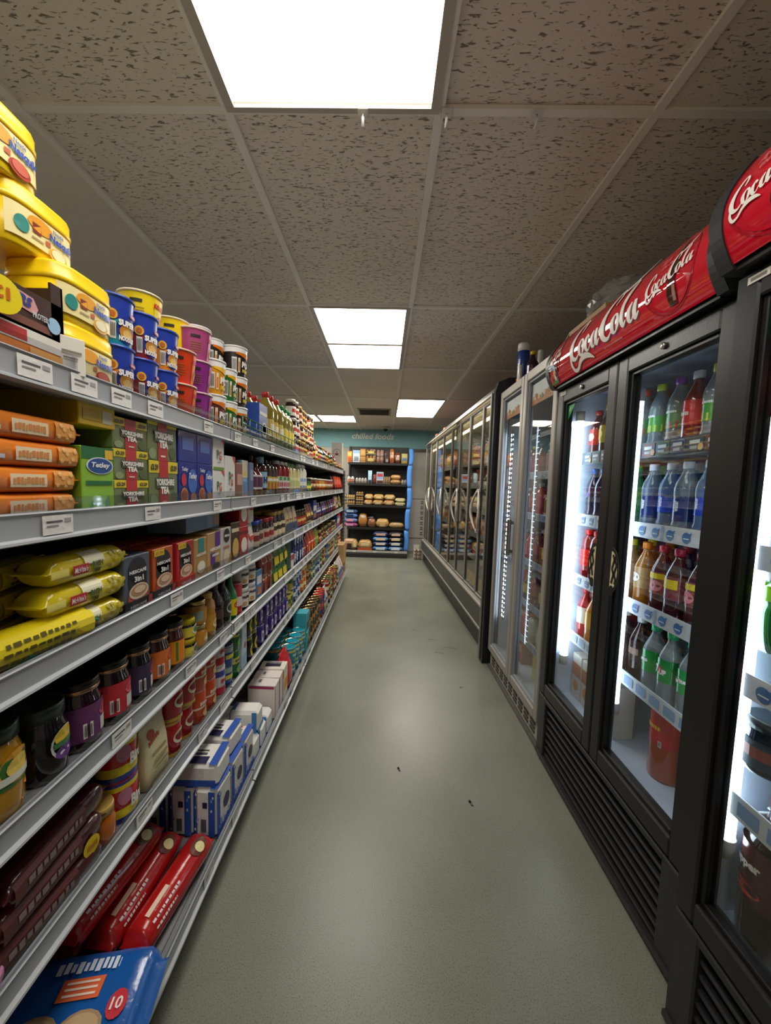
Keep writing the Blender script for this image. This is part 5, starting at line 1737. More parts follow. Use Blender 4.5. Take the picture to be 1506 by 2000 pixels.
sg = carton('sugar_bag', 'white paper sugar bag with blue edge', 'sugar bag', .085, .12, .09, K('ebe9e4'), lambda g, F, w, h, d=0: (g.rect(S_left(-w / 2), .3 * d, .46 * d, .02 * h, .98 * h, K('3a7ac0'), .001), g.rect(S_top(h), -.3 * w, .3 * w, .3 * d, .42 * d, K('3a5a9a'), .001), g.rect(F, -.5 * w, .5 * w, .0, .2 * h, K('4a86c8'), .001)), bev=.012, mat='paper')
for i in range(3):
    for j in range(2):
        place(6, 1.47 + .09 * i, sg, -.545 - .125 * j, 0, 'white paper sugar bag with blue edge, %s along, %s' % (ORD[i], ROWS[j]), RND.uniform(-.05, .05), 'white sugar bags')
place(6, 1.53, sg, -.55, .0905, 'white paper sugar bag lying on top of the others', .05, 'white sugar bags')
y = 1.735
y = run(6, y, carton('sugar_box', 'white carton with crimson edges', 'carton', .075, .13, .16, K('e6dcd8'), lambda g, F, w, h, d=0: (g.rect(F, -.5 * w, -.42 * w, 0, h, K('a82a5c'), .001), g.rect(F, .42 * w, .5 * w, 0, h, K('a82a5c'), .001), g.rect(S_top(h), -.1 * w, .25 * w, .1 * d, .2 * d, K('7a6a70'), .001), g.rect(S_left(-w / 2), -.46 * d, .46 * d, .9 * h, .98 * h, K('a82a5c'), .001))), 2)
y = run(6, y, carton('sugar_box', 'white carton with bright orange band', 'carton', .09, .13, .165, K('e8e2d6'), lambda g, F, w, h, d=0: (g.rect(F, -.5 * w, .5 * w, .3 * h, .6 * h, K('e89a1c'), .001), g.rect(S_left(-w / 2), -.5 * d, .5 * d, .7 * h, .95 * h, K('e89a1c'), .001), g.rect(S_top(h), -.2 * w, .2 * w, -.3 * d, .3 * d, K('2a2a40'), .001), g.rect(S_top(h), .28 * w, .4 * w, -.3 * d, .3 * d, K('6a6a70'), .001))), 1)
rb = pouch('pasta_bag', 'red plastic bag of dried food', 'bag', .13, .1, .2, K('c0202c'), blocks((.55, .95, .55, .85, '2c3a84'), (.1, .5, .5, .8, 'd88a9c')))
y = run(6, y, rb, 1)
tc_ = can('tuna_can', 'teal and yellow tuna can', 'can', .042, .085, K('1f93a6'), both(wscrib(-.1, .5, .2, 'f0f2f0', 1.2)), [(.7, .84, K('d8c84a'))], 'c9c6b4')
y = run(6, y, tc_, 4, 2, 2, .004)
y = run(6, y, carton('tuna_box', 'light teal carton of cans', 'carton', .1, .09, .13, K('4ab4c0'), both(blocks((.1, .9, .1, .5, '2a2c34'), (.2, .8, .6, .85, '2c8a9a'))), top=K('3fa0ae')), 1, 2)
dc = can('soup_can', 'dark lentil soup can with gold lid', 'can', .038, .108, K('3a2a1c'), wrap_blocks((.2, .8, .3, .55, 'c88a3a')), [(.8, .92, K('2a2420'))], 'c4b078')
y = run(6, y, dc, 6, 2, 2, .003)
y = run(6, y, can('pasta_can', 'red and blue pasta can', 'can', .038, .108, K('b42c34'), wrap_blocks((.1, .9, .3, .6, '2c3a84')), None, 'c4b078'), 3, 2, 1, .003)
y = run(6, y, pouch('rice_bag', 'white and blue rice bag with yellow corner', 'bag', .09, .07, .2, K('cfd8e4'), blocks((.1, .9, .4, .7, '2c4aa0'), (.1, .5, .1, .3, 'e0d04a'))), 2)
y = mix(6, y, y + .8, [can('bean_can', nm, 'can', .038, .108, K(c1), both(wrap_blocks((.1, .9, .3, .6, c2)), wdot(.5, .2, .3, .1, c2)), [(.84, .95, K(c2))], 'c8b68a') for nm, c1, c2 in
    (('amber bean can with gold lid', 'a06a24', '7a2c20'), ('brown stew can with gold lid', '4a2c1c', 'd8a04a'), ('green vegetable can with gold lid', '3a5a2c', 'd8d0a0'), ('red tomato can with gold lid', '8e2420', 'e8d8b8'))], 2, 2, seed=61)
y = run(6, y, pouch('pet_food_bag', 'white, red and blue pet food bag', 'bag', .12, .1, .24, K('e0d8d8'), blocks((0, 1, .6, .8, 'c83a40'), (0, 1, .3, .5, '2c5aa0'), (.1, .9, .05, .2, 'd88a9c'))), 4)
kd = carton('cardboard_box', 'small brown cardboard box', 'cardboard box', .15, .2, .12, K('b08a58'), blocks((0, 1, .45, .52, 'c9b48a')), top=K('c4a474'))
y = run(6, y, kd, 2, 3, 1, .01, th=.121)

# a few goods in the bay beside the camera, out of the frame
for k in range(3):
    for t in range(2):
        place(1, .12 + .155 * k - .02, tubB, -.66, t * H1, 'yellow powder tub in the bay beside the camera, %s, %s' % (ORD[k], ('lower', 'upper')[t]), 0, 'yellow tubs beside the camera')
for k, (lv, kd, st, nm) in enumerate(((2, hk, .30, 'orange oat biscuit pack'), (3, rt, .22, 'yellow biscuit pack'), (5, ch, .25, 'maroon chocolate pack'))):
    for i in range(2):
        for t in range(3):
            place(lv, .28 - st * i - (.06 if lv == 5 else 0), kd, None, t * (kd.size[2] + .0005), '%s in the bay beside the camera, %s stack, %s' % (nm, ORD[i], ('bottom', 'middle', 'top')[t]), 0, nm + 's beside the camera')
for k in range(6):
    place(4, .45 - .09 * k, (jp, jr, js)[k % 3], None, 0, 'jam jar in the bay beside the camera, %s from the aisle view' % ORD[k], 0, 'jam jars beside the camera')
for k in range(2):
    place(6, .25 - .24 * k, bp2, -.60, 0, 'dark blue biscuit multipack in the bay beside the camera, %s' % ORD[k], -PI / 2, 'multipacks beside the camera')

# ================================================================== coolers on the right
WHITE_IN, BLK = K('c3cfe4'), K('17181a')
RED = K('c8102a')
XC = .76
RP = -PI / 2      # fronts face the aisle

LOGO = [
    [(1.5, 1.5, .05), (1.72, 1.9, .12), (1.6, 2.28, .07), (1.15, 2.12, .11), (.6, 1.45, .2), (.34, .7, .25), (.45, .12, .2), (.9, -.08, .1), (1.35, .14, .04)],
    [(.36, .5, .1), (.18, -.2, .13), (.36, -.72, .13), (.85, -.72, .1), (1.4, -.36, .13), (2.0, -.2, .19), (2.6, -.34, .15), (3.05, -.62, .03)],
    [(1.76, .97, .05), (1.47, .62, .17), (1.5, .1, .15), (1.76, 0, .05), (2.02, .36, .15), (2.02, .82, .1), (1.76, .97, .05)],
    [(2.76, .74, .12), (2.62, .97, .05), (2.36, .62, .17), (2.36, .14, .15), (2.62, 0, .05), (2.92, .3, .04)],
    [(3.42, .95, .05), (3.12, .56, .16), (3.12, .1, .14), (3.36, .04, .05), (3.62, .5, .06), (3.74, .98, .12), (3.62, .4, .17), (3.67, .05, .13), (3.98, .26, .04)],
    [(3.95, .62, .03), (4.15, .78, .1), (4.4, .66, .03)],
    [(5.4, 1.6, .05), (5.62, 2.05, .12), (5.45, 2.45, .07), (5.0, 2.22, .13), (4.55, 1.45, .21), (4.32, .7, .26), (4.42, .1, .2), (4.85, -.1, .1), (5.28, .14, .04)],
    [(5.3, 2.32, .05), (6.0, 2.3, .12), (6.8, 2.6, .13), (7.5, 3.2, .02)],
    [(5.72, .97, .05), (5.43, .62, .17), (5.46, .1, .15), (5.72, 0, .05), (5.98, .36, .15), (5.98, .82, .1), (5.72, .97, .05)],
    [(6.2, .35, .05), (6.62, 1.3, .05), (6.95, 2.1, .08), (6.78, 2.3, .05), (6.5, 1.5, .15), (6.36, .5, .17), (6.46, .05, .12), (6.75, .25, .04)],
    [(7.34, .95, .05), (7.04, .56, .16), (7.04, .1, .14), (7.28, .04, .05), (7.54, .5, .06), (7.66, .98, .12), (7.54, .4, .17), (7.59, .05, .13), (7.9, .26, .04)],
]


def logo(g, S, u, v, width, col, o=.0014, rot=.0):
    k = width / 7.7
    ca, sa = math.cos(rot), math.sin(rot)
    S2 = (lambda a, b2, q: S(u + ca * (a - u) - sa * (b2 - v), v + sa * (a - u) + ca * (b2 - v), q)) if rot else S
    for st in LOGO:
        g.stroke(S2, st, col, o, k=k, at=(u - 3.95 * k, v - .7 * k), sub=7)


def cabinet(o, w, zb, zt, dep, col, inner, t=.035, mat='black'):
    """hollow case: back, sides, top and bottom, plus a white liner"""
    g = G()
    y0, y1 = .05, dep
    for sx in (-1, 1):
        g.box((sx * (w / 2 - t / 2), (y0 + y1) / 2, (zb + zt) / 2), (t, y1 - y0, zt - zb), col, mat, .003)
    g.box((0, y1 - t / 2, (zb + zt) / 2), (w - 2 * t, t, zt - zb), col, mat)
    g.box((0, (y0 + y1) / 2, zt - t / 2), (w - 2 * t, y1 - y0, t), col, mat)
    g.box((0, (y0 + y1) / 2, zb + t / 2), (w - 2 * t, y1 - y0, t), col, mat)
    link('cabinet', g, o)
    g = G()
    q = t + .001
    x0, x1, z0, z1 = -w / 2 + q, w / 2 - q, zb + q, zt - q
    yb = y1 - q
    g.add([(x0, y0 + .006, z0), (x0, yb, z0), (x0, yb, z1), (x0, y0 + .006, z1)], [(0, 1, 2, 3)], inner, 'plastic')
    g.add([(x1, y0 + .006, z0), (x1, yb, z0), (x1, yb, z1), (x1, y0 + .006, z1)], [(3, 2, 1, 0)], inner, 'plastic')
    g.add([(x0, yb, z0), (x1, yb, z0), (x1, yb, z1), (x0, yb, z1)], [(0, 1, 2, 3)], inner, 'plastic')
    g.add([(x0, y0 + .006, z0), (x1, y0 + .006, z0), (x1, yb, z0), (x0, yb, z0)], [(0, 1, 2, 3)], inner, 'plastic')
    g.add([(x0, y0 + .006, z1), (x1, y0 + .006, z1), (x1, yb, z1), (x0, yb, z1)], [(3, 2, 1, 0)], inner, 'plastic')
    link('liner', g, o)


def door(o, x0, x1, z0, z1, col, mat, st=.05, rt=.055, depth=.042, e=.012, name='door', inner=None, glass='pane'):
    g = G()
    cx, w = (x0 + x1) / 2, x1 - x0
    for a, b2 in ((x0, x0 + st), (x1 - st, x1)):
        g.box(((a + b2) / 2, depth / 2, (z0 + z1) / 2), (b2 - a, depth, z1 - z0), col, mat, .004)
    for a, b2 in ((z0, z0 + rt), (z1 - rt, z1)):
        g.box((cx, depth / 2, (a + b2) / 2), (w - 2 * st, depth, b2 - a), col, mat, .004)
    d = link(name, g, o)
    g = G()
    ic = inner or K('0e0f10')
    for a, b2 in ((x0 + st, x0 + st + e), (x1 - st - e, x1 - st)):
        g.box(((a + b2) / 2, depth * .6, (z0 + z1) / 2), (b2 - a, depth * .7, z1 - z0 - 2 * rt), ic, 'black', .002)
    for a, b2 in ((z0 + rt, z0 + rt + e), (z1 - rt - e, z1 - rt)):
        g.box((cx, depth * .6, (a + b2) / 2), (w - 2 * st - 2 * e, depth * .7, b2 - a), ic, 'black', .002)
    link('gasket', g, d)
    g = G()
    g.box((cx, depth * .6, (z0 + z1) / 2), (w - 2 * st - 2 * e, .006, z1 - z0 - 2 * rt - 2 * e), K('ffffff'), glass)
    link('glass', g, d)
    return d


def shelf_plate(o, w, z, y0, y1, strip, deco=None, wire=True, strip_h=.05):
    g = G()
    if wire:
        for k in range(15):
            g.tube([(-w / 2 + .01, y0 + (y1 - y0) * k / 14, z - .004), (w / 2 - .01, y0 + (y1 - y0) * k / 14, z - .004)], .003, K('c9ccd0'), 'plastic', 5)
        for k in range(4):
            x = -w / 2 + .02 + (w - .04) * k / 3
            g.tube([(x, y0, z - .009), (x, y1, z - .009)], .004, K('c9ccd0'), 'plastic', 5)
    else:
        g.box((0, (y0 + y1) / 2, z - .006), (w, y1 - y0, .01), K('c4c8cc'), 'plastic')
    s = link('wire_shelf' if wire else 'shelf', g, o)
    g = G()
    S = lambda u, v, o2: (u, y0 - .004 - o2, v)
    g.box((0, y0 - .002, z + .005), (w - .01, .003, strip_h), strip, 'card')
    if deco:
        deco(g, S, w, z)
    link('price_strip', g, s)
    return s


def red_header(o, w, z0, z1, small_left=True):
    Hh = z1 - z0
    def yv(v):
        t = (v - z0) / Hh
        return -.012 - .062 * math.sin(PI * min(1, max(0, .08 + .8 * t))) + .03 * t
    def S(u, v, q):
        a = (yv(v + .003) - yv(v - .003)) / .006
        n = math.hypot(1, a)
        return (u, yv(v) - q / n, v + q * a / n)
    g = G()
    N = 14
    rings = []
    for i in range(N + 1):
        v = z0 + .008 + (Hh - .016) * i / N
        rings.append((yv(v), v))
    xa, xb = -w / 2 + .03, w / 2 - .03
    vs = [(x, p[0], p[1]) for p in rings for x in (xa, xb)]
    g.add(vs, [(2 * i, 2 * i + 1, 2 * i + 3, 2 * i + 2) for i in range(N)], RED, 'acrylic', True)
    T = dict(o=.0012)
    dark = K('9c0c22')
    for u in (.29, -.36 if small_left else -.32):
        if u < 0 and small_left:
            g.disc(S, u, z0 + Hh * .56, .05, .075, K('b40e26'), .001, 26, 'acrylic')
        else:
            g.disc(S, u, z0 + Hh * .53, .088, .092, K('a60d24'), .0009, 30, 'acrylic')
            g.disc(S, u + .002, z0 + Hh * .54, .083, .087, K('bd1029'), .0013, 30, 'acrylic')
        k = .7 if (u < 0 and small_left) else 1
        zc = z0 + Hh * .52
        bt = [(0, -.074, .012), (.001, -.045, .016), (.002, -.018, .012), (.003, .012, .016), (.004, .035, .009), (.005, .055, .0055), (.006, .078, .006)]
        g.stroke(S, bt, K('3a1410'), .002, k=k, at=(u + .012, zc), mat='acrylic')
        g.stroke(S, [(.005, .052, .005), (.006, .078, .0055)], K('2f6a4a'), .0027, k=k, at=(u + .012, zc), mat='acrylic')
        g.stroke(S, [(.008, -.066, .002), (.010, -.03, .002)], K('a87a6a'), .0027, k=k, at=(u + .012, zc), mat='acrylic')
        logo(g, S, u - .002, zc + .004, .16 * k, K('e9e2dc'), .0034, rot=.12)
        g.text(S, "It's", u - .03 * k, zc + .052 * k, .016 * k, K('d06a70'), w=.03 * k, shear=.3, o=.003)
        g.text(S, 'the real', u - .012 * k, zc + .036 * k, .012 * k, K('d06a70'), w=.05 * k, shear=.3, o=.003)
    cz = z0 + Hh * .46
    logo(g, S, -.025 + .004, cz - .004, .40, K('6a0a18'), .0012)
    logo(g, S, -.025, cz, .40, K('eae4de'), .002)
    g.text(S, 'ENJOY', -.14, z0 + Hh * .80, .014, K('e8c8c8'), w=.055, shear=.3, o=.002)
    g.text(S, 'DELICIOUS AND REFRESHING', .04, z0 + Hh * .16, .005, K('d89a9a'), w=.1, shear=.3, o=.002)
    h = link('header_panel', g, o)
    # sticker with a meal picture at its far lower corner
    g = G()
    if small_left:
        g.poly(S, [(-.415, z0 + .014), (-.352, z0 + .014), (-.35, z0 + .05)] + [(-.39 + .04 * math.cos(a), z0 + .062 + .03 * math.sin(a)) for a in (.2, .7, 1.2, 1.6)] + [(-.415, z0 + .09)], K('8fb4d8'), .003)
        g.rect(S, -.414, -.353, z0 + .014, z0 + .026, K('5a8a3a'), .0036)
        for x, z, c in ((-.372, .05, 'd8903c'), (-.366, .036, 'e8e0d0'), (-.38, .04, 'b0562c'), (-.36, .058, 'c8a070')):
            g.disc(S, x, z0 + z, .008, .012, K(c), .004, 10)
        g.disc(S, -.402, z0 + .034, .011, .016, K('d0283a'), .004, 14)
        for i in range(2):
            g.rect(S, -.412, -.385, z0 + .07 + i * .009, z0 + .075 + i * .009, K('f0f2f4'), .004)
        link('meal_sticker', g, h)
    for sx in (-1, 1):
        g = G()
        x = sx * (w / 2 - .015)
        rings = []
        for xx in (x - .0149, x + .0149):
            rr = [(xx, yv(z0 + Hh * i / 14) - .004, z0 + Hh * i / 14) for i in range(15)]
            rr += [(xx, .30, z1), (xx, .30, z0)]
            rings.append(rr)
        g.loft(rings, K('2b2d2e'), 'black', smooth=False)
        link('end_cap', g, o)
    g = G()
    g.box((0, .16, z1 - .008), (w - .06, .29, .016), BLK, 'black')
    g.box((0, .0, z0 + .003), (w - .06, .05, .012), BLK, 'black')
    g.box((0, .165, (z0 + z1) / 2 - .01), (w - .062, .26, Hh - .035), BLK, 'black')
    link('header_case', g, o)


def grille(o, w, z0, z1, n, col):
    g = G()
    g.box((0, .05, (z0 + z1) / 2), (w - .01, .03, z1 - z0), K('0d0d0e'), 'black')
    for i in range(n):
        z = z0 + .03 + (z1 - z0 - .055) * i / (n - 1)
        g.box((0, .022, z), (w - .13, .028, .011), col, 'black', .003)
    for sx in (-1, 1):
        g.box((sx * (w / 2 - .04), .02, (z0 + z1) / 2), (.07, .04, z1 - z0 - .004), col, 'black', .004)
    g.box((0, .018, z0 + .01), (w - .01, .05, .018), col, 'black', .003)
    g.box((0, .02, z1 - .012), (w - .14, .04, .02), col, 'black', .003)
    link('grille', g, o)


def strip_deco(kind):
    def f(g, S, w, z):
        n = 12
        for i in range(n):
            u = -w / 2 + .05 + (w - .1) * i / (n - 1)
            if kind == 'ice':
                g.disc(S, u, z + .003, .016, .016, K('2f6aa8'), .001, 14)
                g.poly(S, [(u, z + .01), (u + .02, z + .02), (u + .012, z + .004)], K('2f6aa8'), .0012)
                g.rect(S, u - .01, u + .012, z - .001, z + .002, K('dfe6ee'), .002)
                if i % 3 == 1:
                    g.rect(S, u + .025, u + .036, z - .018, z + .028, K('8aa0c0'), .001)
            elif kind == 'menu':
                c = ('2f4a6a', '3a4650', '6a4034', '3a5a44')[i % 4]
                g.rect(S, u - .028, u + .028, z - .016, z + .026, K(c), .001)
                g.rect(S, u - .02, u + .016, z + .006, z + .016, K('cfd6da'), .0016)
                g.rect(S, u - .018, u + .008, z - .008, z + .0, K('9fb0b8'), .0016)
                if i % 3 == 0:
                    g.disc(S, u + .02, z - .004, .01, .01, K('d8b070'), .002, 10)
            else:
                g.rect(S, u - .026, u + .02, z - .01, z + .02, K('7a9ac4'), .001)
    return f


PB = dict(mat='pet')
C1, W1, ZB, ZH, ZT = 1.333, .89, .31, 1.69, 1.895
DK = [1.385, 1.122, .857, .596]


def big_cooler(y, xc, label, tube_x, ty, sy):
    o = empty('drinks_cooler', (xc, y, 0), RP, label, 'drinks cooler', 'red-topped drinks coolers')
    cabinet(o, W1, .29, 1.70, .66, BLK, WHITE_IN, t=.022)
    red_header(o, W1, ZH, ZT, xc == XC)
    grille(o, W1, .015, .305, 8, K('232426'))
    for sx in (-1, 1):
        x0, x1 = (-W1 / 2 + .004, -.003) if sx < 0 else (.003, W1 / 2 - .004)
        d = door(o, x0, x1, ZB, 1.683, K('424243'), 'steel')
        g = G(); S = S_front(0)
        g.lathe([(.009, 0), (.009, .006), (.007, .008), (0, .008)], K('c9c4b8'), 'metal', 16)
        me = g.mesh('lock'); lk = bpy.data.objects.new('lock', me); COL.objects.link(lk); lk.parent = d
        lk.location = ((x0 + x1) / 2 + sx * .0 - .01, 0, 1.683 - .028); lk.rotation_euler = (PI / 2, 0, 0)
        if sx < 0:
            g = G(); g.box((x0 + .05, -.001, 1.665), (.045, .003, .014), K('c9c4b8'), 'card'); g.rect(S_front(-.0025), x0 + .034, x0 + .066, 1.662, 1.668, K('6a6660'), .0004)
            link('name_plate', g, d)
            g = G(); g.poly(S_front(.02), [(x0 + .064, 1.612), (x0 + .12, 1.612), (x0 + .064, 1.55)], K('1f9a4a'), .001)
            g.text(S_front(.02), 'OPEN', x0 + .08, 1.594, .01, K('e8f4ec'), w=.022, rot=.8, o=.002)
            link('green_sticker', g, d)
        # half of the round push badge printed across both doors
        g = G(); S = S_front(-.0005)
        xe, sgn = (x1 - .045, -1) if sx < 0 else (x0 + .045, 1)
        a0, a1 = (PI / 2, 3 * PI / 2) if sx < 0 else (-PI / 2, PI / 2)
        g.disc(S, xe, .99, .045, .08, K('d8cfa8'), .001, 20, a0=a0, a1=a1)
        g.ring(S, xe, .99, .037, .045, K('15140f'), .0016, 20, asp=1.78, a0=a0, a1=a1)
        for q in range(2):
            g.stroke(S, [(xe + sgn * (.010 + .013 * q + .008 * ((k * 5 + q) % 3) / 2), 1.045 - .016 * k, .0016 + .0012 * (k % 2)) for k in range(7)], K('15140f'), .002)
        g.disc(S, xe + sgn * .012, .925, .014, .018, K('15140f'), .0018, 10)
        link('push_badge', g, d)
    for i, z in enumerate(DK):
        shelf_plate(o, W1 - .09, z, sy, .58, K('c9ced8') if i else K('4a545e'), strip_deco('menu' if i == 0 else 'ice') if i < 3 else strip_deco('x'))
    for x, mt in tube_x:
        g = G()
        g.tube([(x, ty, .50), (x, ty, 1.56)], .016, K('ffffff'), mt, 12)
        link('light_tube', g, o)
        g = G()
        for z in (.49, 1.57):
            g.lathe([(.018, -.02), (.018, .02)], K('b8bcc0'), 'plastic', 12, at=(x, ty, z))
        link('tube_holder', g, o)
    return o


big_cooler(C1, XC, 'red-topped two-door drinks cooler with a full-length white script header', ((-.385, 'tube'), (0., 'tube_soft'), (.385, 'tube_soft')), .075, .105)
X2, YN = .70, .395
big_cooler(YN, X2, 'nearest red-topped drinks cooler, cut off by the right frame edge', ((-.405, 'tube'),), .066, .06)


def cw(u, dep, z, y=C1, xc=XC):
    """cooler place -> world"""
    return (xc + dep, y - u, z)


def drink(name, desc, liquid, cap, lab, lo=None, r=.033, h=.225, deco=None, shape='waist', mat='gloss', v0=.3, v1=.62, capr=.4):
    f = wrap_blocks((.0, 1, v0, v0 + .1, lo)) if lo else None
    dd = both(*[q for q in (f, deco) if q]) if (f or deco) else None
    return bottle(name, desc, 'bottle', r, h, K(liquid), K(cap), K(lab), dd, mat=mat, shape=shape, v0=v0, v1=v1, capr=capr, cap_h=.09)


def rack(spec, us, deps, z, y, where, xc=XC):
    """one shelf of bottles: spec gives a kind per column"""
    for r, dp in enumerate(deps):
        cnt = {}
        for kd, u in zip(spec, us):
            if kd is None:
                continue
            cnt[kd.desc] = cnt.get(kd.desc, 0) + 1
        seen = {}
        for kd, u in zip(spec, us):
            if kd is None:
                continue
            seen[kd.desc] = seen.get(kd.desc, 0) + 1
            bits = [kd.desc]
            if cnt[kd.desc] > 1:
                bits.append(('first', 'second', 'third', 'fourth', 'fifth', 'sixth', 'seventh', 'eighth', 'ninth', 'tenth')[seen[kd.desc] - 1] )
            if len(deps) > 1:
                bits.append(ROWS[r])
            bits.append(where)
            kd.put(cw(u + RND.uniform(-.002, .002), dp + RND.uniform(-.004, .004), z + .0005, y, xc), RP + RND.uniform(-.3, .3), ', '.join(bits), 'bottles: ' + where)


UR = [-.09, -.008, .07, .142, .217, .292, .367]
UL = [-.385, -.31, -.235, -.16]
DP = [.155, .228, .30]
T1 = "red cooler"
green = '3f8a4a'
w1 = drink('water_bottle', 'clear bottle, red cap, green label', 'b8c4cc', 'd83a2c', green, 'c83a3c', deco=wscrib(-.1, .53, .04, 'e8f0e8', 1.1), **PB)
w2 = drink('water_bottle', 'clear bottle, lime cap, green label', 'b8c4cc', 'c8d42c', '4a9a44', 'd8c82c', deco=wscrib(-.1, .53, .04, 'e8f0e8', 1.1), **PB)
w3 = drink('water_bottle', 'clear bottle, purple cap, green label', 'b8c4cc', '8a44b0', '5a8a5a', 'c02c64', deco=wscrib(-.1, .53, .04, 'e8f0e8', 1.1), **PB)
w4 = drink('juice_bottle', 'red-labelled bottle with white cap', '7a1c20', 'd8dade', 'c82c34', None, shape='slim', deco=wscrib(-.1, .45, .06, 'f0e4d8', 1.2))
rack([w1, w2, w3, w4, w2, w3, w1], UR, DP[:2], DK[0], C1, T1 + " near door top shelf")
s1 = drink('soda_bottle', 'green lemonade bottle', '1f6a34', '2a9a3c', '2a7a34', None, shape='slim', deco=wwords('7', -.1, .42, .12, 'f0f0e8', .5, bold=.06))
s2 = drink('water_bottle', 'navy-labelled water bottle with white cap', '9ab0c4', 'dfe4ea', '1f2f6a', None, shape='waist', v0=.2, v1=.66, deco=wwords('water', 0, .4, .055, 'dfe4ee', 1.0, rot=PI / 2), **PB)
s3 = drink('water_bottle', 'blue water bottle with pale cap', '7aa0d0', 'dfe4ea', '2a4ac0', None, shape='waist', deco=wwords('water', 0, .45, .05, 'dfe4ee', 1.0, rot=PI / 2), **PB)
rack([s1, s2, s3, s2, s3, s2, s1], UR, DP[:2], DK[1], C1, T1 + " near door second shelf")
t1 = drink('tea_bottle', 'amber drink, yellow cap', '8a5a24', 'd8c41c', 'a8825c', None, shape='slim', deco=wdot(.0, .46, .5, .07, '8ab0d0'))
t2 = drink('tea_bottle', 'amber drink, orange cap', '9a6020', 'e8861c', 'b08a5c', None, shape='slim', deco=wdot(.0, .46, .6, .07, 'e8dcd8'))
t3 = drink('tea_bottle', 'dark berry drink, pink cap', '4a1c24', 'e0344a', '8a4a44', None, shape='slim', deco=both(wdot(.2, .42, .6, .08, 'e08a9a'), wrap_blocks((.2, .8, .52, .6, 'e0c82c'))))
t4 = drink('tea_bottle', 'dark plum drink, crimson cap', '3a1820', 'c8284a', '7a3a4a', None, shape='slim', deco=wrap_blocks((.2, .8, .45, .58, 'e0c82c')))
rack([t1, t2, t3, t4, t3, t2, t4], UR, DP, DK[2], C1, T1 + " near door third shelf")
u1 = drink('cola_bottle', 'dark cola bottle, white cap', '2a1210', 'dcdcd8', '3a2220', None, shape='slim', deco=wrap_blocks((.3, .7, .4, .5, '8a6a5c')))
u2 = drink('soda_bottle', 'clear lemonade bottle, green cap', 'c0ccd0', '2fc47a', '2a9a4a', None, shape='slim', deco=wwords('Sprite', -.1, .46, .08, 'f0f4f0', 1.3, bold=.05, rot=.15), **PB)
u3 = drink('soda_bottle', 'clear lemon-lime bottle, mint cap', 'c4ced0', '1fb46a', '1f8a3c', None, shape='slim', deco=both(wwords('7', -.3, .46, .12, 'f4f4f0', .5, bold=.06), wwords('UP', .35, .44, .08, 'f4f4f0', .6, bold=.05), wdot(.1, .46, .2, .05, 'd83a3a')), **PB)
rack([u1, u1, u2, u3, u2, u3, u1], UR, DP, DK[3], C1, T1 + " near door fourth shelf")
big = bottle('big_bottle', 'large orange soda bottle with red label', 'bottle', .052, .33, K('a83c14'), K('c82c24'), K('c8182a'), both(wscrib(-.1, .53, .05, 'e8b82c', 1.2), barcode(.5, .38, .2, .06)), shape='slim', v0=.36, v1=.68)
big2 = bottle('big_bottle', 'large clear orange bottle', 'bottle', .05, .32, K('b86a20'), K('d8842c'), K('c8702c'), None, shape='slim', v0=.36, v1=.68)
big.put(cw(.10, .20, .314), RP, 'large orange soda bottle with red label on the floor of the big red cooler')
big2.put(cw(.22, .22, .314), RP + .2, 'large amber soda bottle beside the red-labelled one on the cooler floor')
g = G()
g.box((0, 0, .12), (.2, .1, .24), K('4a3024'), 'card', .002); g.rect(S_front(-.05), -.08, .08, .1, .2, K('3a241a'), .001)
tag(link('cardboard_case', g, None, cw(.0, .46, .314), RP), 'dark brown card case behind the large orange bottle', 'case')
gp = flowpack('snack_pack', 'small green packet', 'packet', .09, .05, .03, K('2a7a3a'))
gp.put(cw(.33, .13, .314), RP, 'small green packet at the near corner of the cooler floor')

# far door of the big red cooler
a1 = drink('juice_bottle', 'dark squash bottle, yellow cap', '4a1c18', 'd8b41c', 'b8a01c', None, shape='slim', h=.22, deco=wdot(.1, .46, .5, .1, 'd8c03a'))
a2 = drink('juice_bottle', 'dark squash bottle, red cap', '5a1418', 'c8282c', 'b8281c', None, shape='slim', h=.21, deco=wdot(0, .46, .5, .08, 'e8c0a0'))
rack([a2, a1, a1, a2], UL, DP[:2], DK[0], C1, T1 + " far door top shelf")
b1 = drink('sport_bottle', 'dark violet sports bottle, blue cap', '2a1c3a', '2a5ab0', '241c34', None, shape='waist', deco=wdot(0, .5, .5, .05, '6a5a8a'))
b2 = drink('sport_bottle', 'black sports bottle', '1c1818', '241f1f', '4a4038', None, shape='squeeze', deco=wrap_blocks((.2, .8, .4, .5, 'b83c44')))
rack([b1, b1, b2, b2], UL, DP[:2], DK[1], C1, T1 + " far door second shelf")
c1 = drink('cola_bottle', 'bright red drink with red cap', '8a1418', 'e0241c', 'd8201c', None, shape='squeeze', capr=.55)
c2 = drink('cola_bottle', 'cola bottle with navy cap', '2a1014', '1f2a5a', 'b01c24', None, shape='slim')
rack([c1, c1, c2, c2], UL, DP[:2], DK[2], C1, T1 + " far door third shelf")
d1 = drink('juice_bottle', 'orange juice bottle, red cap', 'c8781c', 'd8281c', 'e0a83a', None, shape='slim')
d2 = drink('juice_bottle', 'red juice bottle, pale label', 'a81c24', 'c8202c', 'd8d0c8', None, shape='slim')
rack([d2, d1, d1, d2], UL, DP[:2], DK[3], C1, T1 + " far door fourth shelf")
jc = carton('juice_carton', 'white and orange juice carton', 'carton', .075, .075, .2, K('d8cfc4'), both(blocks((0, 1, .5, .8, 'b86a4a')), dot(0, .3, .3, .12, 'd88a3a')))
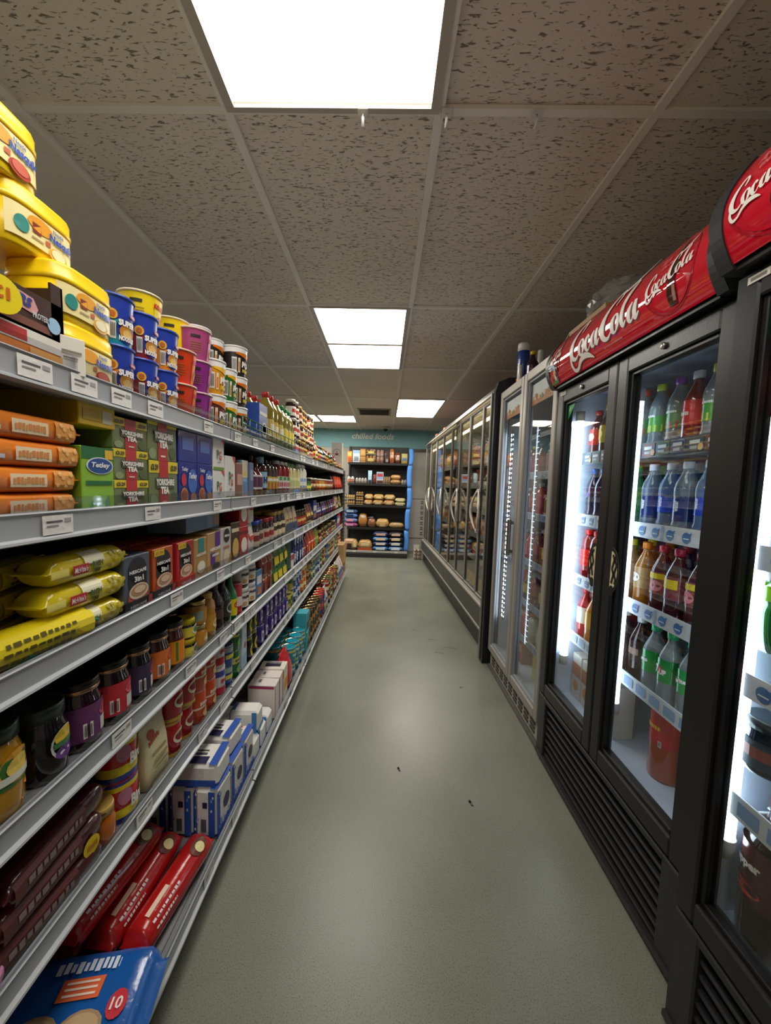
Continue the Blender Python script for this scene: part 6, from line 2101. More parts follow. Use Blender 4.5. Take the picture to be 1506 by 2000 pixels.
for k, u in enumerate((-.375, -.29, -.205, -.12)):
    jc.put(cw(u, .17, .314), RP, 'white and orange juice carton on the cooler floor, %s from left' % ORD[k].replace('nearest', 'first'), 'juice cartons')

# nearest cooler, left end of its far door
mg = bottle('energy_bottle', 'green and black energy drink with lime band', 'bottle', .04, .17, K('1f7a24'), K('121512'), K('8ad01c'), None, shape='squeeze', v0=.62, v1=.8, capr=.8, cap_h=.14)
ct = jar('drink_cup', 'dark lidded drink cup', 'cup', .042, .115, K('1f2a38'), K('2a3640'), K('2c3c50'), wrap_blocks((.2, .8, .3, .5, '8a4a44')), lid_h=.02, neck=.95)
dr = bottle('big_bottle', 'large dark red soda bottle with white lettering', 'bottle', .055, .34, K('2a0e12'), K('5a1a20'), K('4a1218'), both(wwords('Dr Pepper', -.1, .52, .07, 'e4dcd8', 1.9, bold=.05, rot=.1), wdot(.2, .38, .7, .04, 'b83a34')), shape='slim', v0=.3, v1=.66)
for k, u in enumerate((-.372, -.28, -.19, -.10)):
    mg.put(cw(u, .105, DK[2] + .08, YN, X2), RP - .4, 'green energy drink with lime band, %s' % ('at the right frame edge', 'second along', 'third along', 'fourth along')[k] + ' in the nearest cooler', 'energy drinks')
    ct.put(cw(u, .105, DK[3] + .09, YN, X2), RP, 'dark lidded drink cup in the nearest cooler, %s' % ORD[k].replace('nearest', 'first'), 'drink cups')
    w3.put(cw(u, .12, DK[1] + .01, YN, X2), RP, 'clear water bottle with purple cap in the nearest cooler, %s' % ORD[k].replace('nearest', 'first'), 'water bottles in the nearest cooler')
    a2.put(cw(u, .12, DK[0] + .01, YN, X2), RP, 'dark squash bottle with red cap in the nearest cooler, %s' % ORD[k].replace('nearest', 'first'), 'squash bottles in the nearest cooler')
for k, u in enumerate((-.35, -.22, -.09)):
    dr.put(cw(u, .125, .315, YN, X2), RP - .5, 'large dark red soda bottle on the nearest cooler floor, %s' % ORD[k].replace('nearest', 'first'), 'large dark red bottles')

# ------------------------------------------------------------------ silver two-door cooler
YS, WS = 2.225, .87
o = empty('glass_cooler', (XC, YS, 0), RP, 'silver two-door glass cooler with dotted light strips', 'cooler')
SIL = K('a29e97')
M['silver'] = attr_mat('silver_paint', .4, metallic=.25)
cabinet(o, WS, .12, 1.88, .68, K('2a2b2d'), K('a8b2c4'))
g = G()
g.box((0, .05, .075), (WS - .01, .06, .11), K('aba69c'), 'plastic', .006)
for i in range(9):
    for j in range(3):
        g.box((-WS / 2 + .09 + i * .087, .0185, .05 + j * .022), (.06, .004, .012), K('2a2826'), 'black')
g.box((0, .03, .012), (WS, .05, .018), K('55524e'), 'plastic')
link('base_vent', g, o)
for sx in (-1, 1):
    x0, x1 = (-WS / 2 + .002, -.003) if sx < 0 else (.003, WS / 2 - .002)
    d = door(o, x0, x1, .13, 1.885, SIL, 'silver', st=.042, rt=.05, inner=K('8a8f98'))
    g = G(); S = S_front(.028)
    xa, xb = x0 + .056, x1 - .056
    g.rect(S, xa, xb, 1.70, 1.81, K('c9ced0'), .001)
    pts = [(xa, 1.70)] + [(xa + (xb - xa) * i / 16, 1.728 + .012 * math.sin(i * 2.1) + .004 * i / 4) for i in range(17)] + [(xb, 1.70)]
    g.poly(S, pts[::-1], K('a86a3a'), .002)
    for i in range(8):
        u = xa + .02 + (xb - xa - .04) * i / 7
        g.disc(S, u, 1.735 + .01 * math.sin(i * 1.7), .014, .012, K(('c8844a', '9a4a2a', 'd8b070', '6a7a3a')[i % 4]), .003, 10)
    link('food_banner', g, d)
    if sx < 0:
        g = G()
        g.box((x1 - .055, -.022, .97), (.034, .02, .22), K('8d8a84'), 'steel', .008)
        for z in (.885, 1.055):
            g.box((x1 - .055, -.006, z), (.02, .02, .02), K('8d8a84'), 'steel', .003)
        link('handle', g, d)
    # light strip just inside the jamb: dots in the far door, a rungs-and-bar one in the near door
    x = x0 + .075
    g = G(); g.box((x, .066, 1.0), (.016, .010, 1.26), K('5a626c'), 'plastic'); st = link('light_strip', g, o)
    g = G()
    for i in range(40):
        z = .40 + 1.2 * i / 39
        if sx < 0:
            for dx, rr in ((0, 1.), (.035, .5)):  # smaller second column is the dots' glass reflection, modelled as glowing dots
                g.add([(x + dx + .006 * rr * math.cos(a), .0605, z + .009 * rr * math.sin(a)) for a in [2 * PI * k / 8 for k in range(8)]], [tuple(range(8))], K('ffffff'), 'led')
        else:
            g.add([(x - .012, .0605, z - .002), (x + .03, .0605, z - .002), (x + .03, .0605, z + .002), (x - .012, .0605, z + .002)], [(0, 1, 2, 3)], K('ffffff'), 'tube_dim')
    if sx > 0:
        for dx in (-.006, .006):
            g.add([(x + dx - .003, .0604, .38), (x + dx + .003, .0604, .38), (x + dx + .003, .0604, 1.62), (x + dx - .003, .0604, 1.62)], [(0, 1, 2, 3)], K('ffffff'), 'tube_dim')
    link('light_dots', g, st)
g = G()
g.tube([(.395, .075, .35), (.395, .075, 1.6)], .012, K('ffffff'), 'tube_soft', 10)
link('light_tube', g, o)
SD = [1.33, 1.09, .81, .56, .33]
for z in SD:
    shelf_plate(o, WS - .09, z, .12, .58, K('c4c8d2'), strip_deco('x'), strip_h=.04)
US = [-.33, -.25, -.17, -.09, .06, .14, .22, .30, .375]
SP = "silver cooler"
k1 = drink('smoothie_bottle', 'pink drink, yellow lid', '8a4a6a', 'd8c45a', 'a05a84', None, r=.036, h=.18, shape='wide', capr=.7)
k2 = drink('smoothie_bottle', 'green pressed juice bottle', '6a7a2c', 'c8d4d0', '8a8a3a', None, r=.033, h=.17, shape='slim')
k3 = drink('smoothie_bottle', 'plum juice bottle with white badge', '3a2034', 'd0d8dc', '2a2440', None, r=.033, h=.17, shape='slim', deco=wdot(0, .45, .5, .1, 'd8dce8'))
k4 = drink('smoothie_bottle', 'crimson fruit bottle', 'b81f34', 'd8d4d8', 'c83a50', None, r=.038, h=.2, shape='slim')
k5 = drink('smoothie_bottle', 'clear red-tinted bottle', '7a2a34', '8a8a90', 'a84450', None, r=.034, h=.19, shape='slim')
k6 = drink('smoothie_bottle', 'black and yellow bottle', '1f1814', '2a2420', 'c8b02c', None, r=.034, h=.18, shape='slim')
k7 = drink('milk_bottle', 'pale milk bottle', 'b8b4ac', 'c87a3c', 'c8c4bc', None, r=.036, h=.17, shape='wide', capr=.5)
rack([k1, k5, k1, k5, k1, k1, k1, k5, k1], US, [.165], SD[0], YS, SP + ' top shelf')
rack([k5, k3, k5, k4, k2, k2, k3, k2, k3], US, [.165, .245], SD[1], YS, SP + ' second shelf')
rack([k5, k5, k4, k5, k6, k4, k4, k5, k4], US, [.165, .25], SD[2], YS, SP + ' third shelf')
rack([k6, k4, k6, k5, k6, k6, k5, k6, k6], US, [.165], SD[3], YS, SP + ' fourth shelf')
rack([k7, k7, k4, k7, k7, k7, k7, k7, k7], US, [.165], SD[4], YS, SP + ' fifth shelf')
yx = carton('wine_box', 'yellow box on the floor of the silver cooler', 'box', .1, .12, .17, K('d8c41c'), both(dot(.1, .75, .12, .08, 'a83c24'), blocks((.1, .9, .1, .4, 'e4d65a'))))
for k, u in enumerate((.08, .19, .30)):
    yx.put(cw(u, .19, .156, YS), RP, 'yellow box on the floor of the silver cooler, %s from left' % ORD[k].replace('nearest', 'first'), 'yellow boxes')
rx = carton('wine_box', 'red box', 'box', .1, .12, .17, K('a83c34'), blocks((.1, .9, .4, .7, 'd8a090')))
for k, u in enumerate((-.30, -.19)):
    rx.put(cw(u, .19, .156, YS), RP, 'red box low in the far door of the silver cooler, %s' % ('left', 'right')[k], 'red boxes')
ox = carton('juice_carton', 'orange carton high in the silver cooler', 'carton', .07, .07, .11, K('d88a2c'), both(words('A', 0, .55, .3, 'e8e8e4', .4), blocks((.2, .8, .75, .95, '3aa06a'))))
shelf_plate(o, WS - .09, 1.575, .16, .58, K('8a8f98'), None, wire=False, strip_h=.02)
ox.put(cw(.36, .21, 1.576, YS), RP, 'orange carton high in the near door of the silver cooler')

# things on top of the coolers
tall = can('spray_can', 'tall blue and white can on top of the silver cooler', 'can', .036, .27, K('1f3f8c'), both(wrap_blocks((.0, .25, 0, .8, 'e4e4e0'), (.05, .2, .55, .8, 'd8981c')), wdot(.1, .12, .8, .1, 'c8602c')), None, 'e4e2dc')
g = G(); g.lathe([(.0365, .225), (.0365, .265), (.033, .274), (0, .274)], K('e6e4de'), 'plastic', 18)
tall.parts.append(('white_cap', g.mesh('white_cap')))
tall.put((.85, 2.53, 1.886), RP, 'tall blue and white can with white cap on top of the silver cooler')
bd = bottle('syrup_bottle', 'dark bottle with yellow cap on the silver cooler', 'bottle', .034, .19, K('2a1422'), K('d8b82c'), K('4a1c44'), None, shape='slim', capr=.45)
bd.put((.87, 2.42, 1.886), RP, 'dark bottle with yellow cap on the silver cooler')
tube_ = can('white_tube', 'small white tube', 'tube', .018, .21, K('dcd8d0'), None, None, 'dcd8d0')
tube_.put((.93, 2.46, 1.886), RP, 'small white capped tube behind the dark bottle on the silver cooler')
sm = can('white_tube', 'short white tube', 'tube', .014, .12, K('e2dcd0'), None, None, 'dcd8d0')
sm.put((.81, 2.46, 1.886), RP, 'short white tube at the front edge of the silver cooler top')

g = G()
bw, bd_, bh = .30, .24, .10
g.box((0, 0, .003), (bw, bd_, .006), K('8f6c44'), 'card')
for y_ in (-bd_ / 2 + .003, bd_ / 2 - .003):
    g.box((0, y_, bh / 2), (bw, .006, bh), K('b58c5c'), 'card')
for x_ in (-bw / 2 + .003, bw / 2 - .003):
    g.box((x_, 0, bh / 2), (.006, bd_ - .012, bh), K('b58c5c'), 'card')
box_ = link('cardboard_box', g, None, (.97, 1.76, 1.893), RP)
tag(box_, 'open brown cardboard box on top of the big red cooler', 'cardboard box')
g = G()
g.add([(-bw / 2, -bd_ / 2, bh), (-bw / 2, bd_ / 2, bh), (-bw / 2 - .09, bd_ / 2, bh - .05), (-bw / 2 - .09, -bd_ / 2, bh - .05),
       (-bw / 2, -bd_ / 2, bh - .005), (-bw / 2, bd_ / 2, bh - .005), (-bw / 2 - .09, bd_ / 2, bh - .055), (-bw / 2 - .09, -bd_ / 2, bh - .055)],
      [(0, 3, 2, 1), (4, 5, 6, 7), (0, 1, 5, 4), (1, 2, 6, 5), (2, 3, 7, 6), (3, 0, 4, 7)], K('c49c68'), 'card')
link('box_flap', g, box_)
rn = random.Random(4)
g = G()
rings = []
for k in range(13):
    t = k / 12
    s = math.sin(PI * (.08 + .84 * t)) ** .7
    ring = []
    for i in range(22):
        a = 2 * PI * i / 22
        q = (1 + .22 * (rn.random() - .5)) * s
        ring.append((-.15 + .3 * t + .02 * (rn.random() - .5), .085 * q * math.cos(a), .075 + .07 * q * math.sin(a)))
    rings.append(ring)
g.loft(rings, K('dededa'), 'film_clear', smooth=False)
tag(link('plastic_bag', g, None, (.95, 1.74, 1.985), RP), 'crumpled clear plastic bag lying on the open cardboard box', 'plastic bag')
g = G(); g.box((0, 0, .04), (.2, .15, .08), K('9a948c'), 'card', .003); g.rect(S_front(-.075), -.09, .09, .0, .03, K('a8743c'), .001)
tag(link('wrapped_tray', g, None, (.93, 1.47, 1.893), RP), 'grey wrapped tray on the near end of the cardboard box', 'tray')

# ================================================================== glass-door freezers (far right)
FP0, FP1 = Vector((.782, 2.74, 0)), Vector((.684, 6.46, 0))
FD = (FP1 - FP0).normalized()
FROT = math.atan2(-FD.x, FD.y)
M['chrome'] = attr_mat('satin_aluminium', .38, metallic=.35)


def freezer(s0, s1, nb, label, near):
    L = s1 - s0
    pc = FP0 + FD * (s0 + s1) / 2
    o = empty('glass_door_freezer', pc, RP + FROT, label, 'freezer', 'glass-door freezers')
    cabinet(o, L, .19, 1.93, .72, K('26272a'), K('a9a49a'), t=.03)
    g = G()
    g.box((0, .03, .09), (L, .04, .17), K('151515'), 'black')
    g.box((0, .005, .275), (L, .07, .16), K('4d4c48'), 'steelpaint', .003)
    link('base', g, o)
    g = G()
    for z, hh, dep in ((.355, .04, .06), (.19, .03, .07)):
        g.box((0, .0, z), (L, dep, hh), K('a5a29a'), 'chrome', .008)
    link('bumper_rail', g, o)
    g = G()
    g.box((0, .03, 1.945), (L, .10, .035), K('2b2b2c'), 'black', .006)
    g.box((0, -.02, 1.925), (L, .016, .02), K('b5b0a8'), 'chrome', .003)
    link('top_rail', g, o)
    g = G()
    g.box((0, .10, 1.84), (L - .08, .03, .014), K('ffffff'), 'warm')
    link('case_light', g, o)
    bw = L / nb
    for b in range(nb):
        for sx in (-1, 1):
            c = -L / 2 + bw * (b + .5)
            x0, x1 = (c - bw / 2 + .006, c - .002) if sx < 0 else (c + .002, c + bw / 2 - .006)
            d = door(o, x0, x1, .385, 1.905, K('a09c94'), 'chrome', st=.010, rt=.016, depth=.026, e=.006, inner=K('4a4844'), glass='pane_double')
            hx = c + sx * .022
            g = G()
            pts = []
            for i in range(13):
                t = i / 12
                a = PI * t
                pts.append((hx + sx * .10 * math.sin(a), -.012 - .02 * math.sin(a), .90 + .33 * t))
            g.tube(pts, [.006 + .007 * math.sin(PI * i / 12) for i in range(13)], K('c4c1ba'), 'plastic', 8)
            for z in (.90, 1.23):
                g.box((hx, -.006, z), (.018, .016, .03), K('c4c1ba'), 'plastic', .004)
            link('door_handle', g, d)
    if near:
        g = G()
        x = L / 2 + .03
        prof = [(-.05, 0), (-.05, 1.90), (-.03, 1.97), (.04, 2.0), (.74, 2.0), (.74, 0)]
        rings = [[(xx, p[0], p[1]) for p in prof] for xx in (x - .03, x + .03)]
        g.loft(rings, K('1a1c20'), 'black', smooth=False)
        g.box((x - .026, -.056, .96), (.014, .014, 1.9), K('9a978f'), 'chrome', .004)
        link('end_panel', g, o)
    for z in FZ:
        shelf_plate(o, L - .07, z, .13, .66, K('b0aca2'), None, wire=False, strip_h=.055)
    return o, pc, L


FZ = [1.50, 1.27, 1.04, .80, .58]
FRZ = []
FRZ.append(freezer(.02, 1.66, 2, 'nearer glass-door freezer with paired bow handles and black end panel', True))
FRZ.append(freezer(1.665, 3.79, 2, 'farther glass-door freezer reaching the back of the aisle', False))
fq = [
    [drink('juice_bottle', 'orange juice bottle', 'd8861c', 'd8a83c', 'e0942c', None, r=.037, h=.2, shape='wide', capr=.5), drink('juice_bottle', 'pink-red juice bottle', 'c83c34', '5a84c0', 'd8a0a0', None, r=.036, h=.19, shape='wide', capr=.5),
     drink('milk_bottle', 'creamy milk bottle', 'd8c490', 'c8882c', 'e0c878', None, r=.038, h=.2, shape='wide', capr=.5), drink('juice_bottle', 'amber nectar bottle', 'c87a20', 'd8b45a', 'd8b060', None, r=.036, h=.21, shape='slim')],
    [carton('meal_box', 'brown ready-meal box', 'meal box', .1, .12, .14, K('6a3a28'), blocks((.1, .9, .5, .8, 'c89a6a'))), carton('meal_box', 'red ready-meal box', 'meal box', .1, .12, .16, K('a82c28'), blocks((.1, .9, .4, .7, 'e0c8a0'))),
     pouch('frozen_bag', 'dark frozen food bag', 'frozen bag', .12, .07, .15, K('4a2c24'), blocks((.1, .9, .4, .7, 'b88a5a'))), carton('meal_box', 'tan ready-meal box', 'meal box', .1, .12, .13, K('b08a5c'), blocks((.1, .9, .5, .8, '7a3a24')))],
    [carton('meal_box', 'silver-grey chilled tray', 'tray', .13, .12, .06, K('9a9890'), blocks((.1, .9, .2, .8, 'c8c0b0'))), carton('meal_box', 'gold chilled tray', 'tray', .13, .12, .06, K('b09048'), blocks((.1, .9, .2, .8, '7a5a2c'))),
     carton('meal_box', 'white chilled tray', 'tray', .13, .12, .07, K('c8c4bc'), blocks((.1, .9, .2, .8, '8a9a6a')))],
    [carton('meal_box', 'orange frozen box', 'frozen box', .14, .14, .08, K('c06a2c'), blocks((.1, .9, .3, .8, 'e0c090'))), carton('meal_box', 'dark red frozen box', 'frozen box', .14, .14, .09, K('7a2420'), blocks((.1, .9, .3, .8, 'c8a080'))),
     pouch('frozen_bag', 'tan frozen bag', 'frozen bag', .13, .08, .14, K('b08c60'), blocks((.1, .9, .4, .7, '8a4a2c')))],
    [pouch('frozen_bag', 'blue frozen bag', 'frozen bag', .14, .08, .15, K('3a5a94'), blocks((.1, .9, .4, .7, 'd8d4cc'))), pouch('frozen_bag', 'black and red frozen bag', 'frozen bag', .14, .08, .14, K('2c2420'), blocks((.1, .9, .3, .6, 'b83c2c')))],
    [pouch('frozen_bag', 'yellow and orange vegetable bag', 'frozen bag', .15, .09, .15, K('c8903a'), blocks((.1, .9, .4, .7, 'd8c48a'))), pouch('frozen_bag', 'green vegetable bag', 'frozen bag', .15, .09, .14, K('8a9a4a'), blocks((.1, .9, .4, .7, 'd8d4a0'))),
     pouch('frozen_bag', 'orange chip bag', 'frozen bag', .15, .09, .15, K('c86a2c'), blocks((.1, .9, .4, .7, 'e8d0a0')))],
]
FN = ['nearer freezer', 'farther freezer']
SN = ['top shelf', 'second shelf', 'third shelf', 'fourth shelf', 'fifth shelf', 'bottom']
rn = random.Random(21)
for fi, (o, pc, L) in enumerate(FRZ):
    for si, kinds in enumerate(fq):
        z = (FZ + [.221])[si]
        u = L / 2 - .08
        cnt = {}
        last, rep = None, 0
        while True:
            if rep <= 0:
                last = rn.choice(kinds)
                rep = rn.randint(2, 4)
            rep -= 1
            kd = last
            w, d, h = kd.size
            if u - w < -L / 2 + .06:
                break
            n = cnt[kd.desc] = cnt.get(kd.desc, 0) + 1
            dep = .15 + d / 2
            for t in range(2 if h < .1 else 1):
                loc = pc + FD * (-(u - w / 2)) + Vector((FD.y, -FD.x, 0)) * dep
                loc.z = z + .0005 + t * h
                lb = '%s, %s along%s, %s of the %s' % (kd.desc, ORD[n - 1] if n > 1 else 'first', (', upper' if t else ', lower') if h < .1 else '', SN[si], FN[fi])
                kd.put(loc, RP + FROT + rn.uniform(-.04, .04), lb, kd.desc + 's in the ' + FN[fi])
            u -= w + .008
ob = carton('orange_box', 'orange packet standing on top of the freezer', 'packet', .09, .07, .055, K('a8502c'), blocks((.1, .9, .4, .7, 'e8b090')))
for k, s in enumerate((2.35, 3.0)):
    loc = FP0 + FD * s + Vector((.06, 0, 1.963))
    ob.put(loc, RP + FROT, 'orange packet on top of the farther freezer, %s one' % ('nearer', 'farther')[k], 'orange packets on the freezer')

# ================================================================== bread shelving at the back
YR = 6.95
ox, wX = -.115, 1.09
o = empty('bread_shelving', (ox, YR, 0), 0, 'dark grey bread shelving against the back wall under the chilled foods sign', 'shelving')
g = G()
for i in range(9):
    g.box((0, .42, .13 + .205 * i + .1), (wX, .02, .203), K('353535'), 'steelpaint', .002)
link('back_panel', g, o)
g = G()
for x in (-.23,):
    for k in range(36):
        g.box((x, .408, .15 + k * .05), (.008, .004, .025), K('050505'), 'steelpaint')
link('slotted_strip', g, o)
for sx in (-1, 1):
    g = G(); g.box((sx * wX / 2, .40, .985), (.03, .06, 1.97), K('2c2c2c'), 'steelpaint', .003); link('upright_post', g, o)
g = G(); g.box((0, .05, .035), (wX, .70, .07), K('1f1f1f'), 'steelpaint', .003); link('plinth', g, o)
BZ = [1.648, 1.278, .892, .487, .115]
BN = ['top bread shelf', 'second bread shelf', 'third bread shelf', 'fourth bread shelf', 'lowest bread shelf']
for i, z in enumerate(BZ):
    base = i == 4
    y0 = -.28 if base else 0
    s = empty('bread_shelf', (ox, YR + y0, z), 0, '%s of the dark back unit' % BN[i].replace('bread ', '').capitalize().lower() + ' holding bread', 'shelf', 'shelves of the bread unit')
    g = G(); g.box((0, (.41 - y0) / 2, -.012), (wX - .02, .40 - y0, .022), K('3a3a3a') if not base else K('4a4a4a'), 'steelpaint', .002); link('deck', g, s)
    g = G(); g.box((0, -.002, -.012), (wX - .01, .006, .042), K('a9a7a2') if base else K('161616'), 'rail' if base else 'steelpaint', .002)
    if base:
        for q in (-.38, -.02, .35):
            g.rect(S_front(-.005), q - .03, q + .03, -.028, .002, K('d0cdc6'), .0008)
    link('ticket_rail', g, s)
    if not base:
        g = G()
        for k in range(36):
            x = -wX / 2 + .02 + (wX - .04) * k / 35
            g.tube([(x, .004, .0), (x, .004, .07)], .0016, K('26241f'), 'plastic', 5)
        for z2 in (.035, .07):
            g.tube([(-wX / 2 + .02, .004, z2), (wX / 2 - .02, .004, z2)], .002, K('26241f'), 'plastic', 5)
        link('wire_front', g, s)

bread = {}


def bk(key, *a):
    if key not in bread:
        bread[key] = a
    return bread[key]


def bput(shelf, x0, x1, kd, label, z=0., y=None, rot=0.):
    base = shelf == 4
    yy = (YR - .28 if base else YR) + .03 + kd.size[1] / 2 if y is None else y
    o = kd.put(((x0 + x1) / 2, yy + .01, BZ[shelf] + .0005 + z * 1.2), rot, label, 'bread and cakes on the back unit')
    o.scale = (1.04, 1.1, 1.2)


def lf(name, desc, x0, x1, h, col, cols=(), d=.13, e=2.8, cat='bread'):
    return loaf(name, desc, cat, x1 - x0 - .006, d, h, K(col), None, blocks(*cols) if cols else None, e)


def buns(name, desc, w, d, h, nx, nz, col, film='c8b890', top=None):
    """clear-looking tray of rolls: rows of rounded buns standing on a card tray"""
    g = G()
    g.box((0, 0, .006), (w, d, .012), K(film), 'card', .002)
    r = w / nx / 2
    for k in range(nz):
        for i in range(nx):
            for j in range(2):
                hh = (h - .014) / nz
                rings = [sup(2 * r * s, d / 2 * s * .96, .012 + k * hh + hh * t, 2.4, 12, -w / 2 + r + 2 * r * i, -d / 4 + j * d / 2) for t, s in ((0, .7), (.15, .94), (.5, 1), (.8, .84), (.95, .5), (1, .15))]
                g.loft(rings, K(col), 'food')
    p = G()
    p.box((0, 0, h / 2 + .004), (w + .008, d + .008, h + .008), K('e0e0dc'), 'riser', .01)
    if top:
        p.rect(S_front(-d / 2 - .005), -w * .3, w * .3, h * .2, h * .6, K(top), .001)
    return Kind(name, desc, 'bread', g, (('clear_wrap', p),), (w, d, h))


T = 0
bput(0, -.68, -.59, carton('cake_box', 'orange cake box', 'box', .08, .1, .17, K('d08434'), blocks((.1, .9, .1, .5, 'b05a20'), (.1, .9, .6, .9, 'e8b46a'))), 'orange cake box at the left end of the top bread shelf')
bput(0, -.58, -.45, carton('cake_box', 'pale blue and white cake box', 'box', .125, .1, .185, K('c4ccd4'), blocks((0, 1, .75, 1, '8fb0d0'), (.2, .8, .15, .5, '7a8a9a'))), 'pale blue and white cake box on the top bread shelf')
bput(0, -.445, -.35, carton('cracker_box', 'tan crispbread pack', 'packet', .09, .1, .205, K('b88a4a'), blocks((0, 1, .45, .52, '7a5a2a'), (.1, .9, .6, .9, 'c9a05c'))), 'tall tan crispbread pack on the top bread shelf')
bput(0, -.345, -.165, buns('bread_rolls', 'crusty brown rolls', .175, .12, .12, 3, 1, 'a8702c', top='d8c478'), 'tray of crusty brown rolls on the top bread shelf, lower')
bput(0, -.345, -.165, buns('bread_rolls', 'crusty brown rolls', .165, .12, .075, 3, 1, 'b07830', top='d8c478'), 'tray of crusty brown rolls stacked on another, top bread shelf', z=.13)
bput(0, -.16, -.02, buns('bread_rolls', 'pinkish rolls', .13, .12, .2, 2, 2, 'b8846c', 'c8a08a'), 'pack of pinkish rolls, two by two, on the top bread shelf')
bput(0, -.01, .075, lf('bread_bag', 'clear bag of dark cakes', -.01, .075, .19, '5a4448', ((.2, .8, .5, .75, '241a1c'), (.2, .8, .1, .35, 'b8a0a4')), .1), 'clear bag with dark cakes on the top bread shelf')
bput(0, .078, .165, lf('bread_bag', 'orange and white bread bag', .078, .165, .22, 'c87a3c', ((.2, .8, .4, .6, 'e4d0c0'), (.1, .9, .05, .3, 'a84c20')), .1), 'tallest orange and white bread bag on the top bread shelf')
bput(0, .17, .275, lf('bread_bag', 'brown bread bag with pale label', .17, .275, .17, '8a4c2c', ((.2, .8, .3, .6, 'd8b8a0'),), .11), 'brown bread bag with pale label on the top bread shelf')
bput(0, .29, .40, carton('cake_box', 'yellow and blue cake box', 'box', .1, .1, .15, K('d8c878'), blocks((.1, .9, .3, .6, '6a8ab0'), (.0, 1, .0, .25, 'd0b03a'))), 'yellow and blue cake box at the right end of the top bread shelf')
bput(1, -.68, -.54, buns('cake_tray', 'white iced cakes', .13, .12, .11, 2, 1, 'd0ccc4', 'b8a890', top='c06a4a'), 'clear tray of white iced cakes at the left of the second bread shelf')
bput(1, -.53, -.31, buns('cake_tray', 'white and dark cakes', .20, .12, .09, 4, 1, 'cfc6b8', '9a7a50'), 'wide tray of white and dark cakes on the second bread shelf')
bput(1, -.30, -.225, pouch('wrap_pack', 'tall pale blue pack', 'packet', .07, .05, .2, K('a8cce0'), blocks((.2, .8, .5, .7, '2a5a8a'), (.1, .9, 0, .3, '24304a'))), 'tall pale blue pouch standing on the second bread shelf')
bput(1, -.21, -.15, lf('bread_bag', 'small red-brown cake bag', -.21, -.15, .15, '7a3428', (), .08), 'small red-brown cake bag on the second bread shelf')
bput(1, -.145, -.02, carton('cake_box', 'white, blue and red cake box', 'box', .12, .1, .18, K('d0d4dc'), blocks((.05, .95, .4, .95, '8aa0c8'), (.1, .9, .62, .85, 'b83c34'), (.05, .95, .05, .3, '5a2a24'))), 'white, blue and red cake box on the second bread shelf')
bput(1, -.015, .105, buns('bread_rolls', 'pale finger rolls', .115, .13, .12, 3, 1, 'c09a70', 'b89a80'), 'pack of pale finger rolls on the second bread shelf')
bput(1, .105, .29, lf('bread_loaf', 'long golden sliced loaf', .105, .29, .075, 'c08c50'), 'long golden loaf lying lower on the second bread shelf')
bput(1, .11, .29, lf('bread_loaf', 'long golden sliced loaf', .11, .29, .07, 'c8965a'), 'long golden loaf lying on top of another, second bread shelf', z=.076)
bput(1, .30, .40, buns('bread_rolls', 'floury white buns', .095, .12, .075, 2, 1, 'cfc4b0', 'b8a88c'), 'pack of floury white buns at the right of the second bread shelf')
bput(2, -.745, -.69, buns('bread_rolls', 'small floury rolls', .055, .1, .16, 1, 3, 'd8c8b0'), 'narrow stack of floury rolls at the left of the third bread shelf')
for i in range(2):
    bput(2, -.68, -.53, buns('bread_rolls', 'golden topped rolls', .15, .13, .07, 4, 1, 'd0ac6c'), 'pack of golden topped rolls, %s, third bread shelf' % ('lower', 'upper')[i], z=.083 * i)
for i in range(3):
    bput(2, -.51, -.37, buns('bread_rolls', 'brown topped rolls', .125, .13, .06, 3, 1, 'b08444'), 'pack of brown topped rolls, %s of a stack of three' % ('bottom', 'middle', 'top')[i], z=.072 * i)
for i, (x0, x1, nm) in enumerate(((-.36, -.205, 'first'), (-.20, -.01, 'second'), (-.005, .19, 'third'))):
    for t in range(2):
        kd = lf('bread_rolls', 'bag of soft bread rolls', x0, x1, .085, ('b88a4c', 'c09858')[t], ((.25, .75, .25, .7, 'd8c090'),), .14)
        bput(2, x0 + .01 * t, x1 + .01 * t, kd, 'bag of soft bread rolls, %s stack from left, %s, third shelf' % (nm, ('lower', 'upper')[t]), z=.086 * t)
for t in range(2):
    bput(2, .20, .39, lf('bread_rolls', 'pale green-labelled roll bag', .2, .39, .06, 'c8bc84', ((.2, .8, .2, .8, 'd8d0a0'),), .13), 'pale green-labelled bag of rolls, %s, third bread shelf' % ('lower', 'upper')[t], z=.061 * t)
for t, (c, l, nm) in enumerate((('b04a84', 'd8a0c0', 'bottom'), ('5a74b0', 'd88aa0', 'second'), ('4a6cb0', '24304a', 'third'), ('3a5a94', 'a8b8d0', 'top'))):
    bput(3, -.72, -.47, lf('bread_loaf', 'sliced loaf in a coloured bag', -.72, -.47, .068, c, ((.2, .7, .3, .8, l),), .13), 'sliced loaf in %s bag, %s of its stack, fourth bread shelf' % (('pink', 'blue and pink', 'blue', 'dark blue')[t], nm), z=.069 * t)
bput(3, -.46, -.29, lf('bread_loaf', 'round crusty loaf', -.44, -.28, .21, 'b07838', ((.3, .7, .7, .9, 'd8d4cc'),), .13, 2.1), 'tall round crusty loaf on the fourth bread shelf')
bput(3, -.28, -.14, lf('bread_loaf', 'brown seeded loaf', -.28, -.14, .14, '8a5a3c', ((.2, .8, .1, .4, '6a3c28'),), .13), 'brown seeded loaf on the fourth bread shelf')
bput(3, -.13, .10, lf('bread_loaf', 'golden bloomer loaf', -.13, .10, .14, 'c09858', ((.3, .7, .15, .5, 'd0b078'),), .14), 'golden bloomer loaf on the fourth bread shelf')
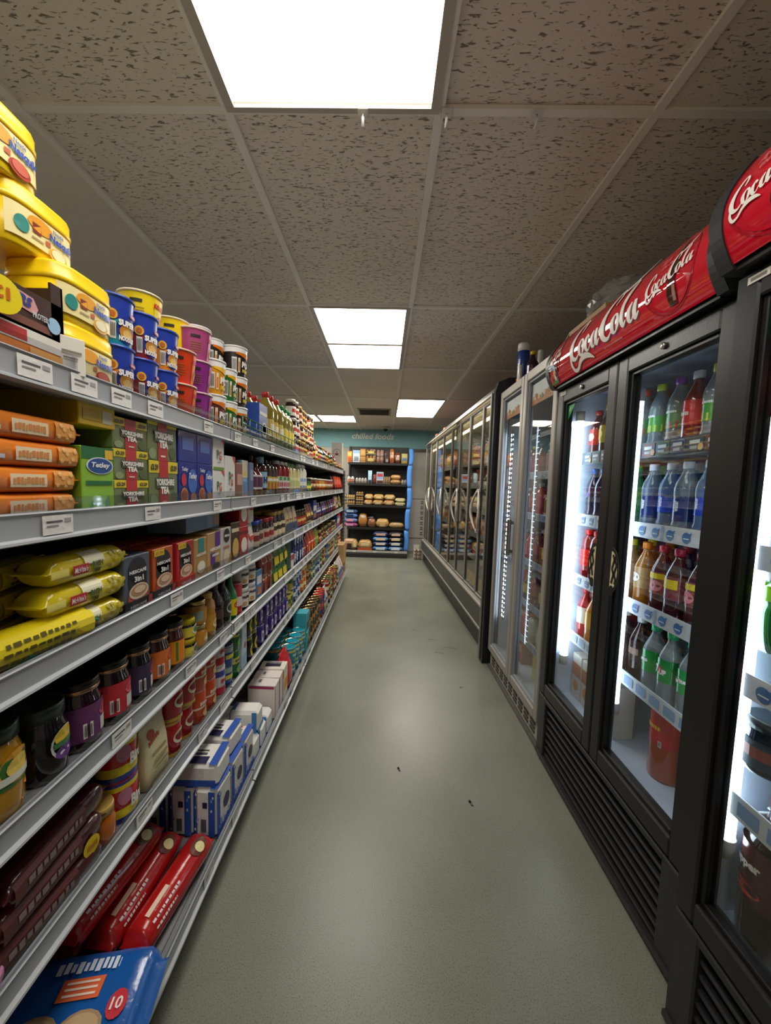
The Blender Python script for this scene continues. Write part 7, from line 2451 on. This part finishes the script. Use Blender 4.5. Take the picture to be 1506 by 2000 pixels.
bput(3, .105, .37, lf('bread_loaf', 'long golden baton', .105, .37, .085, 'c09c5c', ((.45, .65, .6, .95, 'e0d8c8'),), .13), 'long golden baton with a white label, fourth bread shelf')
bput(3, -.34, -.15, lf('bread_loaf', 'dark violet bread bag', -.33, -.15, .19, '2c2838', (), .12), 'dark violet bread bag set back on the fourth bread shelf', y=YR + .27)
bput(4, -.70, -.44, lf('bread_loaf', 'big sliced loaf with maroon label', -.70, -.44, .16, 'b08a60', ((.3, .6, .1, .6, '3a1c20'), (.7, .9, .3, .7, 'd8cc90')), .16), 'big sliced loaf with maroon label on the lowest bread shelf')
bput(4, -.43, -.19, lf('bread_loaf', 'big sliced loaf with orange base', -.43, -.19, .15, 'b08850', ((0, 1, 0, .25, 'b8502c'), (.2, .8, .45, .75, 'd8c498')), .16), 'big sliced loaf with orange band on the lowest bread shelf')
for s_, (x0, x1) in enumerate(((-.17, .09), (.10, .345))):
    for t, (c, l) in enumerate((('3a7ac0', 'd0dce8'), ('2c3c74', 'd8cfc0'), ('4a8ccc', 'e0c8a0'), ('24305c', 'c8a898'))):
        if s_:
            c = ('4a84c4', '22305c', '1f2840', '1a1c28')[t]
        bput(4, x0, x1, lf('bread_loaf', 'sliced loaf in a blue bag', x0, x1, .068, c, ((.2, .8, .25, .75, l),), .16),
             'sliced loaf in blue bag, %s of the %s stack, lowest bread shelf' % (('bottom', 'second', 'third', 'top')[t], ('left', 'right')[s_]), z=.069 * t)

# blue foam guard tied along the right-hand upright
o = empty('foam_guard', (.43, 6.80, 0), 0, 'blue foam guard tied in sections along the end of the bread shelving', 'foam guard')
zz = [.004, .10, .48, .86, 1.23, 1.62, 1.90]
for i in range(6):
    g = G()
    a, b2 = zz[i], zz[i + 1]
    n = 8
    w0 = .085 - .006 * (i == 5)
    bow = .012 * ((i % 2) * 2 - 1)
    rings = []
    for k in range(n + 1):
        t = k / n
        pin = 1 - .22 * (max(0, 1 - min(t, 1 - t) * 9))
        rings.append(sup(w0 * pin, .075 * pin, a + (b2 - a - .004) * t, 3, 16, -.02 * (i < 2) + bow * math.sin(PI * t) + .008 * (i - 2) * .6, 0))
    g.loft(rings, K('5596ee'), 'paper')
    link('foam_section', g, o)
g = G()
for i in range(1, 6):
    g.lathe([(.034, zz[i] - .006), (.036, zz[i] - .002), (.034, zz[i] + .004)], K('20242c'), 'plastic', 14, at=(-.012 + .005 * (i - 2), 0, 0), cap0=False, cap1=False)
link('tie', g, o)

# wrapped packs on the floor by the freezer
g_ = carton('wrapped_pack', 'wrapped pack', 'pack', .13, .1, .062, K('b8b0a4'), None, bev=.012, mat='film')
pk_ = G()
for i in range(4):
    pk_.box((-.047 + i * .031, 0, .033), (.026, .104, .05), K(('cfcac0', '8a6a5c')[i % 2]), 'film', .01)
    pk_.disc(S_front(-.053), -.047 + i * .031, .033, .011, .018, K('5a4a40'), .001, 12)
wp = Kind('wrapped_pack', 'wrapped pack', 'pack', pk_, (), (.13, .11, .066))
for i in range(3):
    wp.put((.602, 6.62, .0005 + .0585 * i), .05 * (i - 1), 'silvery shrink-wrapped pack on the floor by the blue foam, %s of three' % ('bottom', 'middle', 'top')[i], 'wrapped packs on the floor')
g = G(); g.box((0, 0, .11), (.1, .02, .22), K('d5cfc3'), 'card', .002)
tag(link('backing_card', g, None, (.60, 6.86, .0)), 'pale card panel standing behind the wrapped packs on the floor', 'card')

# small scuffs on the vinyl
g = G()
S = lambda u, v, o2: (u, v, .0006 + o2)
rn = random.Random(3)
for (x, y, L, a) in ((.55, 2.95, .16, .05), (.45, 2.85, .10, .2), (.42, 3.1, .08, .35), (.30, 3.3, .06, -.2), (.38, 1.45, .012, 0), (.10, 1.62, .014, .6), (.52, 2.35, .05, .9)):
    n = 6
    L *= .7
    pts = [(x + L * (t / n - .5) * math.cos(a), y + L * (t / n - .5) * math.sin(a) + .012 * math.sin(t * .9), (.0022 if L > .03 else .001) * math.sin(PI * (t + .3) / (n + .6)) + .0004) for t in range(n + 1)]
    g.stroke(S, pts, K('4a4a44'), 0)
struct('floor_scuff_marks', g, floor)
